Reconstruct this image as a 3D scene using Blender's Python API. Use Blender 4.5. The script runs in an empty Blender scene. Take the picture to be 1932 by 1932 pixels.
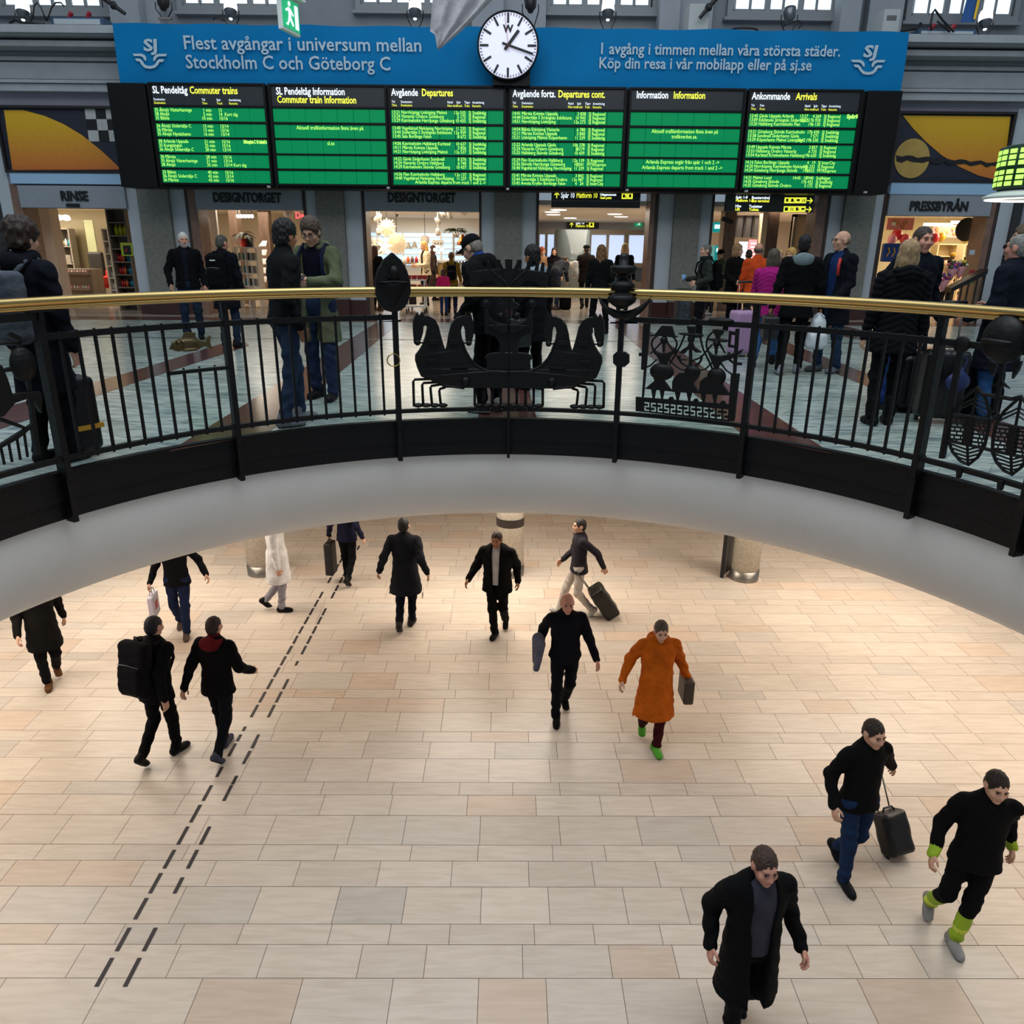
import bpy, bmesh, math, random
import numpy as np
from mathutils import Vector, Matrix
from mathutils.geometry import tessellate_polygon

S = bpy.context.scene
C = S.collection
PI = math.pi
rnd = random.Random(7)

# ---------------------------------------------------------------- camera
EYE = np.array([0.0, 0.0, 1.54])
_p, _y, _r = math.radians(19.1), math.radians(0.5), math.radians(0.5)
FW = np.array([math.sin(_y)*math.cos(_p), math.cos(_y)*math.cos(_p), -math.sin(_p)])
_R = np.array([math.cos(_y), -math.sin(_y), 0.0])
_U = np.cross(_R, FW)
RT = math.cos(_r)*_R + math.sin(_r)*_U
UP = -math.sin(_r)*_R + math.cos(_r)*_U
cd = bpy.data.cameras.new('camera')
cd.sensor_fit = 'HORIZONTAL'; cd.sensor_width = 24.0; cd.lens = 18.0
cd.clip_start = 0.05; cd.clip_end = 200
cam = bpy.data.objects.new('camera', cd); C.objects.link(cam)
cam.matrix_world = Matrix(((RT[0], UP[0], -FW[0], EYE[0]), (RT[1], UP[1], -FW[1], EYE[1]), (RT[2], UP[2], -FW[2], EYE[2]), (0, 0, 0, 1)))
S.camera = cam

# ---------------------------------------------------------------- exposure, world, large lights
S.view_settings.view_transform = 'Standard'
S.view_settings.look = 'None'
S.view_settings.gamma = 1.0
S.view_settings.use_curve_mapping = False
S.view_settings.exposure = 0.0
w = bpy.data.worlds.new('hall_daylight'); S.world = w; w.use_nodes = True
bg = w.node_tree.nodes['Background']
bg.inputs[0].default_value = (0.62, 0.78, 0.95, 1); bg.inputs[1].default_value = 0.34

def lamp(name, loc, sx, sy, energy, col=(1, 1, 1), rot=(0, 0, 0), spread=PI):
    l = bpy.data.lights.new(name, 'AREA'); l.shape = 'RECTANGLE'; l.size = sx; l.size_y = sy
    l.energy = energy; l.color = col; l.spread = spread
    o = bpy.data.objects.new(name, l); C.objects.link(o); o.location = loc; o.rotation_euler = rot
    return o
lamp('hall_skylight', (0, 9, 13), 20, 7, 780, (0.84, 0.93, 1.0))
lamp('hall_skylight', (0, 2.6, 11), 8, 6, 210, (0.82, 0.92, 1.0), spread=1.6)
lamp('hall_front_fill', (0, 3, 10.5), 18, 4, 620, (0.95, 0.97, 1.0), rot=(math.radians(58), 0, 0))  # added fill lamp, tilted to brighten the back wall and people's fronts
# ceiling lighting of the lower concourse, under the slab
for lx, ly, e in ((-6, 11.6, 150), (0, 12.0, 175), (6, 11.6, 150), (-7, 7.6, 125), (7, 7.6, 125), (-5.6, 3.5, 30), (5.6, 3.5, 30)):
    lamp('concourse_ceiling_light', (lx, ly, -1.35), 3.2, 2.2, e, (1.0, 0.90, 0.77))

# ---------------------------------------------------------------- pixel helpers (frame 1932 x 1932)
def ray(x, y):
    return FW*1449.0 + RT*(x-966.0) + UP*(966.0-y)
def at(x, y, Y):                       # point seen at pixel x,y on the plane at depth Y
    d = ray(x, y); return EYE + d*(Y/d[1])
def gp(x, y, z=0.0):                   # point seen at pixel x,y at height z
    d = ray(x, y); return EYE + d*((z-EYE[2])/d[2])
RC = (0.0, 3.53)                       # centre of the round opening
def cp(phi, R, z):
    return (RC[0]+R*math.sin(phi), RC[1]+R*math.cos(phi), z)
def rc(x, y, R=3.47):                  # pixel -> (angle, height) on the far side of a cylinder of radius R
    d = ray(x, y); a = d[0]**2+d[1]**2
    ex, ey = EYE[0]-RC[0], EYE[1]-RC[1]
    b = 2*(ex*d[0]+ey*d[1]); c = ex*ex+ey*ey-R*R
    t = (-b+math.sqrt(b*b-4*a*c))/(2*a)
    p = EYE+d*t
    return math.atan2(p[0]-RC[0], p[1]-RC[1]), p[2]

# ---------------------------------------------------------------- materials
def lin(h):
    h = h.lstrip('#'); o = []
    for i in (0, 2, 4):
        c = int(h[i:i+2], 16)/255
        o.append(c/12.92 if c <= .04045 else ((c+.055)/1.055)**2.4)
    return tuple(o)
_mats = {}
def M(name, col='808080', rough=.6, metal=0., emit=0., bump=0., bs=40., var=0., vs=6., spec=.5, stretch=None):
    if name in _mats: return _mats[name]
    m = bpy.data.materials.new(name); m.use_nodes = True
    nt = m.node_tree; b = nt.nodes['Principled BSDF']; L = nt.links.new
    c = lin(col) if isinstance(col, str) else col
    b.inputs['Base Color'].default_value = (*c, 1); b.inputs['Roughness'].default_value = rough
    b.inputs['Metallic'].default_value = metal; b.inputs['Specular IOR Level'].default_value = spec
    if emit:
        b.inputs['Emission Color'].default_value = (*c, 1); b.inputs['Emission Strength'].default_value = emit
    if bump or var:
        tc = nt.nodes.new('ShaderNodeTexCoord'); mp = nt.nodes.new('ShaderNodeMapping'); L(tc.outputs['Object'], mp.inputs[0])
        if stretch: mp.inputs['Scale'].default_value = stretch
    if var:
        n = nt.nodes.new('ShaderNodeTexNoise'); n.inputs['Scale'].default_value = vs; n.inputs['Detail'].default_value = 5
        L(mp.outputs[0], n.inputs['Vector'])
        r = nt.nodes.new('ShaderNodeValToRGB'); r.color_ramp.elements[0].position = .3; r.color_ramp.elements[1].position = .7
        r.color_ramp.elements[0].color = (*[x*(1-var) for x in c], 1); r.color_ramp.elements[1].color = (*[min(1, x*(1+var)) for x in c], 1)
        L(n.outputs['Fac'], r.inputs[0]); L(r.outputs[0], b.inputs['Base Color'])
    if bump:
        n = nt.nodes.new('ShaderNodeTexNoise'); n.inputs['Scale'].default_value = bs; n.inputs['Detail'].default_value = 4
        L(mp.outputs[0], n.inputs['Vector'])
        u = nt.nodes.new('ShaderNodeBump'); u.inputs['Strength'].default_value = bump; u.inputs['Distance'].default_value = .02
        L(n.outputs['Fac'], u.inputs['Height']); L(u.outputs[0], b.inputs['Normal'])
    _mats[name] = m
    return m
def cloth(col, rough=.9):
    c = np.array(lin(col)); k = .55 if c.max() < .025 else 1.
    return M('cloth_'+col, tuple(c*k), rough, bump=.35, bs=30, var=.18, vs=9, spec=.15)

# ---------------------------------------------------------------- objects
def tag(o, label, cat, group=None):
    o['label'] = label; o['category'] = cat
    if group: o['group'] = group
    return o
def thing(name, label, cat, loc=(0, 0, 0), rz=0, group=None):
    o = bpy.data.objects.new(name, None); C.objects.link(o)
    o.empty_display_size = .1
    o.location = [float(v) for v in loc]; o.rotation_euler = (0, 0, rz)
    return tag(o, label, cat, group)
def struct(o):
    o['kind'] = 'structure'; return o
def offset(p):
    v = Vector((0, 0, 0))
    while p is not None:
        v = v + p.location; p = p.parent
    return v
def dup(root, loc=None, rz=None, label=None):
    r = root.copy(); C.objects.link(r)
    if loc is not None: r.location = loc
    if rz is not None: r.rotation_euler = (0, 0, rz)
    if label: r['label'] = label
    for ch in list(root.children):
        c = ch.copy(); C.objects.link(c); c.parent = r
        for g in ch.children:
            d = g.copy(); C.objects.link(d); d.parent = c
    return r

def mesh_obj(name, V, F, mats, parent=None, smooth=False, world=False, mi=None, bevel=0., anchor='base'):
    V = np.asarray(V, dtype=float).reshape(-1, 3)
    loc = Vector((0, 0, 0))
    if parent is None:
        lo, hi = V.min(0), V.max(0)
        loc = Vector(((lo[0]+hi[0])/2, (lo[1]+hi[1])/2, lo[2]))
        V = V-np.array(loc)
    elif world:
        V = V-np.array(offset(parent))
    me = bpy.data.meshes.new(name)
    if isinstance(F, np.ndarray):
        n, k = F.shape
        me.vertices.add(len(V)); me.vertices.foreach_set('co', V.ravel())
        me.loops.add(n*k); me.loops.foreach_set('vertex_index', F.ravel().astype(np.int32))
        me.polygons.add(n); me.polygons.foreach_set('loop_start', np.arange(0, n*k, k, dtype=np.int32))
        me.update(calc_edges=True); me.validate()
    else:
        me.from_pydata([tuple(v) for v in V], [], F); me.update()
    for m in (mats if isinstance(mats, (list, tuple)) else [mats]): me.materials.append(m)
    if mi is not None: me.polygons.foreach_set('material_index', np.asarray(mi, dtype=np.int32))
    if smooth: me.polygons.foreach_set('use_smooth', np.ones(len(me.polygons), dtype=bool))
    o = bpy.data.objects.new(name, me); C.objects.link(o)
    o.location = loc
    if parent is not None: o.parent = parent
    if bevel:
        b = o.modifiers.new('bevel', 'BEVEL'); b.width = bevel; b.segments = 2; b.limit_method = 'ANGLE'; b.angle_limit = .7
    return o

def rotm(rx=0, ry=0, rz=0):
    return np.array(Matrix.Rotation(rz, 3, 'Z') @ Matrix.Rotation(ry, 3, 'Y') @ Matrix.Rotation(rx, 3, 'X'))

class MB:
    def __init__(s): s.v = []; s.f = []; s.m = []; s.cur = 0
    def mat(s, i): s.cur = i; return s
    def add(s, V, F):
        k = len(s.v); s.v += [tuple(map(float, p)) for p in V]
        s.f += [tuple(i+k for i in f) for f in F]; s.m += [s.cur]*len(F); return s
    def quad(s, *p): return s.add(p, [tuple(range(len(p)))])
    def box(s, x0, x1, y0, y1, z0, z1):
        return s.add([(x, y, z) for z in (z0, z1) for y in (y0, y1) for x in (x0, x1)],
                     [(0, 2, 3, 1), (4, 5, 7, 6), (0, 1, 5, 4), (2, 6, 7, 3), (0, 4, 6, 2), (1, 3, 7, 5)])
    def obox(s, c, h, R=None):
        R = np.eye(3) if R is None else R
        V = [np.array(c)+R @ np.array([x*h[0], y*h[1], z*h[2]]) for z in (-1, 1) for y in (-1, 1) for x in (-1, 1)]
        return s.add(V, [(0, 2, 3, 1), (4, 5, 7, 6), (0, 1, 5, 4), (2, 6, 7, 3), (0, 4, 6, 2), (1, 3, 7, 5)])
    def tube(s, pts, r, n=8, closed=False, caps=True):
        P = [np.array(p, float) for p in pts]; N = len(P)
        rs = r if isinstance(r, (list, tuple)) else [r]*N
        V = []; ref = None
        for i in range(N):
            a = P[(i-1) % N] if (closed or i > 0) else P[i]; b = P[(i+1) % N] if (closed or i < N-1) else P[i]
            t = b-a; t = t/(np.linalg.norm(t)+1e-12)
            if ref is None: ref = np.array([0, 0, 1.]) if abs(t[2]) < .9 else np.array([1., 0, 0])
            u = np.cross(t, ref); u /= np.linalg.norm(u)+1e-12; q = np.cross(u, t); ref = q
            for k in range(n):
                an = 2*PI*k/n; V.append(P[i]+rs[i]*(math.cos(an)*u+math.sin(an)*q))
        F = []
        for i in range(N if closed else N-1):
            j = (i+1) % N
            for k in range(n):
                l = (k+1) % n; F.append((i*n+k, i*n+l, j*n+l, j*n+k))
        if caps and not closed: F += [tuple(range(n))[::-1], tuple((N-1)*n+k for k in range(n))]
        return s.add(V, F)
    def cyl(s, a, b, r0, r1=None, n=16): return s.tube([a, b], [r0, r0 if r1 is None else r1], n)
    def lathe(s, prof, c=(0, 0, 0), n=24, R=None):
        V = []
        for r, z in prof:
            for k in range(n):
                p = np.array([r*math.cos(2*PI*k/n), r*math.sin(2*PI*k/n), z])
                V.append(np.array(c)+(p if R is None else R @ p))
        F = []
        for i in range(len(prof)-1):
            for k in range(n):
                l = (k+1) % n; F.append((i*n+k, i*n+l, (i+1)*n+l, (i+1)*n+k))
        return s.add(V, F)
    def sphere(s, c, r, n=12, m=8, R=None):
        r = r if isinstance(r, (tuple, list)) else (r, r, r)
        V = []; F = []
        for i in range(m+1):
            th = PI*i/m
            for k in range(n):
                p = np.array([r[0]*math.sin(th)*math.cos(2*PI*k/n), r[1]*math.sin(th)*math.sin(2*PI*k/n), -r[2]*math.cos(th)])
                V.append(np.array(c)+(p if R is None else R @ p))
        for i in range(m):
            for k in range(n):
                l = (k+1) % n; F.append((i*n+k, i*n+l, (i+1)*n+l, (i+1)*n+k))
        return s.add(V, F)
    def prism(s, front, back):          # two matching 3-D outlines; tessellated in their own plane
        n = len(front); A = [Vector(p) for p in front]
        tri = tessellate_polygon([A])
        V = list(front)+list(back)
        F = [tuple(t) for t in tri]+[tuple(i+n for i in t)[::-1] for t in tri]
        F += [(i, (i+1) % n, n+(i+1) % n, n+i) for i in range(n)]
        return s.add(V, F)
    def slab(s, poly, y0, y1):          # outline [(x,z)] extruded from y0 to y1
        return s.prism([(x, y0, z) for x, z in poly], [(x, y1, z) for x, z in poly])
    def build(s, name, mats, parent=None, smooth=False, world=False, bevel=0., fix=True):
        o = mesh_obj(name, s.v, s.f, mats, parent, smooth, world, s.m, bevel)
        if fix:
            bm = bmesh.new(); bm.from_mesh(o.data); bmesh.ops.recalc_face_normals(bm, faces=bm.faces); bm.to_mesh(o.data); bm.free()
        return o
def B(name, m, x0, x1, y0, y1, z0, z1, parent=None, world=True, bevel=0.):
    return MB().box(x0, x1, y0, y1, z0, z1).build(name, m, parent, world=world, bevel=bevel)

def text_geo(s, size=1., align='LEFT', width=None, bold=0., res=2):
    cu = bpy.data.curves.new('t', 'FONT'); cu.body = s; cu.size = size; cu.align_x = align; cu.resolution_u = res; cu.offset = bold
    ob = bpy.data.objects.new('t', cu); me = bpy.data.meshes.new_from_object(ob)
    V = np.array([v.co[:] for v in me.vertices]).reshape(-1, 3); F = [tuple(p.vertices) for p in me.polygons]
    bpy.data.objects.remove(ob); bpy.data.curves.remove(cu); bpy.data.meshes.remove(me)
    if width and len(V):
        w = V[:, 0].max()-V[:, 0].min(); a = V[:, 0].min() if align == 'LEFT' else 0
        V[:, 0] = a+(V[:, 0]-a)*width/w
    return V, F
def letter(mb, s, x, z, y, size, align='LEFT', width=None, bold=0., depth=0., shear=0., squeeze=1.):
    V, F = text_geo(s, size, align, width, bold)
    if not len(V): return mb
    W = [(x+p[0]*squeeze+shear*p[1], y, z+p[1]) for p in V]
    mb.add(W, F)
    if depth:
        n = len(W); mb.add([(p[0], p[1]+depth, p[2]) for p in W], [f[::-1] for f in F])
        cnt = {}
        for f in F:
            for i in range(len(f)):
                e = (f[i], f[(i+1) % len(f)]); cnt[e] = 1
        E = [(a, b) for a, b in cnt if (b, a) not in cnt]
        k = len(mb.v)-2*n
        for a, b in E:
            mb.f.append((k+a, k+b, k+n+b, k+n+a)); mb.m.append(mb.cur)
    return mb

# ---------------------------------------------------------------- distance-field surfaces for bodies and castings
def sdf_cap(P, a, b, ra, rb, ys=1.):
    a = np.array(a, float); b = np.array(b, float)
    if ys != 1.:
        P = P*np.array([1, ys, 1]); a = a*np.array([1, ys, 1]); b = b*np.array([1, ys, 1])
    d = b-a; L = float(d @ d)+1e-12
    t = np.clip(((P-a) @ d)/L, 0, 1)
    return np.sqrt(((P-a-t[..., None]*d)**2).sum(-1))-(ra+(rb-ra)*t)
def sdf_ell(P, c, r):
    q = (P-np.array(c))/np.array(r); k = np.sqrt((q**2).sum(-1))
    return (k-1)*min(r)*.5+(k-1)*float(np.mean(r))*.5
def sdf_box(P, c, h, r, R=None):
    q = P-np.array(c)
    if R is not None: q = q @ R
    q = np.abs(q)-(np.array(h)-r)
    return np.sqrt((np.maximum(q, 0)**2).sum(-1))+np.minimum(q.max(-1), 0)-r
def surf(prims, h, k=.03, cuts=None, post=None):
    """prims: (op, ...) op 'c' capsule a,b,ra,rb[,ys] / 'e' ellipsoid c,r / 'b' box c,h,r[,R]; a leading '-' subtracts.
    Returns vertices and quads of the zero surface (surface nets)."""
    lo = np.full(3, 1e9); hi = -lo; bb = []
    for p in prims:
        op = p[0].lstrip('-')
        if op == 'c':
            m = max(p[3], p[4]); a = np.minimum(p[1], p[2])-m; b = np.maximum(p[1], p[2])+m
        elif op == 'e': a = np.array(p[1])-np.array(p[2]); b = np.array(p[1])+np.array(p[2])
        else:
            m = float(np.linalg.norm(p[2])) if len(p) > 4 else np.array(p[2]); a = np.array(p[1])-m; b = np.array(p[1])+m
        bb.append((a, b))
        if p[0][0] != '-': lo = np.minimum(lo, a); hi = np.maximum(hi, b)
    lo = lo-3*h-.02; hi = hi+3*h+.02
    n = np.ceil((hi-lo)/h).astype(int)+1
    ax = [lo[i]+h*np.arange(n[i]) for i in range(3)]
    D = np.full(n, .5)
    for p, (a, b) in zip(prims, bb):
        mg = k*1.2+2*h+.03
        s = [slice(max(0, int((a[i]-mg-lo[i])/h)), max(1, min(n[i], int((b[i]+mg-lo[i])/h)+2))) for i in range(3)]
        G = np.stack(np.meshgrid(ax[0][s[0]], ax[1][s[1]], ax[2][s[2]], indexing='ij'), -1)
        if not G.size: continue
        op = p[0].lstrip('-')
        d = sdf_cap(G, *p[1:]) if op == 'c' else sdf_ell(G, *p[1:]) if op == 'e' else sdf_box(G, *p[1:])
        A = D[s[0], s[1], s[2]]
        if p[0][0] == '-':
            kk = k*.5; q = np.clip(.5-.5*(A+d)/kk, 0, 1); D[s[0], s[1], s[2]] = A+(-d-A)*q+kk*q*(1-q)
        else:
            q = np.clip(.5+.5*(A-d)/k, 0, 1); D[s[0], s[1], s[2]] = A+(d-A)*q-k*q*(1-q)
    if post or cuts:
        G = np.meshgrid(*ax, indexing='ij')
        if post: D = post(D, *G)
        for c in cuts or []: D = np.maximum(D, c(*G))
    D[0] = D[-1] = .5; D[:, 0] = D[:, -1] = .5; D[:, :, 0] = D[:, :, -1] = .5
    ins = D < 0
    c = n-1
    cell = [slice(0, -1), slice(1, None)]
    acc = np.zeros((*c, 3)); cnt = np.zeros(c)
    for axis in range(3):
        o1, o2 = [i for i in range(3) if i != axis]
        for u in (0, 1):
            for v in (0, 1):
                sa = [None]*3; sb = [None]*3
                sa[axis] = cell[0]; sb[axis] = cell[1]; sa[o1] = sb[o1] = cell[u]; sa[o2] = sb[o2] = cell[v]
                da, db = D[tuple(sa)], D[tuple(sb)]
                m = (da < 0) != (db < 0)
                t = np.where(m, da/np.where(m, da-db, 1), 0)
                acc[..., axis] += t*m; acc[..., o1] += u*m; acc[..., o2] += v*m; cnt += m
    act = cnt > 0
    idx = np.full(c, -1); idx[act] = np.arange(int(act.sum()))
    I = np.argwhere(act)
    V = lo+h*(I+acc[act]/cnt[act][:, None])
    Q = []
    for axis in range(3):
        o1, o2 = (axis+1) % 3, (axis+2) % 3
        sa = [slice(None)]*3; sb = [slice(None)]*3
        sa[axis] = slice(0, -1); sb[axis] = slice(1, None)
        x = ins[tuple(sa)] != ins[tuple(sb)]
        e = np.argwhere(x); ok = (e[:, o1] > 0) & (e[:, o2] > 0); e = e[ok]
        if not len(e): continue
        fl = ins[tuple(sa)][tuple(e.T)]
        def g(d1, d2):
            q = e.copy(); q[:, o1] -= d1; q[:, o2] -= d2; return idx[tuple(q.T)]
        q = np.stack([g(1, 1), g(0, 1), g(0, 0), g(1, 0)], 1)
        q[~fl] = q[~fl][:, ::-1]; Q.append(q)
    Q = np.concatenate(Q); Q = Q[(Q >= 0).all(1)]
    return V, Q
# ================================================================ STRUCTURE
WY = 18.2                               # front face of the shop wall
FH = 'f'
m_stone = M('grey_stone', '77776f', .75, bump=.15, bs=60, var=.16, vs=14)
m_wall = M('grey_paint', '8f959c', .7, var=.05, vs=3)
m_strip = M('pale_blue_paint', 'b3b9be', .6, var=.05, vs=3)
m_lilac = M('lilac_paint', '9a98a6', .7, var=.05, vs=3)
m_cornice = M('cornice_paint', 'a3a7ab', .7, var=.07, vs=4)
m_jamb = M('dark_wood', '38261f', .45, var=.25, vs=5, stretch=(6, 6, 1))
m_jambl = M('brown_marble', '7d5f50', .4, var=.2, vs=8)
m_plinth = M('red_granite', '3d211d', .3, var=.25, vs=30)
m_black = M('black_paint', '0b0b0d', .45)
m_iron = M('black_iron', '070607', .5, bump=.3, bs=22, spec=.28)
m_white = M('white_plaster', 'dcd8d2', .6, var=.04, vs=2)
m_steel = M('brushed_steel', '8d8880', .35, .9)
m_shop = M('shop_wall_paint', 'd9cdb8', .7)

# ---- lower concourse floor: individual stone slabs in courses of three heights
def tile_mat():
    m = bpy.data.materials.new('travertine_slabs'); m.use_nodes = True; nt = m.node_tree; L = nt.links.new
    b = nt.nodes['Principled BSDF']
    a = nt.nodes.new('ShaderNodeAttribute'); a.attribute_name = 'tone'
    tc = nt.nodes.new('ShaderNodeTexCoord'); mp = nt.nodes.new('ShaderNodeMapping'); mp.inputs['Scale'].default_value = (1.2, 9, 1)
    L(tc.outputs['Object'], mp.inputs[0])
    n = nt.nodes.new('ShaderNodeTexNoise'); n.inputs['Scale'].default_value = 2.2; n.inputs['Detail'].default_value = 6; n.inputs['Distortion'].default_value = .6
    L(mp.outputs[0], n.inputs['Vector'])
    r = nt.nodes.new('ShaderNodeValToRGB'); r.color_ramp.elements[0].position = .3; r.color_ramp.elements[1].position = .62
    r.color_ramp.elements[0].color = (.78, .74, .70, 1); r.color_ramp.elements[1].color = (1, 1, 1, 1)
    L(n.outputs['Fac'], r.inputs[0])
    x = nt.nodes.new('ShaderNodeMix'); x.data_type = 'RGBA'; x.blend_type = 'MULTIPLY'; x.inputs[0].default_value = .55
    L(a.outputs['Color'], x.inputs[6]); L(r.outputs[0], x.inputs[7]); L(x.outputs[2], b.inputs['Base Color'])
    b.inputs['Roughness'].default_value = .32; b.inputs['Specular IOR Level'].default_value = .35
    return m
LZ = -4.15
V = []; F = []; tones = []
y = 10.43+.953*7; i = 0; hs = (.42, .212, .321)
while y > 2.0:
    h = hs[i % 3]; i += 1
    x = -11.0-rnd.random()*.7
    base = rnd.uniform(-.02, .02)
    while x < 11:
        wd = rnd.choice((.55, .62, .7, .74, .78, .82)) * (1.0 if h > .3 else .95)
        g = .0028
        k = len(V); V += [(x+g, y-h+g, LZ), (x+wd-g, y-h+g, LZ), (x+wd-g, y-g, LZ), (x+g, y-g, LZ)]
        F.append((k, k+1, k+2, k+3))
        t = rnd.gauss(0, .04)+base; q = rnd.random()
        c = np.array(lin('ccbeb0'))*(1+t)
        if q > .93: c = c*np.array([.97, .90, .85])
        elif q < .12: c = c*np.array([.92, .95, .98])
        tones.append(c)
        x += wd
    y -= h
fl = mesh_obj('floor_lower', V, F, tile_mat()); struct(fl)
ca = fl.data.color_attributes.new('tone', 'FLOAT_COLOR', 'CORNER')
ca.data.foreach_set('color', np.repeat(np.c_[np.array(tones), np.ones(len(tones))], 4, 0).astype(np.float32).ravel())
struct(B('floor_bed', M('grout', '6f6053', .9), -11.6, 11.6, 1.5, 18, LZ-.2, LZ-.002))
struct(B('wall_concourse', M('concourse_wall', 'b9ab98', .6), -11.6, 11.6, 17.4, 17.6, LZ, -.9))

# ---- upper hall floor around the round opening
def marble_mat():
    m = bpy.data.materials.new('green_white_marble'); m.use_nodes = True; nt = m.node_tree; L = nt.links.new
    b = nt.nodes['Principled BSDF']; tc = nt.nodes.new('ShaderNodeTexCoord')
    mp = nt.nodes.new('ShaderNodeMapping'); mp.inputs['Rotation'].default_value = (0, 0, .5); mp.inputs['Scale'].default_value = (1, 5, 1)
    L(tc.outputs['Object'], mp.inputs[0])
    n = nt.nodes.new('ShaderNodeTexNoise'); n.inputs['Scale'].default_value = 2.4; n.inputs['Detail'].default_value = 8; n.inputs['Distortion'].default_value = 1.4
    L(mp.outputs[0], n.inputs['Vector'])
    r = nt.nodes.new('ShaderNodeValToRGB'); e = r.color_ramp.elements
    e[0].position = .33; e[0].color = (*lin('6f7e82'), 1); e[1].position = .6; e[1].color = (*lin('bac2b8'), 1)
    e.new(.46).color = (*lin('9faca7'), 1)
    L(n.outputs['Fac'], r.inputs[0])
    mp2 = nt.nodes.new('ShaderNodeMapping'); mp2.inputs['Rotation'].default_value = (0, 0, .62); L(tc.outputs['Object'], mp2.inputs[0])
    k = nt.nodes.new('ShaderNodeTexBrick'); k.inputs['Scale'].default_value = 1; k.inputs['Brick Width'].default_value = .62; k.inputs['Row Height'].default_value = .31
    k.inputs['Mortar Size'].default_value = .003; k.inputs['Color1'].default_value = (1, 1, 1, 1); k.inputs['Color2'].default_value = (.68, .72, .71, 1); k.inputs['Mortar'].default_value = (.38, .40, .39, 1)
    L(mp2.outputs[0], k.inputs['Vector'])
    x = nt.nodes.new('ShaderNodeMix'); x.data_type = 'RGBA'; x.blend_type = 'MULTIPLY'; x.inputs[0].default_value = 1
    L(r.outputs[0], x.inputs[6]); L(k.outputs[0], x.inputs[7]); L(x.outputs[2], b.inputs['Base Color'])
    b.inputs['Roughness'].default_value = .22
    return m
R0 = 3.55
X0, X1, YB, YF = -17., 17., -5., 17.6
def edge(phi):
    dx, dy = math.sin(phi), math.cos(phi); t = []
    if dx > 1e-9: t.append((X1-RC[0])/dx)
    if dx < -1e-9: t.append((X0-RC[0])/dx)
    if dy > 1e-9: t.append((YF-RC[1])/dy)
    if dy < -1e-9: t.append((YB-RC[1])/dy)
    t = min(t); return (RC[0]+dx*t, RC[1]+dy*t, 0)
corn = [math.atan2(X1, YF-RC[1]), math.atan2(X1, YB-RC[1]), math.atan2(X0, YB-RC[1]), math.atan2(X0, YF-RC[1])]
ang = sorted([2*PI*i/144-PI for i in range(144)]+corn)
V = []; F = []; N = len(ang)
for a in ang: V += [cp(a, R0, 0), edge(a)]
for i in range(N):
    j = (i+1) % N; F.append((2*i, 2*i+1, 2*j+1, 2*j))
struct(MB().add(V, F).build('floor_hall', marble_mat()))
# shop-side floor: pale stone with thin dark cross bands
mb = MB(); m_pale = M('pale_floor_stone', 'b3a595', .16, var=.12, vs=3, stretch=(1, 4, 1)); m_band = M('brown_floor_stone', '573832', .18, var=.2, vs=6)
m_stripe = M('dark_floor_stripe', '3a2d29', .18)
mb.quad((-17, 17.6, 0), (17, 17.6, 0), (17, 34, 0), (-17, 34, 0)).build('floor_shop', m_pale, fix=False)['kind'] = 'structure'
mb = MB(); y = 18.0; i = 0
while y < 31:
    mb.quad((-17, y, .002), (17, y, .002), (17, y+(.09 if i % 2 else .05), .002), (-17, y+(.09 if i % 2 else .05), .002)); y += .46; i += 1
mb.build('floor_stripes', m_stripe, fix=False)['kind'] = 'structure'
# reddish brown bands of the star pattern, inlaid flush
def band(pts, m=m_band):
    P = [gp(x, y, .003) for x, y in pts]
    return P
mb = MB()
mb.quad((-17, 16.7, .003), (17, 16.7, .003), (17, 17.5, .003), (-17, 17.5, .003))
def quadpx(*q): mb.quad(*[gp(x, y, .003) for x, y in q])
quadpx((318, 852), (505, 817), (760, 603), (713, 607))          # long bands running out from the ring
quadpx((1150, 608), (1405, 823), (1570, 856), (1199, 606))
quadpx((-180, 822), (-180, 872), (248, 724), (470, 652), (455, 637), (248, 701))
quadpx((2100, 868), (2100, 920), (1632, 727), (1420, 640), (1440, 628), (1632, 703))
quadpx((1450, 607), (1560, 607), (1830, 672), (1830, 690), (1640, 645))
mb.quad((-.27, 7.07, .003), (.29, 7.07, .003), (.22, 10.5, .003), (-.2, 10.5, .003))
struct(mb.build('floor_bands', m_band, fix=False))
mb = MB()
for k in range(40):
    x = -8.6+k*.43
    mb.box(x, x+.4, 13.45, 13.53, .001, .004)
struct(mb.build('floor_drain_line', M('drain_grey', '4e5352', .4)))

# ---- slab edge: white flared cove under the iron fascia
def ringmesh(prof, n=160, a0=-PI, a1=PI):
    V = []; F = []; k = len(prof); full = abs(a1-a0-2*PI) < 1e-6
    m = n if full else n+1
    for i in range(m):
        a = a0+(a1-a0)*i/n
        V += [cp(a, r, z) for r, z in prof]
    for i in range(n):
        j = (i+1) % m
        for q in range(k-1): F.append((i*k+q, j*k+q, j*k+q+1, i*k+q+1))
    return V, F
V, F = ringmesh([(3.60, -.30), (3.60, -.34), (3.605, -.5), (3.63, -.66), (3.69, -.82), (3.80, -.96), (3.95, -1.06), (4.12, -1.115), (4.2, -1.12)])
struct(mesh_obj('trim_cove', V, F, m_white, smooth=True))
V, F = ringmesh([(4.2, -1.12), (14, -1.12)], 96)
struct(mesh_obj('ceiling_lower', V, F, m_white))

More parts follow.
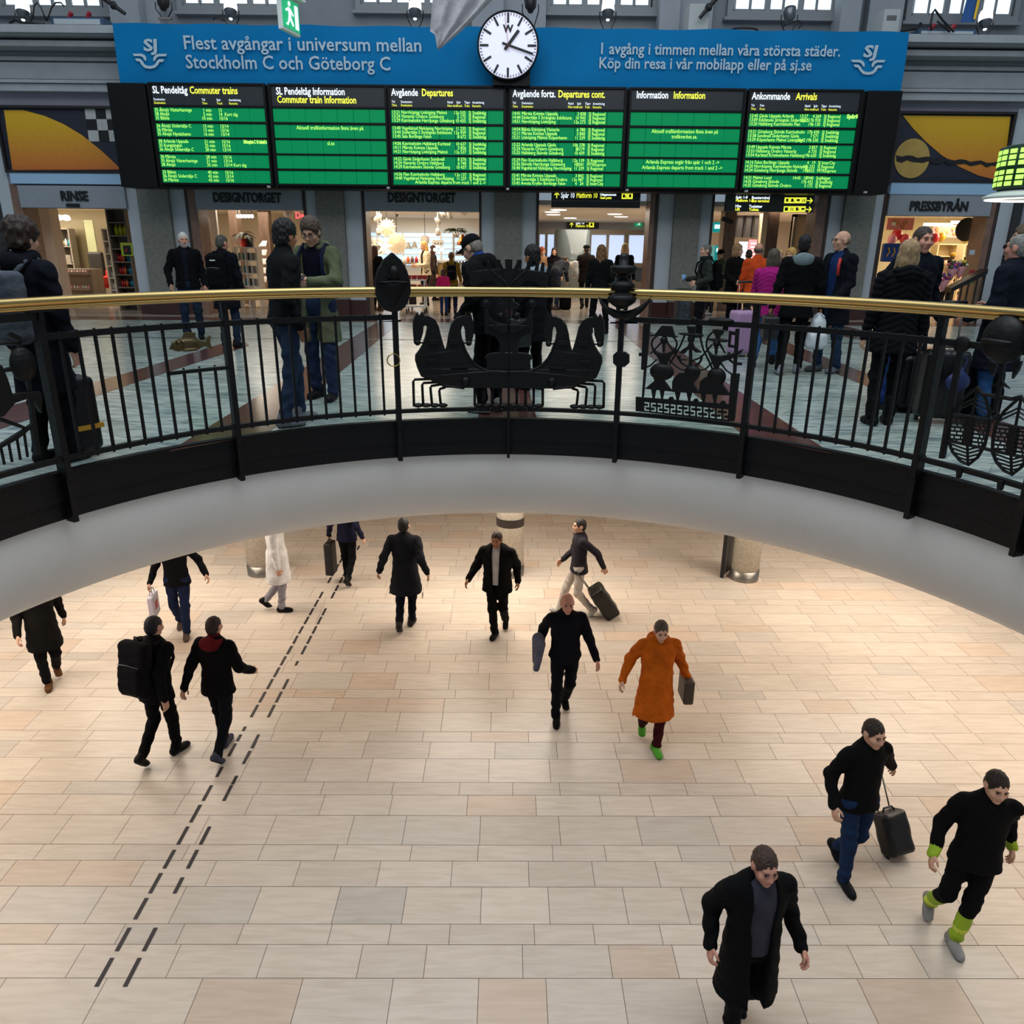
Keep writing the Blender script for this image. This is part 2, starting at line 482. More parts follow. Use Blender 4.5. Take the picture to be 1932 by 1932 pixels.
# ---- back wall: cornice, frieze, piers, shop openings
XL, XR = -16, 16
def zz(y, Y, x=100): return float(at(x, y, Y)[2])
def wx(x, y=380, Y=WY): return float(at(x, y, Y)[0])
mc = MB()
for y0, y1, Y in ((46, 61, 17.3), (61, 67, 17.42), (76, 87, 17.55), (107, 114, 17.95), (114, 117, 18.05), (118, 149, 17.98), (150, 156, 17.86), (158, 172, 17.92)):
    mc.box(XL, XR, Y, 18.7, zz(y1, Y), zz(y0, Y))
mc.box(XL, XR, 17.9, 18.7, zz(76, 17.9), zz(61, 17.9))
struct(mc.build('trim_cornice', m_cornice))
struct(B('trim_cove_back', m_cornice, XL, XR, 18.1, 18.7, zz(110, 18.1), zz(80, 18.1)))
ZS = zz(349, WY, 140); ZL = zz(393, WY, 140)       # sign top and lintel
struct(B('wall_back', m_lilac, XL, XR, WY, 18.6, ZS, zz(165, WY)))
struct(B('wall_upper', M('upper_wall_paint', '7c8288', .75, var=.06, vs=3), XL-4, XR+4, 19.0, 19.2, 5.4, 9.5))
for x0, x1, Y in ((206, 262, 18.25), (258, 300, 18.6), (890, 950, 18.5), (950, 1030, 18.7), (1245, 1283, 18.5), (1283, 1345, 18.7), (1588, 1625, 18.4), (1640, 1705, 18.7)):
    struct(B('trim_pier', m_wall, wx(x0, 20, Y), wx(x1, 20, Y), Y, 19.05, 5.5, 9.2))
# piers between the shops: stone pilaster with pale strips each side, dark plinth
ZP = zz(566, WY, 660)
def pier(l0, s0, s1, l1):
    g = MB(); g.mat(0).box(l0, l1, WY, 18.7, ZP, ZS+.02)
    g.mat(1).box(s0, s1, WY-.12, 18.6, ZP, ZS+.04)
    g.mat(2).box(l0, l1, WY-.02, 18.7, 0, ZP).box(s0, s1, WY-.15, 18.6, 0, ZP+.02)
    struct(g.build('trim_pilaster', [m_strip, m_stone, m_plinth]))
for a in ((238, 264, 322, 350), (577, 597, 650, 682), (908, 933, 985, 1014), (1242, 1272, 1322, 1346), (1566, 1592, 1648, 1668)):
    pier(*[wx(v) for v in a])
struct(B('trim_pilaster', m_strip, wx(1886), wx(1912), WY-.03, 18.7, 0, 4.4))
struct(B('trim_pilaster', M('dark_stone', '2c2b2d', .6), wx(1912), wx(1928), WY-.1, 18.7, 0, ZS))
struct(B('trim_pilaster', m_lilac, wx(1928), XR, WY, 18.7, 0, ZS))
struct(B('trim_pilaster', m_strip, wx(2), wx(24), WY-.03, 18.7, 0, 4.4))
struct(B('trim_pilaster', M('dark_stone'), XL, wx(2), WY, 18.7, 0, ZS))
# jambs of the openings
for i, (x0, x1, m) in enumerate(((24, 42, m_jambl), (350, 356, m_jamb), (356, 372, m_jambl), (572, 577, m_jamb), (682, 689, m_jamb), (904, 908, m_jamb),
                    (1012, 1017, m_jamb), (1227, 1236, m_jambl), (1236, 1243, m_jamb), (1344, 1348, m_jamb), (1542, 1560, m_jambl), (1560, 1567, m_jamb),
                    (1667, 1674, m_jamb), (1868, 1880, m_jambl), (1880, 1887, m_jamb))):
    struct(B('trim_jamb', m, wx(x0), wx(x1), WY-.03, 18.75, 0, ZS))
# upper windows, daylight behind
m_frame = M('window_frame_paint', '7f8487', .6)
m_pane = M('daylight_pane', (.80, .93, 1.0), .3, emit=1.0)
for n, (x0, x1, y) in enumerate(((8, 194, 10), (347, 536, 7), (683, 868, 5), (1040, 1228, 9), (1384, 1572, 18), (1720, 1908, 26))):
    Y = 18.9; xa, xb = wx(x0, y, Y), wx(x1, y, Y); zb = zz(y, Y, (x0+x1)/2)
    root = bpy.data.objects.new('window_%d' % (n+1), None); C.objects.link(root); root.location = ((xa+xb)/2, Y, zb); struct(root)
    f = MB(); p = MB(); wdt = (xb-xa)/3
    f.box(xa-.14, xb+.14, Y-.06, 19.02, zb-.16, zb-.05).box(xa-.2, xb+.2, Y-.1, 19.02, zb-.22, zb-.16)
    f.box(xa-.14, xa-.03, Y-.05, 19.02, zb-.05, 8.6).box(xb+.03, xb+.14, Y-.05, 19.02, zb-.05, 8.6).box(xa-.14, xb+.14, Y-.05, 19.02, 8.6, 8.75)
    for k in range(3):
        a = xa+k*wdt
        if k: f.box(a-.06, a+.06, Y-.05, 19.02, zb-.05, 8.6)
        for q in (0, 1):
            b0 = a+.05+q*(wdt/2-.02); b1 = b0+wdt/2-.09
            p.box(b0, b1, Y, Y+.03, zb, 8.6)
            f.box(b1, b1+.05, Y-.02, 19.02, zb, 8.6)
            f.box(b0-.03, b1+.05, Y-.02, 19.02, zb-.05, zb)
    struct(f.build('window_frame', m_frame, root, world=True)); struct(p.build('window_pane', m_pane, root, world=True))

# ---- rooms behind the openings
CZ = 2.42
def room(x0, x1, yb, wm, name, xb0, xb1):
    g = MB(); cm = M('shop_ceiling', 'e4ddd0', .8)
    g.mat(0).box(xb0-.1, xb1+.1, yb, yb+.1, 0, CZ+.1)
    for a, b_ in ((x0, xb0), (x1, xb1)):
        g.prism([(a-.05, 18.6, 0), (b_-.05, yb, 0), (b_-.05, yb, CZ), (a-.05, 18.6, CZ)], [(a+.05, 18.6, 0), (b_+.05, yb, 0), (b_+.05, yb, CZ), (a+.05, 18.6, CZ)])
    g.mat(1).prism([(x0-.05, 18.6, CZ), (x1+.05, 18.6, CZ), (xb1+.05, yb, CZ), (xb0-.05, yb, CZ)], [(x0-.05, 18.6, CZ+.1), (x1+.05, 18.6, CZ+.1), (xb1+.05, yb, CZ+.1), (xb0-.05, yb, CZ+.1)])
    struct(g.build('wall_'+name, [wm, cm]))
P = [wx(v) for v in (-60, 293, 624, 959, 1297, 1620, 1960)]
room(P[0], P[1]-.07, 24.5, M('salon_wall', 'd9d2ba', .7), 'salon', -17.0, -10.85)
room(P[1]+.07, P[2]-.07, 26, m_shop, 'gift_shop', -10.7, -5.75)
room(P[2]+.07, P[3]-.07, 28, m_shop, 'design_shop', -5.9, P[3]-.07)
room(P[3]+.07, P[4]-.07, 32, M('passage_wall', 'd8cec0', .7), 'passage', P[3]+.07, 6.9)
room(P[4]+.07, P[5]-.07, 30, M('passage_wall'), 'corridor', 6.75, 12.2)
room(P[5]+.07, P[6], 25, M('kiosk_wall', 'dccfae', .7), 'kiosk', 10.9, 17.0)
warm = (1.0, .85, .68)
for xc, Yc, e, c in ((-13.2, 21.3, 230, warm), (-7.6, 21.6, 120, warm), (-2.9, 21.4, 140, warm), (-2.9, 25.8, 80, warm), (2.4, 21.4, 110, warm), (3.2, 27.5, 90, warm), (7.6, 21.2, 150, (1, .83, .64)), (9, 26, 70, (1, .83, .64)), (12.9, 21.2, 260, (1, .88, .66))):
    lamp('shop_ceiling_light', (xc, Yc, CZ-.04), 2.6, 3.0, e, c)
# ================================================================ BOARDS, BANNER, CLOCK, SIGNS
m_screen = M('led_panel_green', (.0, .155, .05), .3, emit=1.0, spec=.2)
m_led = M('led_text_green', (.50, 1.0, .14), .4, emit=1.0)
m_head = M('header_panel', '25292e', .35)
m_wtxt = M('lit_white_text', (.80, .90, 1.0), .4, emit=1.0)
m_ytxt = M('lit_yellow_text', (.92, .95, .06), .4, emit=.95)
m_case = M('board_case', '050506', .5, spec=.25)
m_grey = M('plain_grey', 'a9acae', .5)
BY = 17.0
bx0, bx1 = wx(217, 255, BY), wx(1688, 262, BY)
bz0, bz1 = zz(353, BY, 240), zz(157, BY, 240)
cas = thing('board_casing', 'long black casing holding the six green train displays below the blue banner', 'display casing', ((bx0+bx1)/2, BY+.3, bz0))
MB().box(bx0, bx1, BY+.02, BY+.6, bz0, bz1).box(bx0, wx(287, 255, BY), BY-.05, BY+.1, bz0, bz1).box(wx(1624, 260, BY), bx1, BY-.05, BY+.1, bz0, bz1)\
    .build('case', m_case, cas, world=True, bevel=.01)
for i in range(6):
    x = wx(400+i*225, 255, BY)
    B('hanger', m_case, x-.04, x+.04, BY+.5, BY+1.2, bz1-.5, bz1-.42, cas)
for i in range(6):
    x = wx(508+i*225, 350, BY-.04)
    B('corner_plate', m_grey, x-.03, x+.03, BY-.1, BY-.02, bz0+.01, bz0+.045, cas)
PX = 0.0118                                  # metres per pixel of the boards, near enough for lettering sizes
def zr(y): return zz(y, BY-.02, 740)
rows = ((207, 233), (237, 263), (266, 292), (295, 320.5), (324, 349))
DX = ((297, 505), (519, 729), (739, 950), (964, 1174), (1187, 1395), (1408, 1612))
dep = [
 [('SL Pendeltåg', 0, 'w'), ('Commuter trains', .33, 'y')],
 [('SL Pendeltåg Information', .03, 'w')],
 [('Avgående', 0, 'w'), ('Departures', .265, 'y')],
 [('Avgående forts.', 0, 'w'), ('Departures cont.', .40, 'y')],
 [('Information', .03, 'w'), ('Information', .36, 'y')],
 [('Ankommande', 0, 'w'), ('Arrivals', .40, 'y')]]
colh = [
 [('Destination', 0, 'Destination'), ('Tid', .43, 'Time'), ('Spår', .56, 'Track'), ('Anmärkning', .67, 'Remarks')], [],
 [('Tid', 0, 'Time'), ('Destination', .08, 'Destination'), ('Nytid', .49, 'New time'), ('Spår', .57, 'Track'), ('Tågnr', .64, 'Train'), ('Anmärkning', .71, 'Remarks')],
 [('Tid', 0, 'Time'), ('Destination', .08, 'Destination'), ('Nytid', .49, 'New time'), ('Spår', .57, 'Track'), ('Tågnr', .64, 'Train'), ('Anmärkning', .71, 'Remarks')], [],
 [('Tid', 0, 'Time'), ('Från', .08, 'From'), ('Nytid', .49, 'New time'), ('Spår', .57, 'Track'), ('Tågnr', .64, 'Train'), ('Anmärkning', .71, 'Remarks')]]
d1 = '''35 Älvsjö Västerhaninge|1 min|13;38 Älvsjö|5 min|14  Kort tåg;35 Bålsta|10 min|15/16;36 Älvsjö Södertälje C|13 min|13/14;36 Märsta|13 min|15/16;35 Älvsjö Nynäshamn|16 min|13/14;38 Arlanda Uppsala|21 min|15/16;35 Kungsängen|25 min|15/16;36 Älvsjö Södertälje C|28 min|13/14;36 Märsta|28 min|15/16;35 Älvsjö Västerhaninge|31 min|13/14;38 Älvsjö|35 min|13/14 Kort tåg;35 Bålsta|40 min|15/16;36 Älvsjö Södertälje C|43 min|13/14;36 Märsta|43 min|15/16'''
d3 = '''13:21 Norrköping Linköping Malmö|12a|535|SJ Snabbtåg;13:24 Västerås Örebro Göteborg|5|175|SJ Regional;13:29 Katrineholm Herrljunga Göteborg|10|435|SJ Snabbtåg;13:40 Vagnhärad Nyköping Norrköping|11|235|SJ Regional;13:44 Södertälje S Strängnäs Eskilstuna|12a|939|SJ Regional;13:45 Sala Borlänge Falun|8|672|SJ Snabbtåg;14:06 Katrineholm Hallsberg Karlstad|10|637|SJ Snabbtåg;14:11 Märsta Knivsta Uppsala|3|836|SJ Regional;14:21 Norrköping Linköping Malmö|12a|537|SJ Snabbtåg;14:22 Gävle Söderhamn Sundsvall|8|576|SJ Snabbtåg;14:24 Västerås Örebro Hallsberg|6|740|SJ Regional;14:29 Katrineholm Skövde Göteborg|10|437|SJ Snabbtåg;14:36 Flen Katrineholm Hallsberg|12a|137|SJ Regional;14:40 Vagnhärad Nyköping Norrköping|11|237|SJ Regional;^Arlanda Express departs from track 1 and 2 ->'''
d4 = '''14:41 Märsta Knivsta Uppsala|3|838|SJ Regional;14:44 Södertälje S Strängnäs Eskilstuna|10|943|SJ Regional;14:51 Norrköping Linköping|12a|273|SJ Regional;14:54 Bålsta Enköping Västerås|6|780|SJ Regional;15:11 Märsta Knivsta Uppsala|3|840|SJ Regional;15:21 Linköping Malmö Köpenhamn|11|539|SJ Snabbtåg;15:22 Arlanda Uppsala Gävle|10b|278|SJ Regional;15:24 Västerås Örebro Göteborg|5|10179|SJ Regional;15:25 Hallsberg Skövde Göteborg|10|439|SJ Snabbtåg;15:29 Flen Katrineholm Hallsberg|12a|139|SJ Regional;15:36 Skövde Herrljunga Göteborg|10|2041|MTRExpress;15:40 Vagnhärad Nyköping Norrköping|11|239|SJ Regional;15:41 Märsta Knivsta Uppsala|3|842|SJ Regional;15:44 Södertälje S Eskilstuna Örebro|12a|987|SJ Regional;15:45 Avesta Krylbo Borlänge Falun|4|24|SJ InterCity'''
d6 = '''12:45 Gävle Uppsala Arlanda|4|269|SJ Regional|13:27;13:09 Eskilstuna Strängnäs Södertälje S|17b|930|SJ Regional|13:32;13:20 Hallsberg Katrineholm Flen|19b|130|SJ Regional;13:31 Göteborg Skövde Katrineholm|17b|430|SJ Snabbtåg;13:38 Sundsvall Söderhamn Gävle|7|571|SJ Snabbtåg;13:39 Köpenhamn Malmö Linköping|19b|530|SJ Snabbtåg|13:42;13:49 Uppsala Knivsta Märsta|3|837|SJ Regional;13:53 Hallsberg Örebro Västerås|6|735|SJ Regional;13:54 Karlstad Kristinehamn Hallsberg|19b|630|SJ Snabbtåg;14:16 Falun Borlänge Uppsala|4|19|SJ InterCity;14:20 Norrköping Katrineholm Nyköping|17b|232|SJ Regional;14:24 Göteborg Herrljunga Skövde|19b|2032|MTRExpress;14:31 Malmö Lund|10|3940|Snälltåget|14:45;14:35 Göteborg Skövde|17b|432|SJ Snabbtåg;14:35 Göteborg Skövde Örebro|5|172|SJ Regional'''
msgs = {1: {3: 'Aktuell trafikinformation finns även på', 6: 'sl.se'},
        4: {3: 'Aktuell trafikinformation finns även på', 4.3: 'trafikverket.se.', 9: 'Arlanda Express avgår från spår 1 och 2 ->', 10.4: 'Arlanda Express departs from track 1 and 2 ->'}}
dl = ['green commuter train display headed SL Pendeltåg, first of the six in the black casing',
      'mostly empty green display headed SL Pendeltåg Information, second from the commuter end',
      'green departures display headed Avgående Departures, left of the clock foot',
      'green departures display headed Avgående forts., right of the clock foot',
      'mostly empty green display headed Information with two Arlanda Express lines',
      'green arrivals display headed Ankommande Arrivals at the last end of the casing']
for k, (a, b) in enumerate(DX):
    x0, x1 = wx(a, 255, BY-.02), wx(b, 255, BY-.02); W = x1-x0
    t = thing('train_display', dl[k], 'display', ((x0+x1)/2, BY-.02, zr(350)), 0, 'green train displays under the banner')
    fr = MB()
    fr.box(x0-.045, x0, BY-.09, BY, zr(352), zr(161)).box(x1, x1+.045, BY-.09, BY, zr(352), zr(161)).box(x0, x1, BY-.09, BY, zr(165), zr(161))
    for (r0, r1), (q0, q1) in zip(((163, 203),)+rows, rows+((352, 353),)): fr.box(x0, x1, BY-.075, BY, zr(q0), zr(r1))
    fr.build('display_frame', m_case, t, world=True)
    hp = B('header_panel', m_head, x0, x1, BY-.05, BY, zr(203), zr(165), t)
    wt = MB(); yt = MB()
    for s, f, c in dep[k]:
        letter(wt if c == 'w' else yt, s, x0+.03+f*W, zr(181), BY-.056, .18, bold=.003, squeeze=.74)
    if k == 1: letter(yt, 'Commuter train Information', x0+.04+.03*W, zr(196.5), BY-.056, .18, bold=.003, squeeze=.74)
    for s, f, e in colh[k]:
        letter(wt, s, x0+.03+f*W, zr(194.5), BY-.056, .06, squeeze=.8); letter(yt, e, x0+.03+f*W, zr(201), BY-.056, .06, squeeze=.8)
    if wt.v: wt.build('header_lettering', m_wtxt, hp, world=True, fix=False)
    if yt.v: yt.build('header_lettering', m_ytxt, hp, world=True, fix=False)
    data = {0: d1, 2: d3, 3: d4, 5: d6}.get(k)
    lines = data.split(';') if data else []
    for r, (ya, yb) in enumerate(rows):
        z0, z1 = zr(yb), zr(ya)
        g = MB()
        for c in range(7):
            g.box(x0+W*c/7+.006, x0+W*(c+1)/7-.006, BY-.05, BY, z0+.008, z1-.008)
        p = g.build('display_row', m_screen, t, world=True)
        tx = MB()
        for q in range(3):
            z = z1-.075-q*(z1-z0-.03)/3; sz = .088
            if data and r*3+q < len(lines):
                ln = lines[r*3+q]
                if ln[0] == '^': letter(tx, ln[1:], x0+W*.52, z, BY-.056, sz, 'CENTER', squeeze=.86); continue
                f = ln.split('|')
                letter(tx, f[0], x0+.02, z, BY-.056, sz, squeeze=.86)
                if k == 0:
                    letter(tx, f[1], x0+W*.52, z, BY-.056, sz, 'RIGHT', squeeze=.86); letter(tx, f[2], x0+W*.58, z, BY-.056, sz, squeeze=.86)
                else:
                    letter(tx, f[1], x0+W*.605, z, BY-.056, sz, 'RIGHT', squeeze=.86); letter(tx, f[2], x0+W*.665, z, BY-.056, sz, 'RIGHT', squeeze=.86)
                    letter(tx, f[3], x0+W*.69, z, BY-.056, sz, squeeze=.86)
                    if len(f) > 4: letter(tx, f[4], x0+W*.545, z, BY-.056, sz, 'RIGHT', squeeze=.86)
        for kk, s in msgs.get(k, {}).items():
            if int(kk)//3 == r:
                z = z1-.09-(kk-3*r)*(z1-z0-.03)/3
                letter(tx, s, x0+W*.5, z, BY-.056, .1, 'CENTER', squeeze=.86)
        if k == 5 and r == 0: letter(tx, 'Spårfel', x0+W*.9, z1-.075, BY-.056, .1, bold=.004)
        if k == 0 and r == 2: letter(tx, 'Mötesplats C 10 delmål b', x0+W*.78, z1-.075, BY-.056, .09, bold=.004, width=W*.21)
        if tx.v: tx.build('row_lettering', m_led, p, world=True, fix=False)

# ---- blue advertising banner
NY = 17.12
m_ban = M('banner_blue', '0074ae', .7, spec=.15, var=.06, vs=1.2)
m_banw = M('banner_print', 'b3c6d2', .6)
x0, x1, z0, z1 = wx(218, 100, NY), wx(1709, 115, NY), zz(159, NY, 300), zz(44, NY, 300)
bn = thing('advertising_banner', 'long blue fabric banner with pale Swedish lettering above the departure boards', 'banner', ((x0+x1)/2, NY, z0))
NXb, NZb = 150, 14; V = []; F = []
for s_ in (0, 1):
    for j in range(NZb+1):
        for i in range(NXb+1):
            u, v = i/NXb, j/NZb
            yy = NY+.02+.012*math.sin(u*90+v*3)*(1-v)*.5+.016*math.sin(u*37+2*v)*v**3+.01*math.sin(u*19-v*4)+(.012 if s_ else 0)
            V.append((x0+(x1-x0)*u, yy, z0+(z1-z0)*v+.01*math.sin(u*60)*(v > .99)))
n1 = (NXb+1)*(NZb+1)
for j in range(NZb):
    for i in range(NXb):
        a = j*(NXb+1)+i; q = (a, a+1, a+NXb+2, a+NXb+1); F.append(q); F.append(tuple(n1+v for v in q[::-1]))
mesh_obj('cloth', V, F, m_ban, bn, True, True)
def banner_text(s, xa, xb, y, size, ya=None):
    p = at(xa, y, NY-.03); q = at(xb, y+(xb-xa)*.0087, NY-.03)
    letter(MB_txt, s, p[0], p[2], NY-.03, size, width=q[0]-p[0], bold=.004)
for args in (('Flest avgångar i universum mellan', 346, 793, 92.5, .335), ('Stockholm C och Göteborg C', 351, 736, 128.5, .335),
             ('1 avgång i timmen mellan våra största städer.', 1129, 1580, 101.5, .275), ('Köp din resa i vår mobilapp eller på sj.se', 1129, 1529, 128.5, .275)):
    MB_txt = MB(); banner_text(*args); MB_txt.build('lettering', m_banw, bn, world=True, fix=False)
upw = [(235, 585), (325, 585), (355, 598), (371, 624), (369, 660), (352, 646), (336, 620), (312, 610), (252, 609)]
low = [(262, 632), (308, 632), (338, 662), (352, 688), (378, 702), (405, 706), (432, 702), (456, 690), (476, 655), (498, 638), (548, 641), (530, 668), (503, 666), (484, 698), (455, 725), (405, 735), (355, 726), (326, 696), (304, 662), (276, 659)]
for ox, oy in ((0, 0), (-1355.5, -11.5)):
    g = MB()
    for pl in (upw, [(811-x, y+2) for x, y in upw[::-1]], low):
        P_ = [at(1560+x*.1926+ox, y*.1926+oy, NY-.03) for x, y in pl]
        g.prism([(p[0], NY-.03, p[2]) for p in P_], [(p[0], NY-.024, p[2]) for p in P_])
    p = at(1640.5+ox, 111+oy, NY-.03); letter(g, 'SJ', p[0], p[2]+.035, NY-.03, .28, 'CENTER', bold=.010, width=.26, shear=.1)
    g.build('logo', m_banw, bn, world=True)

# ---- station clock
KY = 16.75
c = at(958.5, 87, KY); cr = (at(1016, 87, KY)[0]-at(901, 87, KY)[0])/2
ck = thing('station_clock', 'round backlit white clock with black hands hung over the blue banner', 'clock', (c[0], KY+.1, c[2]-cr))
Rx = rotm(PI/2)
m_dial = M('clock_dial', (.83, .83, 1.0), .4, emit=.42)
MB().lathe([(0, -.16), (cr*.8, -.16), (cr, -.06), (cr*1.01, .05), (cr*.965, .06), (cr*.955, .03), (0, .03)], (c[0], KY, c[2]), 64, Rx).build('clock_case', m_case, ck, True, True)
MB().lathe([(0, .045), (cr*.95, .04)], (c[0], KY, c[2]), 64, Rx).build('dial', m_dial, ck, world=True)
def radial(g, ang, r0, r1, wd, y, th=.006):
    d = np.array([math.sin(ang), 0, math.cos(ang)]); n = np.array([d[2], 0, -d[0]])
    P_ = [np.array(c)+d*r0-n*wd/2, np.array(c)+d*r0+n*wd/2, np.array(c)+d*r1+n*wd/2, np.array(c)+d*r1-n*wd/2]
    g.prism([(p[0], y, p[2]) for p in P_], [(p[0], y+th, p[2]) for p in P_])
g = MB(); h = MB()
for i in range(60):
    if i % 5 == 0: radial(g, i*PI/30, cr*.64, cr*.93, cr*.07, KY-.055)
    else: radial(h, i*PI/30, cr*.86, cr*.93, cr*.022, KY-.055)
g.build('hour_marks', m_black, ck, world=True); h.build('minute_marks', m_black, ck, world=True)
g = MB(); radial(g, math.radians(39), -cr*.17, cr*.55, cr*.1, KY-.075); g.build('hour_hand', m_black, ck, world=True)
g = MB(); radial(g, math.radians(107), -cr*.2, cr*.86, cr*.075, KY-.085); g.build('minute_hand', m_black, ck, world=True)
g = MB(); radial(g, math.radians(-7), -cr*.2, cr*.9, cr*.014, KY-.095); g.build('second_hand', M('red_hand', '9c2a2a', .5), ck, world=True)
g = MB(); letter(g, 'W', c[0], c[2]+cr*.38, KY-.055, .17, 'CENTER', bold=.008); g.build('dial_letter', m_black, ck, world=True, fix=False)
B('clock_bracket', m_case, wx(930, 150, KY), wx(1000, 150, KY), KY+.05, BY-.1, bz1, c[2]-cr*.6, ck)

# ---- shop name signs on the lintels
m_sign = M('sign_panel_grey', '8d949b', .55, var=.04, vs=3)
m_letr = M('sign_letter_black', '0d0d0e', .5)
for nm, xa, xb, ta, tb, ty, lb in (('RINSE', 42, 241, 115, 166, 378, 'grey lintel sign reading RINSE over the salon doorway'),
        ('DESIGNTORGET', 372, 572, 402, 530, 381, 'grey lintel sign reading DESIGNTORGET above the white-haired man'),
        ('DESIGNTORGET', 689, 904, 731, 859, 381, 'grey lintel sign reading DESIGNTORGET above the star lamps'),
        ('PRESSBYRÅN', 1674, 1868, 1715, 1824, 397, 'grey lintel sign reading PRESSBYRÅN over the kiosk doorway')):
    x0, x1 = wx(xa), wx(xb)
    t = thing('shop_sign', lb, 'sign', ((x0+x1)/2, WY-.03, ZL))
    B('sign_panel', m_sign, x0, x1, WY-.1, WY+.25, ZL, ZS-.02, t, bevel=.01)
    g = MB(); pa = at(ta, ty, WY-.12); pb = at(tb, ty+(tb-ta)*.0087, WY-.12)
    letter(g, nm, pa[0], pa[2], WY-.13, .27, width=pb[0]-pa[0], bold=.009, depth=.025)
    g.build('lettering', m_letr, t, world=True)
B('door_sensor', m_black, wx(131), wx(154), WY-.165, WY-.101, ZL+.02, ZL+.09, None)
tag(bpy.data.objects['door_sensor'], 'small black door sensor on the RINSE lintel', 'sensor')

# ---- abstract painted panels over the outer shops
def grad(name, c0, c1):
    m = bpy.data.materials.new(name); m.use_nodes = True; nt = m.node_tree; L = nt.links.new; b = nt.nodes['Principled BSDF']
    tc = nt.nodes.new('ShaderNodeTexCoord'); sp = nt.nodes.new('ShaderNodeSeparateXYZ'); L(tc.outputs['Generated'], sp.inputs[0])
    n = nt.nodes.new('ShaderNodeTexNoise'); n.inputs['Scale'].default_value = 25; L(tc.outputs['Generated'], n.inputs['Vector'])
    ad = nt.nodes.new('ShaderNodeMath'); ad.operation = 'MULTIPLY_ADD'; ad.inputs[1].default_value = .35; L(n.outputs['Fac'], ad.inputs[0]); L(sp.outputs['Z'], ad.inputs[2])
    r = nt.nodes.new('ShaderNodeValToRGB'); r.color_ramp.elements[0].position = .15; r.color_ramp.elements[1].position = 1.1
    r.color_ramp.elements[0].color = (*lin(c0), 1); r.color_ramp.elements[1].color = (*lin(c1), 1)
    L(ad.outputs[0], r.inputs[0]); L(r.outputs[0], b.inputs['Base Color']); b.inputs['Roughness'].default_value = .6
    return m
m_orange = grad('ochre_paint', 'c8692c', 'd9a818'); m_navy = M('navy_paint', '1d2030', .6, var=.15, vs=5); m_beige = M('ochre_disc_paint', 'b8984e', .6, var=.08, vs=6)
m_chk = M('white_check', 'b9bab8', .6, var=.12, vs=20); m_fr = M('panel_frame_dark', '1a1413', .5)
MY = WY-.06
def P3(pts, y): return [(lambda p: (p[0], y, p[2]))(at(px, py, MY)) for px, py in pts]
def panel(g, pts, y): g.prism(P3(pts, y), P3(pts, y+.01))
def framed(t, x0, x1, z0, z1):
    f = MB()
    for a, b_, c_, d in ((x0-.05, x1+.05, z1, z1+.05), (x0-.05, x1+.05, z0-.05, z0), (x0-.05, x0, z0, z1), (x1, x1+.05, z0, z1)): f.box(a, b_, WY-.14, WY, c_, d)
    f.build('panel_frame', m_fr, t, world=True)
    B('background', m_navy, x0, x1, WY-.06, WY+.02, z0, z1, t)
x0, x1 = wx(6, 260, MY), wx(250, 260, MY); z1_, z0_ = zz(205, MY, 100), zz(322, MY, 100)
t = thing('painted_panel', 'abstract panel of an orange curve and chequer squares above RINSE', 'painting', ((x0+x1)/2, WY-.06, z0_))
framed(t, x0, x1, z0_, z1_)
g = MB(); panel(g, [(8, 208), (45, 208), (85, 219), (120, 234), (155, 255), (190, 283), (215, 306), (229, 320), (24, 321)], MY-.012); g.build('orange_field', m_orange, t, world=True)
g = MB(); h = MB()
for i in range(4):
    for j in range(3):
        xa = 160+i*19.5+j*3; ya = 204+j*21
        panel(g if (i+j) % 2 == 0 else h, [(xa, ya), (xa+19.5, ya), (xa+22, ya+21), (xa+2.5, ya+21)], MY-.012)
g.build('white_squares', m_chk, t, world=True); h.build('black_squares', m_black, t, world=True)
x0, x1 = wx(1688, 280, MY), wx(1898, 280, MY); z1_, z0_ = zz(216, MY, 1800), zz(341, MY, 1800)
t = thing('painted_panel', 'abstract panel of an orange field and ochre disc above PRESSBYRÅN', 'painting', ((x0+x1)/2, WY-.06, z0_))
framed(t, x0, x1, z0_, z1_)
g = MB(); panel(g, [(1703, 218), (1906, 220), (1891, 341), (1880, 340), (1845, 331), (1810, 315), (1775, 292), (1745, 266), (1722, 242)], MY-.012); g.build('orange_field', m_orange, t, world=True)
g = MB(); cx_, cy_ = 1720, 299
panel(g, [(cx_+33*math.cos(a)-.1*37*math.sin(a), cy_+37.5*math.sin(a)) for a in [2*PI*i/40 for i in range(40)]], MY-.022); g.build('ochre_disc', m_beige, t, world=True)
g = MB(); up_ = [(1690+i*10, 293+i*.75+2.2*math.sin(i*1.9)) for i in range(21)]; dn = [(x, y+11-.25*i+1.6*math.sin(i*2.7)) for i, (x, y) in enumerate(up_)][::-1]
panel(g, up_+dn, MY-.03); g.build('scribble_band', M('scribble_black', '17171a', .7, var=.9, vs=60), t, world=True)
m_lb = M('light_blue_trim', '9cc0de', .55)
struct(B('trim_strip', m_lb, wx(20, 335, WY-.1), wx(236, 335, WY-.1), WY-.12, WY+.1, zz(347, WY-.12, 120), zz(323, WY-.12, 120)))
struct(B('trim_strip', m_lb, wx(1680, 355, WY-.1), wx(1884, 357, WY-.1), WY-.12, WY+.1, zz(367, WY-.12, 1780), zz(344, WY-.12, 1780)))

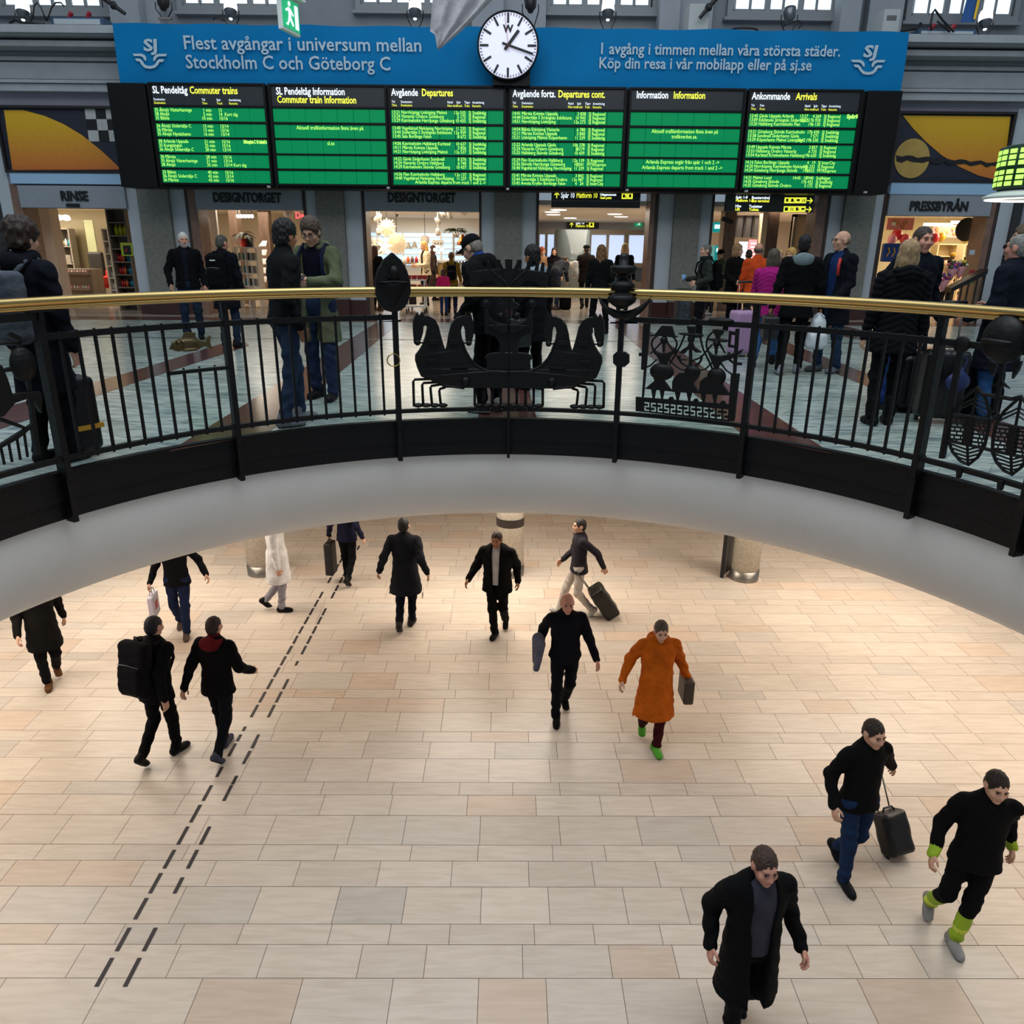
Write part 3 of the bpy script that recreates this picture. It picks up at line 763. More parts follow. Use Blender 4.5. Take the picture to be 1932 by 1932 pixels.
# ---- hanging direction signs
m_sgn = M('direction_sign_black', '0c0c0c', .35)
def arrow(g, x, z, y, s, up=True):
    pts = [(-.08, -.5), (.08, -.5), (.08, .2), (.36, -.06), (.46, .06), (0, .5), (-.46, .06), (-.36, -.06), (-.08, .2)]
    if not up: pts = [(b, -a) for a, b in pts]
    g.prism([(x+a*s, y, z+b*s) for a, b in pts], [(x+a*s, y+.004, z+b*s) for a, b in pts])
def pict(t, x, z, y, s, k):
    a = MB().box(x-s/2, x+s/2, y-.004, y, z-s/2, z+s/2).build('pictogram', m_ytxt, t, world=True, bevel=.01)
    g = MB(); h = s*.3
    if k == 'train': g.box(x-h*.7, x+h*.7, y-.008, y-.004, z-h*.7, z+h).box(x-h, x-h*.5, y-.008, y-.004, z-h*1.1, z-h*.8).box(x+h*.5, x+h, y-.008, y-.004, z-h*1.1, z-h*.8)
    elif k == 'note': g.box(x-h, x+h*.4, y-.008, y-.004, z-h*.9, z+h).box(x+h*.6, x+h, y-.008, y-.004, z-h, z+h*.3)
    elif k == 'bus': g.box(x-h, x+h, y-.008, y-.004, z-h*.4, z+h*.7).box(x-h*.8, x-h*.4, y-.008, y-.004, z-h*.9, z-h*.5).box(x+h*.4, x+h*.8, y-.008, y-.004, z-h*.9, z-h*.5)
    elif k == 'people': 
        for q in (-.6, .6): g.box(x+q*h-h*.25, x+q*h+h*.25, y-.008, y-.004, z-h, z+h*.5); g.sphere((x+q*h, y-.006, z+h*.8), (h*.25, .003, h*.25), 8, 6)
    elif k == 'lift': g.box(x-h, x+h, y-.008, y-.004, z-h, z+h).box(x-.01, x+.01, y-.01, y-.008, z-h, z+h)
    else: g.prism([(x-h, y-.008, z-h), (x+h, y-.008, z-h*.2), (x+h*.2, y-.008, z+h)], [(x-h, y-.004, z-h), (x+h, y-.004, z-h*.2), (x+h*.2, y-.004, z+h)])
    g.build('symbol', m_sgn, a, world=True)
def sign(lb, xa, xb, ya, yb, Y):
    x0, x1 = wx(xa, (ya+yb)/2, Y), wx(xb, (ya+yb)/2, Y); z0, z1 = zz(yb, Y, xa), zz(ya, Y, xa)
    t = thing('direction_sign', lb, 'sign', ((x0+x1)/2, Y, z0))
    B('sign_box', m_sgn, x0, x1, Y, Y+.14, z0, z1, t, bevel=.008)
    for x in (x0+.3, x1-.3): MB().box(x-.03, x+.03, Y+.1, (WY+.05 if Y < 20 else 32.05), z1-.06, z1-.01).build('bracket', m_steel, t, world=True)
    return t, x0, x1, z0, z1
Y = 17.7; k_ = 12.4/1000
t, x0, x1, z0, z1 = sign('black hanging sign reading Spår 10 Platform 10 over the middle passage', 1041, 1209, 338, 391, Y)
g = MB(); yg = MB()
def put(gm, s, px, py, size, wpx=None):
    p = at(px, py, Y-.006); letter(gm, s, p[0], p[2], Y-.006, size, width=None if wpx is None else wpx*k_, bold=.003)
p = at(1050.5, 368, Y); arrow(yg, p[0], p[2], Y-.006, .125)
put(g, 'Spår 10', 1058, 373, .15, 23.5); put(yg, 'Platform 10', 1087, 373, .15, 36); put(g, 'Uttagsautomat', 1132, 369, .06, 28); put(yg, 'Cash point', 1132, 375, .06, 20)
g.build('lettering', m_wtxt, t, world=True, fix=False); yg.build('lettering', m_ytxt, t, world=True, fix=False)
for px, kk in ((1178, 'note'), (1188.7, 'train')): p = at(px, 370, Y); pict(t, p[0], p[2], Y, .115, kk)
B('sign_ledge', m_steel, x0, x1, Y-.01, Y, zz(379.5, Y, 1120), zz(379, Y, 1120), t)
t, x0, x1, z0, z1 = sign('black hanging sign with two rows of yellow pictograms over the corridor entrance', 1371, 1537, 350, 399, Y)
g = MB(); yg = MB()
for a, b_, xa, xb, py in (('Spår 1-8', 'Platform 1-8', 1388, 1417, 374.5), ('Hiss', 'Lift', 1387, 1411, 391)):
    put(g, a, xa, py, .075); put(yg, b_, xa, py+6, .075)
for a, b_, xa, py in (('Bussterminal', 'Bus terminal', 1418, 375.2), ('Toaletter', 'Toilets', 1413, 391.6)):
    put(g, a, xa, py, .075); put(yg, b_, xa, py+6, .075)
for r, (py, ks) in enumerate(((378, ('train', 'note', 'bus', 'people')), (394.5, ('lift', 'people', 'note', 'bus')))):
    for q, kk in enumerate(ks): p = at(1485+q*10.4-r*1.5, py, Y); pict(t, p[0], p[2], Y, .115, kk)
    p = at(1528-r*2, py+.6, Y); arrow(yg, p[0], p[2], Y-.006, .125, False)
g.build('lettering', m_wtxt, t, world=True, fix=False); yg.build('lettering', m_ytxt, t, world=True, fix=False)
Y = 31.8; k_ = 22.2/1000
t, x0, x1, z0, z1 = sign('small black sign with arrow and Platform 10 on the passage end wall', 1070, 1130, 416.5, 431, Y)
g = MB(); yg = MB(); p = at(1078.5, 424, Y); arrow(yg, p[0], p[2], Y-.006, .17)
put(g, 'Spår 10', 1086, 423, .13, 15); put(yg, 'Platform 10', 1086, 428.5, .13, 22)
g.build('lettering', m_wtxt, t, world=True, fix=False); yg.build('lettering', m_ytxt, t, world=True, fix=False)
p = at(1116, 424, Y); pict(t, p[0], p[2], Y, .19, 'train')
def runner(g, x, z, y, s):
    g.sphere((x, y, z+.38*s), (.1*s, .01, .1*s), 10, 6)
    for pts in ([(-.1, .25), (.12, .2), (.1, -.1), (-.08, -.1)], [(-.08, -.05), (.1, -.1), (.3, -.35), (.22, -.42), (0, -.2), (-.2, -.45), (-.34, -.42), (-.3, -.36), (-.2, -.36)], [(.08, .22), (.34, .02), (.28, -.03), (.04, .12)], [(-.08, .24), (-.34, .12), (-.3, .05), (-.05, .14)]):
        g.prism([(x+a*s, y, z+b*s) for a, b in pts], [(x+a*s, y+.005, z+b*s) for a, b in pts])
m_exit = M('exit_green', (0., .36, .13), .4, emit=.8)
x0, x1 = wx(1200, 421, Y), wx(1211, 421, Y); z0, z1 = zz(426, Y, 1205), zz(417, Y, 1205)
t = thing('exit_sign', 'tiny green exit sign on the end wall of the passage', 'sign', ((x0+x1)/2, Y, z0))
B('sign_face', m_exit, x0, x1, Y, Y+.22, z0, z1, t); g = MB(); runner(g, (x0+x1)/2, (z0+z1)/2, Y-.006, .17); g.build('running_figure', m_wtxt, t, world=True)
# exit sign in the hall, hung at an angle
p = at(544, 29, 12.5)
t = thing('exit_sign', 'green and white emergency exit sign hanging in front of the blue banner', 'sign', (p[0], p[1], p[2]), math.radians(76))
m_ew = M('exit_white', 'dfe6e0', .4)
MB().box(-.25, .25, -.035, .035, -.22, .22).build('sign_box', m_ew, t, bevel=.01)
for s in (-1,):
    f = MB().box(-.23, .23, -.045, -.035, -.18, .18).build('sign_face', m_exit, t)
    g = MB(); runner(g, -.05, 0, -.052, .33); g.box(.1, .19, -.052, -.047, -.15, .14); g.build('running_figure', m_wtxt, f)
MB().box(-.3, .3, -.13, .13, .22, .245).build('hood', m_ew, t)
MB().cyl((0, 0, .245), (0, 0, 4.), .012, n=8).build('hanging_rod', m_steel, t)

# ---- pendant information drum at the right edge
p = at(1962, 322, 11.0)
t = thing('pendant_drum', 'round hanging drum with glowing green squares beside the kiosk', 'hanging lamp', (p[0], p[1], p[2]))
MB().lathe([(0, -.24), (.44, -.24), (.5, -.22), (.5, .28), (.45, .3), (0, .3)], n=40).build('drum_body', M('drum_dark_green', '0d3317', .4), t, True)
g = MB()
for i in range(22):
    for j in range(6):
        a = 2*PI*i/22; R_ = rotm(0, 0, a); zc = -.17+j*.072+(.03 if j > 2 else 0)
        g.obox(R_ @ np.array([.5, 0, 0])+np.array([0, 0, zc]), (.006, .048, .026), R_)
g.build('lit_squares', m_led, t)
MB().lathe([(.42, -.24), (.6, -.31), (.615, -.335), (.58, -.35), (.3, -.33), (0, -.30)], n=48).build('lamp_skirt', m_ew, t, True)
MB().lathe([(.55, -.352), (.58, -.36), (.52, -.365), (.48, -.352)], n=48).build('lamp_ring', M('lamp_ring_lit', (1, .93, .9), .4, emit=1.6), t)
for a in (.3, 2.4, 4.5): MB().cyl((.42*math.cos(a), .42*math.sin(a), .28), (.42*math.cos(a), .42*math.sin(a), .38), .012, n=8).build('eyelet', m_black, t)
MB().cyl((0, 0, .3), (0, 0, 4), .015, n=8).build('hanging_cable', m_black, t)

# ---- furled flag hanging in from above, and the blue flag on the right
def sheet(name, m, L_, R_, Yf, nx=24, nz=24, folds=4, amp=.06, parent=None, th=.008):
    V = []; F = []
    for s_ in (0, 1):
        for j in range(nz+1):
            v = j/nz
            def along(Pts):
                f = v*(len(Pts)-1); i = min(int(f), len(Pts)-2); f -= i
                return (Pts[i][0]*(1-f)+Pts[i+1][0]*f, Pts[i][1]*(1-f)+Pts[i+1][1]*f)
            a, b_ = along(L_), along(R_)
            for i in range(nx+1):
                u = i/nx; p = at(a[0]*(1-u)+b_[0]*u, a[1]*(1-u)+b_[1]*u, Yf)
                V.append((p[0], p[1]+amp*math.sin(u*folds*2*PI+v)*(.3+.7*(1-v))+s_*th, p[2]))
    n1 = (nx+1)*(nz+1)
    for j in range(nz):
        for i in range(nx):
            a = j*(nx+1)+i; q = (a, a+1, a+nx+2, a+nx+1); F.append(q); F.append(tuple(n1+v for v in q[::-1]))
    return mesh_obj(name, V, F, m, parent, True, parent is not None)
p = at(870, -20, 8.5)
t = thing('furled_flag', 'pale grey furled flag hanging down in front of the banner beside the clock', 'flag', (p[0], p[1], p[2]))
sheet('cloth', cloth('b9b6ba'), [(820, -40), (814, 20), (811, 58), (820, 64), (825, 92)], [(968, -40), (925, 3), (893, 36), (865, 62), (829, 92)], 8.5, folds=3, amp=.05, parent=t)
q = at(835, -60, 8.5); MB().cyl((q[0]-.1, 8.5, q[2]+.1), (q[0]+.9, 8.5, q[2]+.35), .02, n=10).build('flag_pole', m_steel, t, world=True)
p = at(1820, 43, 18.2)
t = thing('hanging_flag', 'blue flag with a yellow stripe hanging by the last upper window', 'flag', (p[0], p[1], p[2]))
sheet('cloth', M('flag_blue', '1f4f8c', .8), [(1832, -30), (1813, 42)], [(1862, -30), (1838, 42)], 18.2, 6, 8, 1, .02, t)
sheet('stripe', M('flag_yellow', 'd8b42c', .8), [(1851, -30), (1836.5, 36)], [(1858, -30), (1840.5, 36)], 18.15, 4, 8, 1, .01, t)

# ---- stage lamps, boxes and cables on the cornice ledge
ZT = zz(46, 17.3)
m_can = M('lamp_can_metal', '6d7076', .3, .8); m_hot = M('lamp_lens_lit', (1., .95, .88), .3, emit=4)
lab = ['lit silver stage lamp at the window over the chequered panel', 'dark stage lamp on the pier beside the banner corner', 'lit silver stage lamp on the ledge above the word avgångar',
       'lit silver stage lamp on the ledge above the word mellan', 'dark stage lamp just behind the top of the clock', 'lit silver stage lamp on the ledge above 1 avgång',
       'unlit grey stage lamp on the ledge above största städer', 'lit silver stage lamp beside the blue flag']
for i, (px, py, lit) in enumerate(((43, 22, 1), (308, 4, 0), (435, 20, 1), (783, 20, 1), (1001, 8, 0), (1147, 22, 1), (1490, 28, 0), (1859, 40, 1))):
    Y = 17.55; p = at(px, py, Y); zb = ZT if i not in (1,) else p[2]-.3
    t = thing('stage_lamp', lab[i], 'spotlight', (p[0], Y, zb), 0, 'stage lamps along the cornice')
    h = p[2]-zb; m = m_can if lit or i == 6 else m_black
    R_ = rotm(-.25, 0, .0)
    MB().lathe(([(0, -.15), (.05, -.15), (.07, -.1), (.105, -.06), (.122, .0)] if lit else [(0, -.15), (.05, -.15), (.07, -.1), (.105, -.06), (.125, .06), (.12, .12), (.1, .125)]), (0, 0, h), 20, R_).build('lamp_can', m, t, True)
    MB().lathe([(.121, .0), (.124, .06), (.118, .13), (.09, .19), (0, .2)] if lit else [(0, .11), (.1, .115)], (0, 0, h), 20, R_).build('lens', m_hot if lit else m_black, t)
    if lit: MB().lathe([(0, -.17), (.03, -.165), (.035, -.15)], (0, 0, h), 12, R_).build('rear_glow', m_hot, t)
    MB().tube([(-.16, 0, h), (-.16, 0, h-.12), (-.05, 0, .03), (.05, 0, .03), (.16, 0, h-.12), (.16, 0, h)], .012, 6).build('yoke', m_black, t)
    MB().box(-.13, .13, -.05, .05, 0, .035).build('base_plate', m_steel, t)
for lb, x0, x1, y0, y1 in (('long pale light panel with blue edges lying on the left ledge', 96, 192, 21, 40), ('pale light panel on the ledge under the blue flag', 1733, 1845, 42, 56)):
    Y = 17.5; a = at(x0, y1, Y); b_ = at(x1, y0+(x1-x0)*.0087, Y)
    t = thing('light_panel', lb, 'light fixture', ((a[0]+b_[0])/2, Y, ZT))
    h = b_[2]-a[2]
    MB().box(a[0], b_[0], Y, Y+.5, ZT, ZT+h).build('panel_body', M('panel_blue', '3b5574', .5), t, world=True)
    MB().box(a[0]+.06, b_[0]-.06, Y-.01, Y, ZT+.05, ZT+h-.03).build('panel_face', M('panel_diffuser', 'b4bcc0', .5), t, world=True)
    for q in (.25, .6): xx = a[0]+(b_[0]-a[0])*q; MB().cyl((xx, Y+.2, ZT+h), (xx+.1, Y+.15, ZT+h+.12), .05, .04, 10).build('red_plug', M('plug_red', 'a31f2c', .5), t, world=True)
m_cab = M('cable_black', '101012', .5)
def cable(lb, pts, Y=17.42, r=.014):
    o = MB().tube([tuple(at(x, y, Y)) for x, y in pts], r, 6).build('cable', m_cab, None, True); tag(o, lb, 'cable', 'loose cables on the cornice ledge')
cable('looped black cable over the left light panel', [(62, 36), (64, 12), (70, 5), (76, 12), (82, 25), (86, 38)])
cable('black cable arching off the red plug of the left light panel', [(88, 40), (97, 15), (105, 5), (115, 5), (121, 12)])
cable('tangled black cable at the foot of the leftmost stage lamp', [(18, 44), (28, 38), (38, 41), (48, 44), (60, 43), (70, 45), (85, 46)], r=.025)
cable('black cable lying on the ledge above mobilapp', [(1376, 58), (1384, 54), (1394, 53), (1410, 53), (1424, 54), (1430, 58)], r=.02)
cable('thin black cable arching beside the unlit stage lamp', [(1478, 49), (1495, 42), (1508, 39), (1514, 46), (1507, 53)])
cable('black cable draped over the right light panel', [(1757, 58), (1756, 45), (1760, 24), (1764, 18), (1768, 24), (1780, 40), (1800, 60)], 17.4, .02)
cable('second black cable trailing down the right light panel', [(1768, 40), (1778, 48), (1792, 60)], 17.38, .02)
cable('black cable bundle lying at the right banner corner', [(1700, 58), (1715, 55), (1728, 54), (1738, 44)], r=.035)
cable('thin black cable curled on the ledge above avgångar', [(402, 38), (406, 33), (414, 34), (418, 38), (424, 39)])
for lb, x, y0, y1, hw in (('white junction box on the pier above våra', 1318, 7, 46, 16), ('grey louvred vent box on the pier near the right banner corner', 1681, 17, 48, 13)):
    Y = 17.6; a = at(x, y1, Y); b_ = at(x, y0, Y); w_ = hw*.0125
    t = thing('wall_box', lb, 'electrical box', (a[0], Y, ZT)); hh = b_[2]-ZT
    MB().box(-w_, w_, 0, .5, 0, hh).build('box_body', M('box_paint', 'aeb3b2', .6), t, bevel=.01)
    if hw == 13:
        g = MB()
        for k in range(7): g.box(-.1+k*.028, -.085+k*.028, -.006, 0, hh*.6, hh*.78)
        g.build('louvre', m_black, t)
for lb, a, b_ in (('black boom arm sloping over the left light panel', (192, -6), (236, 26)), ('black boom arm sloping in front of the junction box', (1354, -6), (1320, 34))):
    p, q = at(*a, 17.45), at(*b_, 17.45)
    t = thing('boom_arm', lb, 'boom arm', tuple(q)); MB().cyl(tuple(p), tuple(q), .05, .035, 10).build('tube', m_black, t, world=True)
    MB().sphere(tuple((p+q)/2), .075, 10, 8).build('joint', m_black, t, world=True)
# ================================================================ BALUSTRADE AROUND THE OPENING
m_brass = M('brass', 'c4a76c', .27, 1., bump=.03, bs=8)
m_bronze = M('bronze', '5f543a', .45, .85, bump=.1, bs=30)
bal = thing('balustrade', 'black iron balustrade with brass handrail and cast figures around the round opening', 'railing', (RC[0], RC[1], 0))
def lathe_ring(prof, a0=-PI, a1=PI, n=180):
    return ringmesh(prof, n, a0, a1)
hr = [(3.45+.03*math.cos(2*PI*i/12), 1.175+.03*math.sin(2*PI*i/12)) for i in range(13)]
V, F = lathe_ring(hr); mesh_obj('handrail', V, F, m_brass, bal, True, True)
hr = [(3.45+.017*math.cos(2*PI*i/8), 1.135+.017*math.sin(2*PI*i/8)) for i in range(9)]
V, F = lathe_ring(hr); mesh_obj('under_rail', V, F, m_brass, bal, True, True)
V, F = lathe_ring([(3.62, .012), (3.55, .012), (3.55, -.2), (3.565, -.2), (3.565, -.335), (3.62, -.335)]); mesh_obj('fascia', V, F, m_iron, bal, False, True)
def RP(phi): return rotm(0, 0, -phi)
def ibox(g, phi, R, z, hx, hy, hz, tilt=0.):
    g.obox(cp(phi, R, z), (hx, hy, hz), RP(phi) @ rotm(0, tilt, 0))
PPX = ((102, 770), (438, 730), (750, 725), (960, 720), (1167, 725), (1412, 735), (1758, 726))
PH = [rc(x, y, 3.5)[0] for x, y in PPX]
PH = [PH[0]-.29] + PH + [rc(1950, 885, 3.5)[0]]
TB, BB = .945, .115                       # heights of the upper and lower bars
for i, a in enumerate(PH):
    g = MB(); thin = i == 4
    top = 1.12 if i not in (3, 4, 5) else 1.0
    ibox(g, a, 3.495, (top-.05)/2+.02, .011 if thin else .023, .03, (top+.05)/2)
    if not thin: ibox(g, a, 3.52, .5, .012, .05, .42)
    ibox(g, a, 3.525, -.11, .013 if thin else .02, .045, .24)
    if i not in (3, 4, 5):
        ibox(g, a, 3.46, 1.115, .085, .025, .008); g.cyl(cp(a, 3.46, 1.05), cp(a, 3.46, 1.12), .02, n=8)
    g.build('post', m_iron, bal, world=True, bevel=.003)
def bar(z, hz, a0, a1, R=3.495, hr_=.022):
    V, F = ringmesh([(R-hr_, z-hz), (R+hr_, z-hz), (R+hr_, z+hz), (R-hr_, z+hz), (R-hr_, z-hz)], 24, a0, a1)
    return V, F
def baluster(par, a, z0, z1):
    g = MB(); ibox(g, a, 3.495, (z0+z1)/2, .0095, .0095, (z1-z0)/2)
    g.sphere(cp(a, 3.495, z0-.024), (.011, .011, .008), 8, 4).sphere(cp(a, 3.495, z1+.024), (.011, .011, .008), 8, 4)
    return g.build('baluster', m_iron, par, world=True)
def frame(name, i, j, top=True):
    V, F = bar(BB, .017, PH[i], PH[j]); o = MB().add(V, F).build(name, m_iron, bal, world=True)
    if top: MB().add(*bar(TB, .021, PH[i], PH[j])).build('upper_bar', m_iron, o, world=True)
    return o
for i, j, short in ((1, 2, 3), (2, 3, 0), (6, 7, 0)):
    p = frame('bar_panel', i, j)
    for k in range(1, 11):
        a = PH[i]+(PH[j]-PH[i])*k/11
        baluster(p, a, BB, .60 if short and k > 7 else TB)
    if short:
        g = MB().add(*bar(.60, .012, PH[i]+(PH[j]-PH[i])*7/11, PH[j])); g.build('cross_bar', m_iron, p, world=True)

class Cast:                               # iron castings laid on the cylinder of the railing
    def __init__(s, ox, oy, k, R=3.475): s.ox, s.oy, s.k, s.R = ox, oy, k, R
    def p(s, x, y, dr=0.): a, z = rc(s.ox+x*s.k, s.oy+y*s.k, s.R); return cp(a, s.R+dr, z)
    def poly(s, g, pts, t=.05, dr=0.): g.prism([s.p(x, y, dr-t/2) for x, y in pts], [s.p(x, y, dr+t/2) for x, y in pts])
    def ball(s, g, x, y, r, dr=0., sq=(1, 1, 1)):
        a, z = rc(s.ox+x*s.k, s.oy+y*s.k, s.R); m = r*s.k/205; g.sphere(cp(a, s.R+dr, z), (m*sq[0], m*sq[1], m*sq[2]), 16, 10, RP(a))
    def tube(s, g, pts, r, dr=0., closed=False): g.tube([s.p(x, y, dr) for x, y in pts], r, 8, closed)
    def box(s, g, x, y, hx, hz, hy=.02, dr=0.):
        a, z = rc(s.ox+x*s.k, s.oy+y*s.k, s.R); ibox(g, a, s.R+dr, z, hx*s.k/205, hy, hz*s.k/205)
    def ell(s, cx, cy, rx, ry, n=24, a0=0, a1=2*PI): return [(cx+rx*math.cos(a0+(a1-a0)*i/n), cy+ry*math.sin(a0+(a1-a0)*i/n)) for i in range(n+(a1-a0 < 6.2))]

# -- ship of horses with the crowned mast, centre panel
sp = frame('ship_panel', 3, 5, False)
K = Cast(760, 480, .20704)
def both(pts): 
    m = [(1930-x, y+15*(1930-2*x)/1740.) for x, y in pts]
    return pts, m
hull = [(965, 1215), (380, 1210), (290, 1160), (165, 1110), (135, 1040), (112, 965), (116, 915), (150, 870), (180, 820), (205, 745), (222, 665), (205, 642), (186, 655), (182, 715), (160, 780), (150, 815), (125, 830), (103, 812), (94, 700), (92, 610), (108, 565), (133, 525), (150, 560), (176, 520), (192, 558), (240, 562), (292, 592), (325, 650), (350, 750), (370, 820), (388, 870), (402, 820), (418, 720), (440, 635), (485, 578), (540, 558), (565, 560), (578, 520), (598, 556), (608, 512), (628, 560), (646, 640), (642, 740), (622, 815), (595, 828), (578, 805), (570, 760), (566, 690), (553, 648), (538, 655), (528, 700), (545, 790), (570, 865), (605, 935), (655, 990), (725, 1032), (810, 1050), (965, 1052)]
crown = [(965, 400), (905, 400), (892, 330), (862, 270), (815, 236), (745, 238), (690, 268), (655, 290), (625, 288), (612, 210), (585, 150), (565, 85), (603, 78), (622, 158), (642, 154), (637, 70), (664, 66), (680, 148), (694, 145), (684, 60), (716, 58), (730, 142), (770, 138), (757, 54), (790, 52), (812, 134), (850, 132), (845, 48), (888, 46), (900, 130), (935, 128), (930, 45), (965, 44)]
mid = [(965, 640), (900, 632), (838, 612), (795, 575), (772, 500), (748, 498), (748, 718), (810, 730), (860, 765), (885, 820), (880, 890), (965, 890)]
dia = [(965, 395), (925, 395), (925, 425), (862, 455), (875, 475), (905, 500), (965, 500)]
anv = [(965, 900), (880, 890), (800, 895), (760, 915), (748, 945), (768, 962), (765, 1040), (800, 1046), (965, 1048)]
g = MB(); gc = MB(); gm = MB(); gl = MB()
for side in (0, 1):
    def sd(pts): return both(pts)[side]
    K.poly(g, sd(hull), .06); K.poly(gc, sd(crown), .05); K.poly(gm, sd(mid), .05); K.poly(gm, sd(dia), .05, -.01); K.poly(gm, sd(anv), .05)
    for x, y, r in ((570, 1150, 45), (133, 800, 26), (600, 805, 26)):
        (q,) = sd([(x, y)]); K.ball(g, *q, r, -.025)
    for x, y, hx, hz in ((280, 792, 45, 20), (470, 792, 45, 20), (265, 960, 55, 14), (515, 1018, 75, 12)):
        (q,) = sd([(x, y)]); K.box(g, *q, hx, hz, .025, -.03)
    K.tube(g, sd([(150, 803), (245, 800)]), .008, -.02); K.tube(g, sd([(580, 806), (500, 800)]), .008, -.02)
    K.tube(g, sd([(225, 1010), (270, 1100), (380, 1190), (560, 1215)]), .012, -.03)
    K.tube(g, sd([(440, 1030), (450, 1120), (480, 1180), (560, 1190)]), .01, -.03)
    K.tube(g, sd([(540, 790), (570, 875), (610, 945), (665, 1005), (740, 1048), (830, 1066), (960, 1068)]), .012, -.03)
    K.tube(gc, sd([(965, 330), (930, 250), (860, 190), (800, 140), (775, 60)]), .014, -.02); K.tube(gc, sd([(955, 300), (925, 200), (905, 130), (868, 50)]), .012, -.02)
    for x, y, r in ((757, 445, 34), (895, 558, 34)):
        (q,) = sd([(x, y)]); K.ball(gm, *q, r)
    K.tube(gm, sd([(757, 470), (760, 505)]), .011); K.tube(gm, sd([(925, 565), (960, 570)]), .012)
    K.poly(gm, sd([(770, 640), (960, 632), (960, 700), (925, 720), (850, 690)]), .03, -.035)
    for pts in ([(275, 1135), (110, 1140), (95, 1160), (102, 1385)], [(310, 1165), (190, 1172), (176, 1190), (186, 1370)], [(345, 1185), (262, 1198), (252, 1215), (266, 1370)], [(390, 1210), (340, 1225), (332, 1245), (346, 1365)],
                [(655, 1215), (655, 1370)], [(737, 1215), (738, 1362)], [(812, 1215), (812, 1360)], [(890, 1215), (892, 1358)]):
        K.tube(gl, sd(pts), .012)
    for x in (140, 215, 290, 365, 690, 770, 850, 920):
        (q,) = sd([(x, 1375)]); K.ball(gl, *q, 45, 0, (1, .7, .45))
    for x in (140, 260, 380, 685, 795, 905):
        (q,) = sd([(x, 1405)]); K.ball(gl, *q, 14, -.03)
g.build('ship_of_horses', m_iron, sp, world=True, bevel=.008); gc.build('mast_crown', m_iron, sp, world=True, bevel=.006)
gm.build('mast_ornament', m_iron, sp, world=True, bevel=.006); gl.build('ship_legs', m_iron, sp, world=True, smooth=True)
# -- spade finial and brass ring
T = Cast(680, 460, .28986, 3.44)
g = MB(); T.poly(g, [(205, 55), (150, 102), (112, 170), (93, 240), (95, 320), (115, 380), (152, 430), (210, 446), (266, 430), (305, 385), (326, 310), (322, 240), (300, 170), (262, 105)], .07)
T.ball(g, 213, 190, 36, -.05, (.85, .8, 1.25)); T.ball(g, 213, 215, 40, -.04, (.95, .6, .6))
T.poly(g, [(100, 246), (213, 236), (318, 246), (213, 268)], .06, -.045)
n_ = [T.p(108, 255, -.035), T.p(312, 255, -.035), T.p(213, 432, -.035), T.p(213, 262, -.10)]
g.add(n_, [(0, 3, 2), (3, 1, 2), (0, 1, 3), (0, 2, 1)])
g.build('spade_finial', m_iron, bal, world=True, bevel=.006)
g = MB(); a, z = rc(742, 679, 3.47); g.tube([np.array(cp(a, 3.46, z))+RP(a) @ np.array([.055*math.cos(t), .01*math.sin(2*t), .055*math.sin(t)]) for t in [2*PI*i/24 for i in range(24)]], .006, 8, True)
g.build('brass_ring', m_brass, bal, world=True, smooth=True)['label'] = 'small brass ring'
# -- chess-piece finial with crescent
g = MB(); a5 = PH[5]; zf = lambda y: rc(1174, 460+y*.28986, 3.47)[1]
mm = .28986/205
prof = [(0, zf(62)), (20*mm, zf(62)), (26*mm, zf(90)), (28*mm, zf(138)), (78*mm, zf(142)), (82*mm, zf(160)), (74*mm, zf(186)), (32*mm, zf(200)), (26*mm, zf(215)), (40*mm, zf(232)), (76*mm, zf(262)), (74*mm, zf(285)), (40*mm, zf(305)), (66*mm, zf(330)), (88*mm, zf(345)), (84*mm, zf(375)), (50*mm, zf(402)), (20*mm, zf(420)), (0, zf(420))]
g.lathe(prof, cp(a5, 3.43, 0), 24)
g.build('turned_finial', m_iron, bal, world=True, smooth=True)
g = MB(); pts = [(1548, 338), (1570, 385), (1610, 430), (1660, 458), (1720, 468), (1780, 452), (1830, 420), (1870, 380), (1897, 338)]
g.tube([T.p(x, y) for x, y in pts], [.004, .014, .026, .036, .04, .036, .026, .014, .004], 8); g.build('crescent', m_iron, bal, world=True, smooth=True)
g = MB(); T.poly(g, [(1670, 700), (1725, 703), (1750, 722), (1750, 775), (1722, 800), (1670, 798), (1646, 775), (1646, 722)], .05); g.build('octagon_boss', m_iron, bal, world=True, bevel=.006)
# -- panel of the three hatted figures
qp = frame('figure_panel', 5, 6)
Q = Cast(1120, 540, .18634)
g = MB()
Q.poly(g, [(505, 375), (575, 375), (535, 845), (482, 845)], .03); Q.poly(g, [(510, 845), (535, 845), (510, 1120), (490, 1120)], .03)
Q.poly(g, [(1475, 430), (1440, 430), (1412, 890), (1440, 890)], .03); Q.poly(g, [(1395, 885), (1480, 885), (1475, 915), (1425, 1365), (1360, 1365)], .03)
Q.box(g, 475, 690, 14, 16, .015); Q.poly(g, [(1440, 770), (1500, 775), (1498, 800), (1440, 795)], .03)
Q.poly(g, [(1372, 450), (1475, 470), (1462, 500), (1395, 490), (1385, 590), (1432, 600), (1428, 625), (1362, 615)], .025)
Q.ball(g, 1290, 345, 120, 0, (1, .5, .2)); Q.ball(g, 1020, 340, 30, 0, (1, .5, .8)); Q.tube(g, [(700, 300), (755, 305), (770, 330)], .004)
g.build('panel_frame', m_iron, qp, world=True, bevel=.004)
F1 = MB(); F2 = MB(); F3 = MB()
Q.poly(F1, [(690, 400), (795, 405), (828, 518), (760, 512), (610, 500)], .04); Q.tube(F1, [(570, 500), (640, 492), (850, 510)], .009)
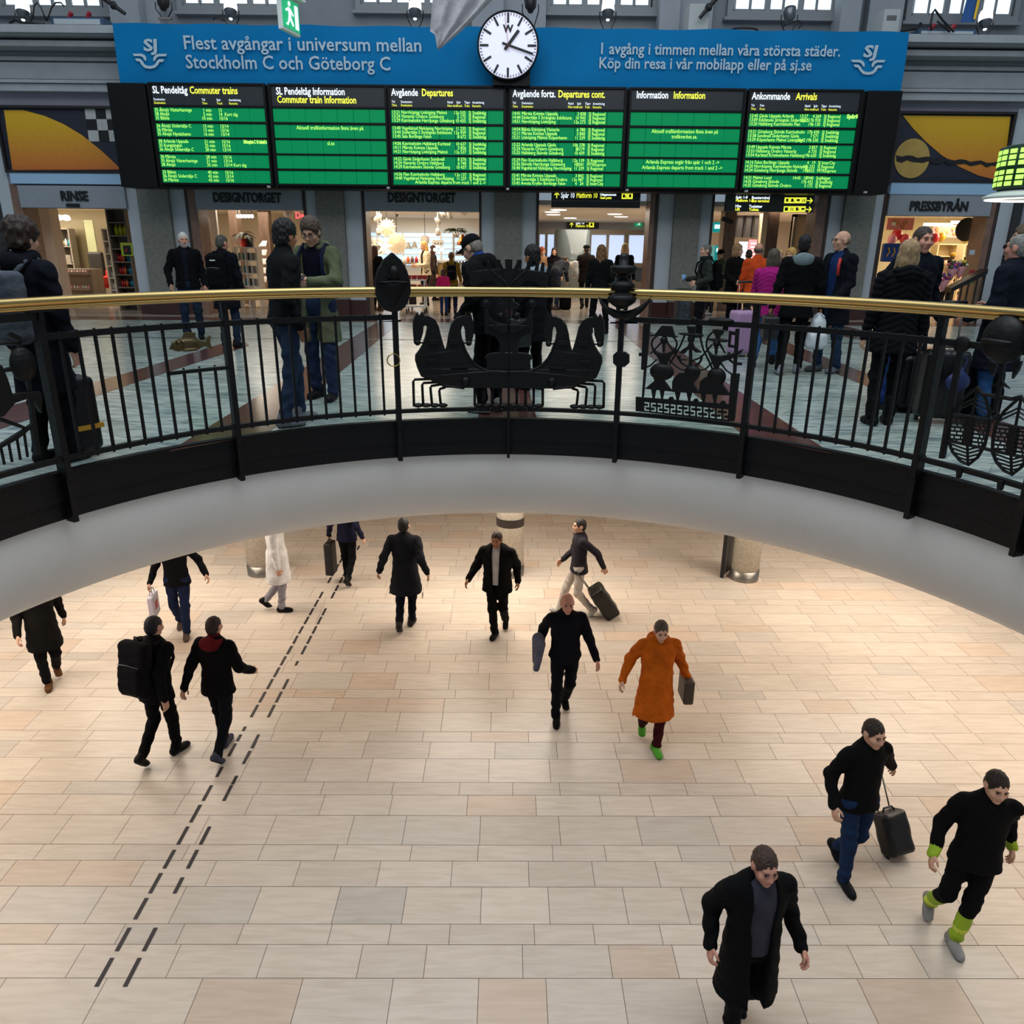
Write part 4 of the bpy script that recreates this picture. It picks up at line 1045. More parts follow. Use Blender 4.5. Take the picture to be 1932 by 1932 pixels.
Q.tube(F1, Q.ell(715, 585, 128, 100), .009, 0, True); Q.ball(F1, 712, 545, 36); Q.poly(F1, [(695, 560), (730, 560), (720, 670), (700, 670)], .03)
Q.poly(F1, [(685, 560), (700, 570), (580, 690), (570, 680)], .02); Q.poly(F1, [(730, 560), (745, 550), (800, 640), (790, 650)], .02)
Q.poly(F1, [(585, 610), (640, 665), (715, 685), (790, 665), (840, 610), (835, 660), (790, 705), (745, 790), (682, 790), (645, 710), (600, 665)], .04)
Q.ball(F1, 690, 865, 118, 0, (1, .4, .72)); Q.poly(F1, [(600, 890), (780, 895), (718, 955), (795, 1062), (660, 1050), (520, 1035), (618, 955)], .045)
for x in (610, 695): Q.poly(F1, [(x-25, 1040), (x+25, 1045), (x+5, 1150), (x-8, 1150)], .03)
Q.tube(F1, [(640, 740), (580, 800), (520, 825)], .008); Q.tube(F1, [(800, 630), (860, 740), (950, 745)], .008); Q.tube(F1, [(740, 720), (820, 800), (880, 840), (940, 850)], .008)
Q.poly(F2, [(945, 405), (1040, 408), (1022, 475), (965, 472)], .04); Q.ball(F2, 985, 488, 125, 0, (1, .2, .13)); Q.ball(F2, 987, 535, 34, 0, (1, .7, 1.2))
Q.tube(F2, [(920, 500), (880, 600), (770, 790)], .009); Q.tube(F2, [(1075, 500), (1110, 640), (1210, 850)], .009)
Q.poly(F2, [(972, 560), (1002, 560), (1020, 610), (1100, 670), (1040, 670), (1000, 640), (985, 650), (960, 640), (925, 680), (870, 680), (900, 640), (955, 605)], .04)
Q.tube(F2, Q.ell(980, 725, 112, 85, 20, -.3, PI+.3), .011); Q.poly(F2, [(968, 630), (995, 630), (1000, 820), (965, 820)], .03)
Q.ball(F2, 1000, 870, 78, 0, (1, .5, .85)); Q.poly(F2, [(800, 965), (815, 930), (868, 875), (950, 875), (1075, 870), (1060, 930), (1010, 985), (1068, 1080), (930, 1075), (797, 1065)], .045)
for x in (853, 970): Q.poly(F2, [(x-28, 1065), (x+28, 1070), (x+5, 1165), (x-8, 1165)], .03)
Q.tube(F2, [(1000, 755), (1090, 720), (1200, 590)], .009); Q.tube(F2, [(1060, 855), (1130, 840), (1205, 770)], .008)
Q.poly(F3, [(1205, 435), (1332, 445), (1272, 530), (1245, 528)], .04); Q.ball(F3, 1260, 545, 110, 0, (1, .2, .15)); Q.tube(F3, Q.ell(1250, 590, 108, 135, 20, PI*.6, PI*1.7), .009)
Q.ball(F3, 1245, 580, 34); Q.poly(F3, [(1225, 590), (1262, 590), (1250, 690), (1232, 690)], .03); Q.poly(F3, [(1265, 580), (1285, 575), (1340, 680), (1325, 680)], .02)
Q.poly(F3, [(1150, 640), (1200, 690), (1280, 705), (1380, 690), (1450, 665), (1515, 635), (1490, 680), (1400, 735), (1300, 765), (1260, 830), (1225, 830), (1190, 740)], .045)
Q.ball(F3, 1245, 915, 90, 0, (1, .5, .95)); Q.poly(F3, [(1070, 1085), (1080, 965), (1130, 920), (1180, 905), (1300, 985), (1385, 1105)], .045)
for x in (1115, 1230): Q.poly(F3, [(x-28, 1070), (x+28, 1080), (x+5, 1190), (x-8, 1190)], .03)
Q.tube(F3, [(1290, 780), (1340, 850), (1400, 890)], .008); Q.tube(F3, [(1370, 740), (1420, 780)], .01)
for F_ in (F1, F2, F3): F_.build('hatted_figure', m_iron, qp, world=True, bevel=.004)
g = MB()
def ml(x): return 1120+(x-430)*.078, 1262+(x-430)*.112        # top and bottom edges of the meander plate
def cell(x0, x1, v0, v1):
    P_ = []
    for x, v in ((x0, v0), (x1, v0), (x1, v1), (x0, v1)):
        t, b_ = ml(x); P_.append((x, t+(b_-t)*v))
    Q.poly(g, P_, .03)
cell(428, 505, 0, 1); cell(505, 1372, 0, .3); cell(505, 1372, .93, 1)
g2 = ['111', '001', '111', '100', '111']; g5 = ['111', '100', '111', '001', '111']
for k in range(13):
    xa = 507+k*66.4; gl_ = g2 if k % 2 == 0 else g5
    cell(xa-6, xa+5, .3, .93)
    for r in range(5):
        for c_ in range(3):
            if gl_[r][c_] == '0': cell(xa+5+c_*18.5-(c_ == 0), xa+5+(c_+1)*18.5+(c_ == 2), .3+r*.126, .3+(r+1)*.126)
cell(1368, 1374, .3, .93)
for x in (785, 1035, 1310): t, _ = ml(x); Q.poly(g, [(x-30, t+4), (x-15, t-28), (x+15, t-28), (x+30, t+8)], .03)
g.build('meander_plate', m_iron, qp, world=True)
# -- panel of the two leaves with helmet
lp = frame('leaf_panel', 7, 8)
Lf = Cast(1700, 580, .18111)
leaf = [(800, 830), (850, 900), (890, 970), (920, 1080), (915, 1250), (870, 1440), (800, 1560), (700, 1640), (620, 1600), (540, 1510), (495, 1400), (505, 1250), (540, 1100), (620, 980), (720, 890)]
import bisect
def xlim(y, L):
    xs = []
    for i in range(len(L)):
        (xa, ya), (xb, yb) = L[i], L[(i+1) % len(L)]
        if (ya-y)*(yb-y) < 0: xs.append(xa+(xb-xa)*(y-ya)/(yb-ya))
    return (min(xs), max(xs)) if len(xs) > 1 else None
for dx, dy in ((0, 0), (455, 102)):
    g = MB(); L_ = [(x+dx, y+dy) for x, y in leaf]
    Lf.tube(g, L_, .011, 0, True); Lf.tube(g, [(795+dx, 850+dy), (735+dx, 1150+dy)], .009); Lf.tube(g, [(690+dx, 1400+dy), (695+dx, 1630+dy)], .009)
    Lf.poly(g, [(688+dx, 1130+dy), (775+dx, 1145+dy), (725+dx, 1440+dy), (640+dx, 1425+dy)], .03)
    Lf.tube(g, [(535+dx, 1108+dy), (925+dx, 1172+dy)], .011); Lf.tube(g, [(490+dx, 1388+dy), (872+dx, 1470+dy)], .011)
    for k in range(6):
        y0 = 900+k*42+dy; y1 = y0+70+k*14
        s_ = xlim(y1, L_); mx = 795+dx-(y0-850-dy)*.2
        if s_ and y1 < 1110+dy: Lf.tube(g, [(mx, y0), (s_[0]+6, y1)], .0065); 
        if s_ and y1 < 1150+dy: Lf.tube(g, [(mx, y0), (s_[1]-6, y1-10)], .005)
    for k in range(5):
        y0 = 1460+k*36+dy; y1 = y0-40+k*10; s_ = xlim(y1, L_)
        if s_: Lf.tube(g, [(693+dx, y0+25), (s_[0]+8, y1)], .0065); Lf.tube(g, [(693+dx, y0+25), (s_[1]-8, y1+15)], .0065)
    for k in range(6):
        y = 1165+k*42+dy; s_ = xlim(y, L_)
        Lf.tube(g, [(s_[0]+4, y-8), (690+dx-(y-1130-dy)*.14, y+6)], .0075); s2 = xlim(y+40, L_); Lf.tube(g, [(760+dx-(y-1130-dy)*.14, y+22), (s2[1]-4, y+40)], .0075)
        for q in (.3, .65): xx = s_[0]+(690+dx-s_[0])*(q+.12*(k % 2)); Lf.tube(g, [(xx, y), (xx-4, y+42)], .005); xx = 770+dx+(s2[1]-770-dx)*(q+.1*(k % 2)); Lf.tube(g, [(xx, y+28), (xx-4, y+68)], .005)
    g.build('openwork_leaf', m_iron, lp, world=True, smooth=False)
g = MB(); Lf.tube(g, [(800, 845), (850, 905), (1000, 925), (1150, 955), (1260, 930)], .014); Lf.tube(g, Lf.ell(965, 1125, 50, 45), .009, 0, True); Lf.tube(g, [(870, 1470), (945, 1490)], .013)
Lf.poly(g, [(1045, 590), (1085, 590), (1000, 1080), (970, 1080)], .03); Lf.poly(g, [(925, 555), (1000, 590), (975, 690), (955, 715), (935, 650)], .03); Lf.poly(g, [(1180, 600), (1260, 555), (1230, 650), (1165, 745)], .03)
Lf.poly(g, [(930, 820), (1060, 765), (1140, 850), (1050, 810)], .02)
g.build('leaf_bracket', m_iron, lp, world=True, bevel=.003)
g = MB(); Lf.ball(g, 1120, 330, 165, -.03, (1, .65, 1.05)); Lf.ball(g, 1100, 350, 150, -.09, (.85, .35, .2)); Lf.ball(g, 1095, 440, 130, -.06, (1, .5, .55)); g.build('helmet_head', m_iron, lp, world=True, smooth=True)
g = MB(); Lf.poly(g, [(590, 440), (650, 445), (455, 1575), (400, 1570)], .03); Lf.ball(g, 637, 385, 65, 0, (1, .4, .95))
Lf.poly(g, [(585, 1680), (645, 1690), (615, 1780), (585, 1775)], .03); Lf.poly(g, [(1015, 1790), (1080, 1805), (1050, 1905), (1010, 1895)], .03)
g.build('side_bar', m_iron, lp, world=True, bevel=.004)
# -- partly visible cast panel at the left
wp = frame('winged_panel', 0, 1, False)
Wg = Cast(0, 540, .18629)
g = MB(); Wg.poly(g, [(-700, 330), (340, 262), (345, 345), (-700, 430)], .05); Wg.ball(g, 235, 790, 95, 0, (1, .55, 1.3))
Wg.poly(g, [(175, 585), (215, 575), (240, 690), (205, 690)], .03); Wg.poly(g, [(245, 910), (295, 905), (318, 1080), (300, 1095)], .03); Wg.poly(g, [(20, 840), (150, 805), (150, 860), (40, 870)], .03)
Wg.poly(g, [(-300, 1290), (-100, 900), (-20, 790), (0, 800), (60, 940), (110, 1100), (205, 1075), (385, 1062), (412, 1105), (405, 1282), (345, 1165), (255, 1140), (135, 1180), (20, 1315), (-100, 1330)], .045)
Wg.poly(g, [(100, 460), (200, 510), (218, 575), (190, 560), (150, 540), (60, 500)], .03); Wg.tube(g, [(-100, 600), (60, 575), (215, 577)], .008)
g.build('winged_figure', m_iron, wp, world=True, bevel=.006)
g = MB(); Wg.poly(g, [(290, 1145), (330, 1150), (400, 1700), (355, 1710)], .03); Wg.poly(g, [(0, 1325), (270, 1428), (240, 1445), (0, 1370)], .03); Wg.poly(g, [(-200, 1720), (0, 1600), (250, 1440), (340, 1375), (365, 1390), (180, 1540), (0, 1640), (-200, 1760)], .03)
for x, y in ((10, 1640), (88, 1590), (172, 1545), (245, 1490)): Wg.tube(g, [(x, y), (x+35, y+240-(y-1490)*.5)], .009)
g.build('wing_stays', m_iron, wp, world=True)

# -- bronze fish hung from the upper bar
Fs = Cast(0, 540, .24845, 3.46)
a, z = rc(1445*.24845, 540+440*.24845, 3.46); pos = cp(a, 3.46, z)
fish = thing('fish_ornament', 'bronze fish hanging by a hook from the upper bar of the railing', 'ornament', pos)
out = [(1285, 478), (1300, 452), (1338, 412), (1378, 392), (1470, 392), (1530, 410), (1556, 416), (1580, 380), (1600, 374), (1592, 420), (1606, 465), (1612, 480), (1588, 470), (1550, 455), (1520, 472), (1490, 490), (1420, 494), (1350, 492)]
g = MB(); Fs.poly(g, out, .025); Fs.ball(g, 1420, 445, 85, 0, (1, .3, .5)); Fs.ball(g, 1345, 450, 45, -.012, (1, .35, .8)); g.build('body', m_bronze, fish, world=True, bevel=.005)
g = MB(); Fs.poly(g, [(1380, 395), (1398, 350), (1420, 346), (1482, 352), (1486, 395)], .014); Fs.ball(g, 1440, 478, 55, -.02, (1, .3, .22)); g.build('fins', m_bronze, fish, world=True, bevel=.003)
g = MB(); Fs.ball(g, 1340, 425, 13, -.04); Fs.tube(g, Fs.ell(1345, 448, 40, 42), .004, -.03, True)
g.build('eye', m_bronze, fish, world=True, smooth=True)
g = MB()
for k in range(9): Fs.tube(g, [(1395+k*14, 410+k), (1388+k*13, 445)], .003, -.03)
g.build('scales', m_bronze, fish, world=True)
g = MB(); Fs.tube(g, [(1436, 285), (1425, 310), (1445, 330), (1452, 350), (1440, 372), (1425, 360)], .007); g.build('hook', m_iron, fish, world=True)
# ================================================================ PEOPLE
SK = {'fair': 'c99a80', 'pink': 'c48a74', 'tan': '9c6a4a', 'dark': '5c3d2c'}
def skin(c): return M('skin_'+c, SK[c], .5, var=.08, vs=14, spec=.35)
def hairm(c): return M('hair_'+c, c, .55, bump=.6, bs=70, var=.3, vs=30, spec=.35, stretch=(1, 1, .25))
def ik(a, c, l1, l2, pole):
    a = np.array(a, float); c = np.array(c, float); d = c-a; L = np.linalg.norm(d)
    if L > (l1+l2)*.998: c = a+d*((l1+l2)*.998/L); d = c-a; L = np.linalg.norm(d)
    u = d/L; x = (l1*l1-l2*l2+L*L)/(2*L); h = math.sqrt(max(0, l1*l1-x*x))
    p = np.array(pole, float); p = p-u*(p @ u); p /= np.linalg.norm(p)+1e-9
    return a+u*x+p*h, c
def sm(t): t = np.clip(t, 0, 1); return t*t*(3-2*t)
HC = np.array([0, -.012, 1.628]); NP = np.array([0, .02, 1.5])
class Person: pass
def person(label, foot=None, top=None, Y=None, x=None, z0=0., H=1.75, rz=0, jac='15161a', hem=.84, bulk=1., opn=None, shirt='20252e', puff=False, hood=None, collar=True, coll_col=None,
           tro='1a2030', shoe='141414', hair='short', hc='2a1f18', hat=None, sk='fair', fa=(-.10, .02, 0, 0), fb=(.10, -.03, 0, 0), ha=(-.27, -.03, .86), hb=(.27, -.03, .86), ea=None, eb=None,
           lean=0, head=(0, 0), h=.018, beard=None, glasses=False, scarf=None, cat='person', flare=1.05, boots=None, face=True, group=None, slim=1., tw=0, cuff=None):
    if foot is not None:
        loc = gp(foot[0], foot[1], z0)
    else:
        loc = at(x, top, Y); loc = np.array([loc[0], loc[1], z0])
    if top is not None:
        xx = x if x is not None else foot[0]
        H = float(at(xx, top, loc[1])[2]-z0)
    s = H/1.76
    P = Person(); P.s = s; P.loc = loc; P.rz = math.radians(rz)
    root = thing('person', label, cat, (loc[0], loc[1], z0), P.rz, group); P.root = root
    # pelvis drop so that both feet reach the ground
    legs = []; dz = 0
    for i, (fx, fy, li, pt) in enumerate((fa, fb)):
        p = math.radians(pt); dy_, dz_ = .09, .085
        ank = np.array([fx, fy-.09+dy_*math.cos(p)-dz_*math.sin(p)*(-1)*-1, li+dy_*math.sin(p)+dz_*math.cos(p)]) if pt >= 0 else np.array([fx, fy, li+.085])
        legs.append([ank, pt, (fx, fy, li)])
    for i, sx in ((0, -1), (1, 1)):
        hip = np.array([sx*.09, 0, .92]); a = legs[i][0]; hd = math.hypot(a[0]-hip[0], a[1])
        need = a[2]+math.sqrt(max(.1, .838**2-hd**2))-.92
        dz = min(dz, need)
    la = math.radians(lean)
    def body(V):
        V = np.array(V, float); wgt = sm((V[:, 2]-.86)/.2)*la
        y, z = V[:, 1].copy(), V[:, 2]-.93
        V[:, 1] = y*np.cos(wgt)-z*np.sin(wgt); V[:, 2] = .93+y*np.sin(wgt)+z*np.cos(wgt)
        V[:, 2] += dz
        if tw:
            t = sm((V[:, 2]-.9)/.3)*math.radians(tw); X = V[:, 0].copy(); V[:, 0] = X*np.cos(t)-V[:, 1]*np.sin(t); V[:, 1] = X*np.sin(t)+V[:, 1]*np.cos(t)
        return V*s
    P.body = body
    hy, hp = math.radians(head[0]), math.radians(head[1])
    HR = rotm(0, 0, hy) @ rotm(hp, 0, 0)
    def headT(V): return body((np.asarray(V)+HC-NP) @ HR.T+NP)
    P.head = headT
    def mk(name, V, F, m, parent=root, mi=None): return mesh_obj(name, V, F, m, parent, True, False, mi)
    # arms
    arms = []
    for sx, w_, e_ in ((-1, ha, ea), (1, hb, eb)):
        S_ = np.array([sx*.175*bulk**.5*slim, .01, 1.415]); E_, W_ = ik(S_, w_, .29, .26, e_ if e_ is not None else (sx*.12, .9, -.3)); arms.append((S_, E_, W_, sx))
    # body: trunk and limbs, head with face, hands (one mesh)
    m_sk = skin(sk)
    hips = [np.array([-.09, 0, .92+dz]), np.array([.09, 0, .92+dz])]
    kn = []
    for i in (0, 1):
        K_, A_ = ik(hips[i], legs[i][0], .43, .41, (0.05*(2*i-1), -1, .1)); kn.append((K_, A_))
    VV = []; FF = []; n = 0
    def push(V, F):
        nonlocal n
        VV.append(V); FF.append(F+n); n += len(V)
    pr = [('c', (0, 0, .98), (0, .01, 1.36), .12, .14, 1.5), ('c', (-.13, .01, 1.4), (.13, .01, 1.4), .05, .05), ('c', (0, .015, 1.38), (0, .012, 1.52), .055, .055)]
    for S_, E_, W_, sx in arms: pr += [('c', S_, E_, .046, .038), ('c', E_, W_, .038, .027)]
    V, F = surf(pr, .03, .04); push(body(V), F)
    pr = []
    for i in (0, 1): pr += [('c', hips[i]-[0, 0, dz], kn[i][0]-[0, 0, dz], .075, .05), ('c', kn[i][0]-[0, 0, dz], kn[i][1]-[0, 0, dz], .05, .035)]
    pr.append(('c', (-.08, 0, .95), (.08, 0, .95), .09, .09))
    V, F = surf(pr, .03, .04); V[:, 2] += dz; push(V*s, F)
    hh = max(.0085, h*.55)
    hd = [('e', (0, .014, .03), (.074, .094, .088)), ('e', (0, -.022, -.035), (.059, .068, .083)), ('e', (0, -.062, -.095), (.028, .026, .022)),
          ('c', (0, .016, -.05), (0, .03, -.2), .054, .058), ('c', (-.03, -.074, .034), (.03, -.074, .034), .013, .013), ('e', (-.04, -.06, -.022), (.026, .026, .028)), ('e', (.04, -.06, -.022), (.026, .026, .028)),
          ('c', (0, -.086, .022), (0, -.105, -.02), .010, .0145), ('c', (-.014, -.092, -.026), (.014, -.092, -.026), .009, .009), ('c', (-.018, -.082, -.058), (.018, -.082, -.058), .0095, .0095),
          ('-e', (-.031, -.096, .012), (.016, .011, .010)), ('-e', (.031, -.096, .012), (.016, .011, .010)),
          ('e', (-.077, .012, -.005), (.011, .026, .034)), ('e', (.077, .012, -.005), (.011, .026, .034))]
    V, F = surf(hd, hh, .018)
    cen = V[F].mean(1); lips = (np.abs(cen[:, 0]) < .024) & (np.abs(cen[:, 2]+.058) < .009) & (cen[:, 1] < -.075)
    nb = sum(len(f) for f in FF); push(headT(V), F)
    for S_, E_, W_, sx in arms:
        d = (W_-E_)/np.linalg.norm(W_-E_); xs = np.array([-sx*1., 0, 0.]) if abs(d[0]) < .8 else np.array([0, 0, -1.]); yv = xs-d*(xs @ d); yv /= np.linalg.norm(yv)
        zv = -d; xv = np.cross(yv, zv); Rh = np.stack([xv, yv, zv], 1)
        q = sx
        pr = [('b', (0, 0, -.045), (.040, .015, .046), .014), ('c', (0, 0, .04), (0, 0, -.02), .026, .027)]
        for k, (bx, Lf_) in enumerate(((-.032, .07), (-.011, .079), (.011, .074), (.031, .058))):
            c1, c2 = math.radians(22+4*k), math.radians(62+5*k)
            b0 = np.array([bx, 0, -.088]); b1 = b0+Lf_*.5*np.array([0, math.sin(c1), -math.cos(c1)]); b2 = b1+Lf_*.45*np.array([0, math.sin(c2), -math.cos(c2)])
            pr += [('c', b0, b1, .0098, .009), ('c', b1, b2, .009, .008)]
        t0 = np.array([-q*.034, .008, -.03]); t1 = np.array([-q*.056, .026, -.062]); t2 = np.array([-q*.05, .042, -.09])
        pr += [('c', t0, t1, .014, .0105), ('c', t1, t2, .0105, .009)]
        V, F = surf(pr, max(.0075, hh*.8), .008); push(body(V @ Rh.T+W_-d*.0), F)
    mi = np.zeros(sum(len(f) for f in FF), int); mi[nb:nb+len(lips)][lips] = 1
    mk('body', np.concatenate(VV), np.concatenate(FF), [m_sk, M('lip_'+sk, tuple(np.array(lin(SK[sk]))*np.array([.85, .55, .55])), .4)], root, mi)
    # trousers
    fl_ = .056*slim
    pr = [('c', (-.065, 0, .93), (.065, 0, .93), .113*slim, .113*slim), ('c', (0, 0, .95), (0, 0, 1.06), .145*slim, .135*slim, 1.35)]
    for i in (0, 1):
        a, k_, c_ = hips[i]-[0, 0, dz], kn[i][0]-[0, 0, dz], kn[i][1]-[0, 0, dz]
        pr += [('c', a, k_, .092*slim, .066*slim), ('c', k_, c_-(c_-k_)*.04, .066*slim, fl_)]
    f3 = .0045
    V, F = surf(pr, h, .035, [lambda X, Y_, Z: Z-1.04], lambda D, X, Y_, Z: D+f3*np.sin(Z*55+X*20+Y_*25)*(np.sin(Z*13+X*9)+.4)*(Z < .7)+.003*np.sin(Z*31-Y_*40))
    V[:, 2] += dz; ti = np.zeros(len(F), int); cz = V[F].mean(1)[:, 2]
    if cuff: ti[(cz < .36)] = 1; ti[(cz < .235) & (cz > .19)] = 2
    mk('trousers', V*s, F, [cloth(tro)]+([M('hi_vis', cuff, .6), M('reflective_band', 'c9d83a', .35)] if cuff else []), root, ti)
    # shoes
    for i, (ank, pt, (fx, fy, li)) in enumerate(legs):
        pr = [('c', (0, .045, .04), (0, -.12, .034), .043, .038), ('c', (0, -.06, .035), (0, -.15, .028), .042, .034), ('c', (0, .03, .05), (0, .015, .11 if not boots else .26), .044, .047)]
        V, F = surf(pr, max(.012, h*.75), .03, [lambda X, Y_, Z: -Z])
        mi = (V[F].mean(1)[:, 2] < .014).astype(int)
        p = math.radians(pt); V = V-[0, -.09, 0] if pt >= 0 else V-[0, .05, 0]
        V = V @ rotm(p, 0, 0).T
        V = V @ rotm(0, 0, (.14 if i else -.14)).T
        V = V+[fx, fy-.09, li] if pt >= 0 else V+[fx, fy+.05, li]
        V[:, 2] = np.maximum(V[:, 2], li+.0 if pt >= 0 else .0)
        mk('shoe', V*s, F, [cloth(shoe, .6), M('shoe_sole', 'b9b4aa' if shoe[0] not in '01' else '1b1a19', .8)], root, mi)
    # jacket
    b = bulk
    pr = [('c', (0, .0, 1.02), (0, .012, 1.34), .152*b*slim, .172*b*slim, 1.42), ('c', (-.14*slim, .012, 1.402), (.14*slim, .012, 1.402), .064*b, .064*b), ('c', (0, .005, 1.02), (0, .01, min(hem-.04, .9)), .158*b*slim, .198*b**.5*flare*slim, 1.36 if hem > .7 else 1.12)]
    for S_, E_, W_, sx in arms: pr += [('c', S_, E_, .062*b, .054*b), ('c', E_, W_+(W_-E_)*.02, .054*b, .043*b**.5)]
    if collar: pr += [('c', (0, .03, 1.43), (0, .015, 1.498), .088, .074)]
    if hood: pass
    am = .005
    ch = .5
    def post(D, X, Y_, Z):
        if puff:
            t = np.abs(np.sin(PI*(Z+ch*np.abs(X)*(np.abs(X) < .2))/.062)); return D+.011-.016*t
        return D+am*np.sin(Z*38+X*31*np.sign(X)+Y_*17)*np.sin(Z*11-X*14+1.3)+.004*np.sin(Z*70+np.abs(X)*60)*(np.abs(X) > .2)
    cuts = [lambda X, Y_, Z: np.where(np.abs(X) < .21*b, hem-Z, -1.)]
    if opn is not None: cuts.append(lambda X, Y_, Z: np.where((Y_ < -.02) & (Y_ > -.205), opn*(.75+.45*(Z-hem)/(1.45-hem))-np.abs(X), -1.)*np.where(Z < 1.5, 1, 1))
    V, F = surf(pr, h, .03, cuts, post)
    ji = np.zeros(len(F), int)
    if cuff:
        for S_, E_, W_, sx in arms: ji[np.linalg.norm(V[F].mean(1)-W_, axis=1) < .075] = 1
    jo = mk('jacket', body(V), F, [cloth(jac)]+([M('hi_vis')] if cuff else []), root, ji)
    if opn is not None:
        pr2 = [('c', (0, 0, 1.0), (0, .012, 1.34), .132*b, .155*b, 1.42), ('c', (-.12, .012, 1.39), (.12, .012, 1.39), .06, .06), ('c', (0, 0, 1.0), (0, 0, .93), .135*b, .14*b, 1.36), ('c', (0, .02, 1.42), (0, .015, 1.485), .07, .064)]
        V, F = surf(pr2, h, .03, [lambda X, Y_, Z: .92-Z]); mk('shirt', body(V), F, cloth(shirt))
    if coll_col:
        pr2 = [('c', (0, .03, 1.45), (0, .01, 1.515), .085, .072)]
        V, F = surf(pr2, h*.8, .02); mk('collar', body(V), F, cloth(coll_col))
    if hood:
        pr2 = [('e', (0, .115, 1.455), (.125, .06, .085)), ('c', (-.1, .06, 1.475), (-.06, -.04, 1.46), .035, .028), ('c', (.1, .06, 1.475), (.06, -.04, 1.46), .035, .028)]
        V, F = surf(pr2, h*.8, .03, None, (lambda D, X, Y_, Z: D+.008-.012*np.abs(np.sin(PI*(Z+.3*np.abs(X))/.05))) if puff else None); mk('hood', body(V), F, cloth(hood))
    if scarf:
        pr2 = []
        for k in range(10):
            a0, a1 = 2*PI*k/10, 2*PI*(k+1)/10
            pr2.append(('c', (.085*math.cos(a0), .02+.075*math.sin(a0), 1.49+.015*math.sin(2*a0)), (.085*math.cos(a1), .02+.075*math.sin(a1), 1.49+.015*math.sin(2*a1)), .042, .042))
        V, F = surf(pr2, h*.8, .03); mk('scarf', body(V), F, cloth(scarf))
    # hair, hat, beard, glasses, eyes
    def hs(pr, name, m, k=.02, cuts=None, post=None):
        V, F = surf(pr, hh, k, cuts, post); return mk(name, headT(V), F, m)
    face_cut = lambda X, Y_, Z: (-(Y_-.004)*.105-(Z+.035)*.072)/.127-.012
    nape = lambda lim: (lambda X, Y_, Z: lim-Z)
    nz = lambda a, f: (lambda D, X, Y_, Z: D+a*np.sin(X*f+1)*np.sin(Y_*f*1.1)*np.sin(Z*f*.9+2))
    hm = hairm(hc)
    if hat is None or hair in ('long', 'bob', 'bun'):
        base = ('e', (0, .018, .032), (.080, .098, .095))
        if hair == 'short': hs([base, ('e', (0, .055, -.02), (.07, .055, .07))], 'hair', hm, .02, [face_cut, nape(-.075)], nz(.006, 150))
        elif hair == 'thick': hs([('e', (0, .015, .048), (.092, .108, .105)), ('e', (0, .055, -.02), (.078, .06, .08))], 'hair', hm, .02, [face_cut, nape(-.085)], nz(.008, 120))
        elif hair == 'fringe': hs([('e', (0, .028, .0), (.082, .088, .06))], 'hair', hm, .02, [lambda X, Y_, Z: -(Y_-.01), nape(-.07)], nz(.003, 130))
        elif hair == 'bob': hs([('e', (0, .018, .04), (.09, .106, .102)), ('e', (0, .05, -.06), (.094, .07, .11)), ('c', (-.07, .02, -.02), (-.075, -.005, -.13), .03, .026), ('c', (.07, .02, -.02), (.075, -.005, -.13), .03, .026)], 'hair', hm, .03, [lambda X, Y_, Z: np.minimum(face_cut(X, Y_, Z), .062-np.abs(X)), nape(-.17)], nz(.003, 90))
        elif hair in ('long', 'curly'):
            a = .012 if hair == 'curly' else .004
            hs([('e', (0, .018, .04), (.09, .106, .102)), ('c', (0, .06, -.05), (0, .09, -.27), .085, .07, 1.2), ('c', (-.07, .02, -.02), (-.08, .03, -.2), .034, .03), ('c', (.07, .02, -.02), (.08, .03, -.2), .034, .03)], 'hair', hm, .03, [lambda X, Y_, Z: np.minimum(face_cut(X, Y_, Z), .06-np.abs(X))], nz(a, 75))
        elif hair == 'wavy': hs([('e', (0, .015, .045), (.10, .112, .108)), ('e', (0, .05, -.06), (.108, .075, .10)), ('e', (-.08, .0, -.05), (.035, .045, .08)), ('e', (.08, .0, -.05), (.035, .045, .08))], 'hair', hm, .03, [lambda X, Y_, Z: np.minimum(face_cut(X, Y_, Z), .058-np.abs(X))], nz(.01, 90))
        elif hair == 'bun': hs([base, ('e', (0, .055, -.02), (.07, .055, .07)), ('e', (0, .11, .06), (.045, .045, .045))], 'hair', hm, .02, [face_cut, nape(-.075)], nz(.004, 110))
        elif hair == 'fluffy': hs([('e', (0, .02, .06), (.115, .12, .105)), ('e', (0, .06, -.02), (.1, .07, .08))], 'hair', hm, .03, [face_cut, nape(-.08)], nz(.012, 70))
    if hat:
        kind, c = hat
        hmat = cloth(c)
        if kind == 'beanie': hs([('e', (0, .016, .05), (.09, .106, .1))], 'hat', hmat, .02, [lambda X, Y_, Z: .012+.25*(-Y_)*0-Z+.0*X], nz(.003, 160))
        elif kind == 'flat': hs([('e', (0, .01, .07), (.098, .115, .06))], 'hat', hmat, .02, [lambda X, Y_, Z: .035-Z])
        else:
            hs([('e', (0, .016, .052), (.086, .104, .088))], 'cap', hmat, .02, [lambda X, Y_, Z: .035-Z])
            g = MB(); pts = [(.075*math.cos(t), -.055-.115*math.sin(t)) for t in [PI*i/12 for i in range(13)]]
            up_ = [(a_, b_, .045-.012*(abs(a_)/.075)**2+.1*(b_+.055)*.3) for a_, b_ in pts]; g.prism([(p[0], p[1], p[2]+.006) for p in up_], up_)
            mk('visor', headT(g.v), g.f, hmat)
        if hair in ('short', 'thick'):
            hs([('e', (0, .02, .02), (.079, .096, .08)), ('e', (0, .055, -.02), (.068, .052, .065))], 'hair', hm, .02, [face_cut, nape(-.07), lambda X, Y_, Z: Z-.04])
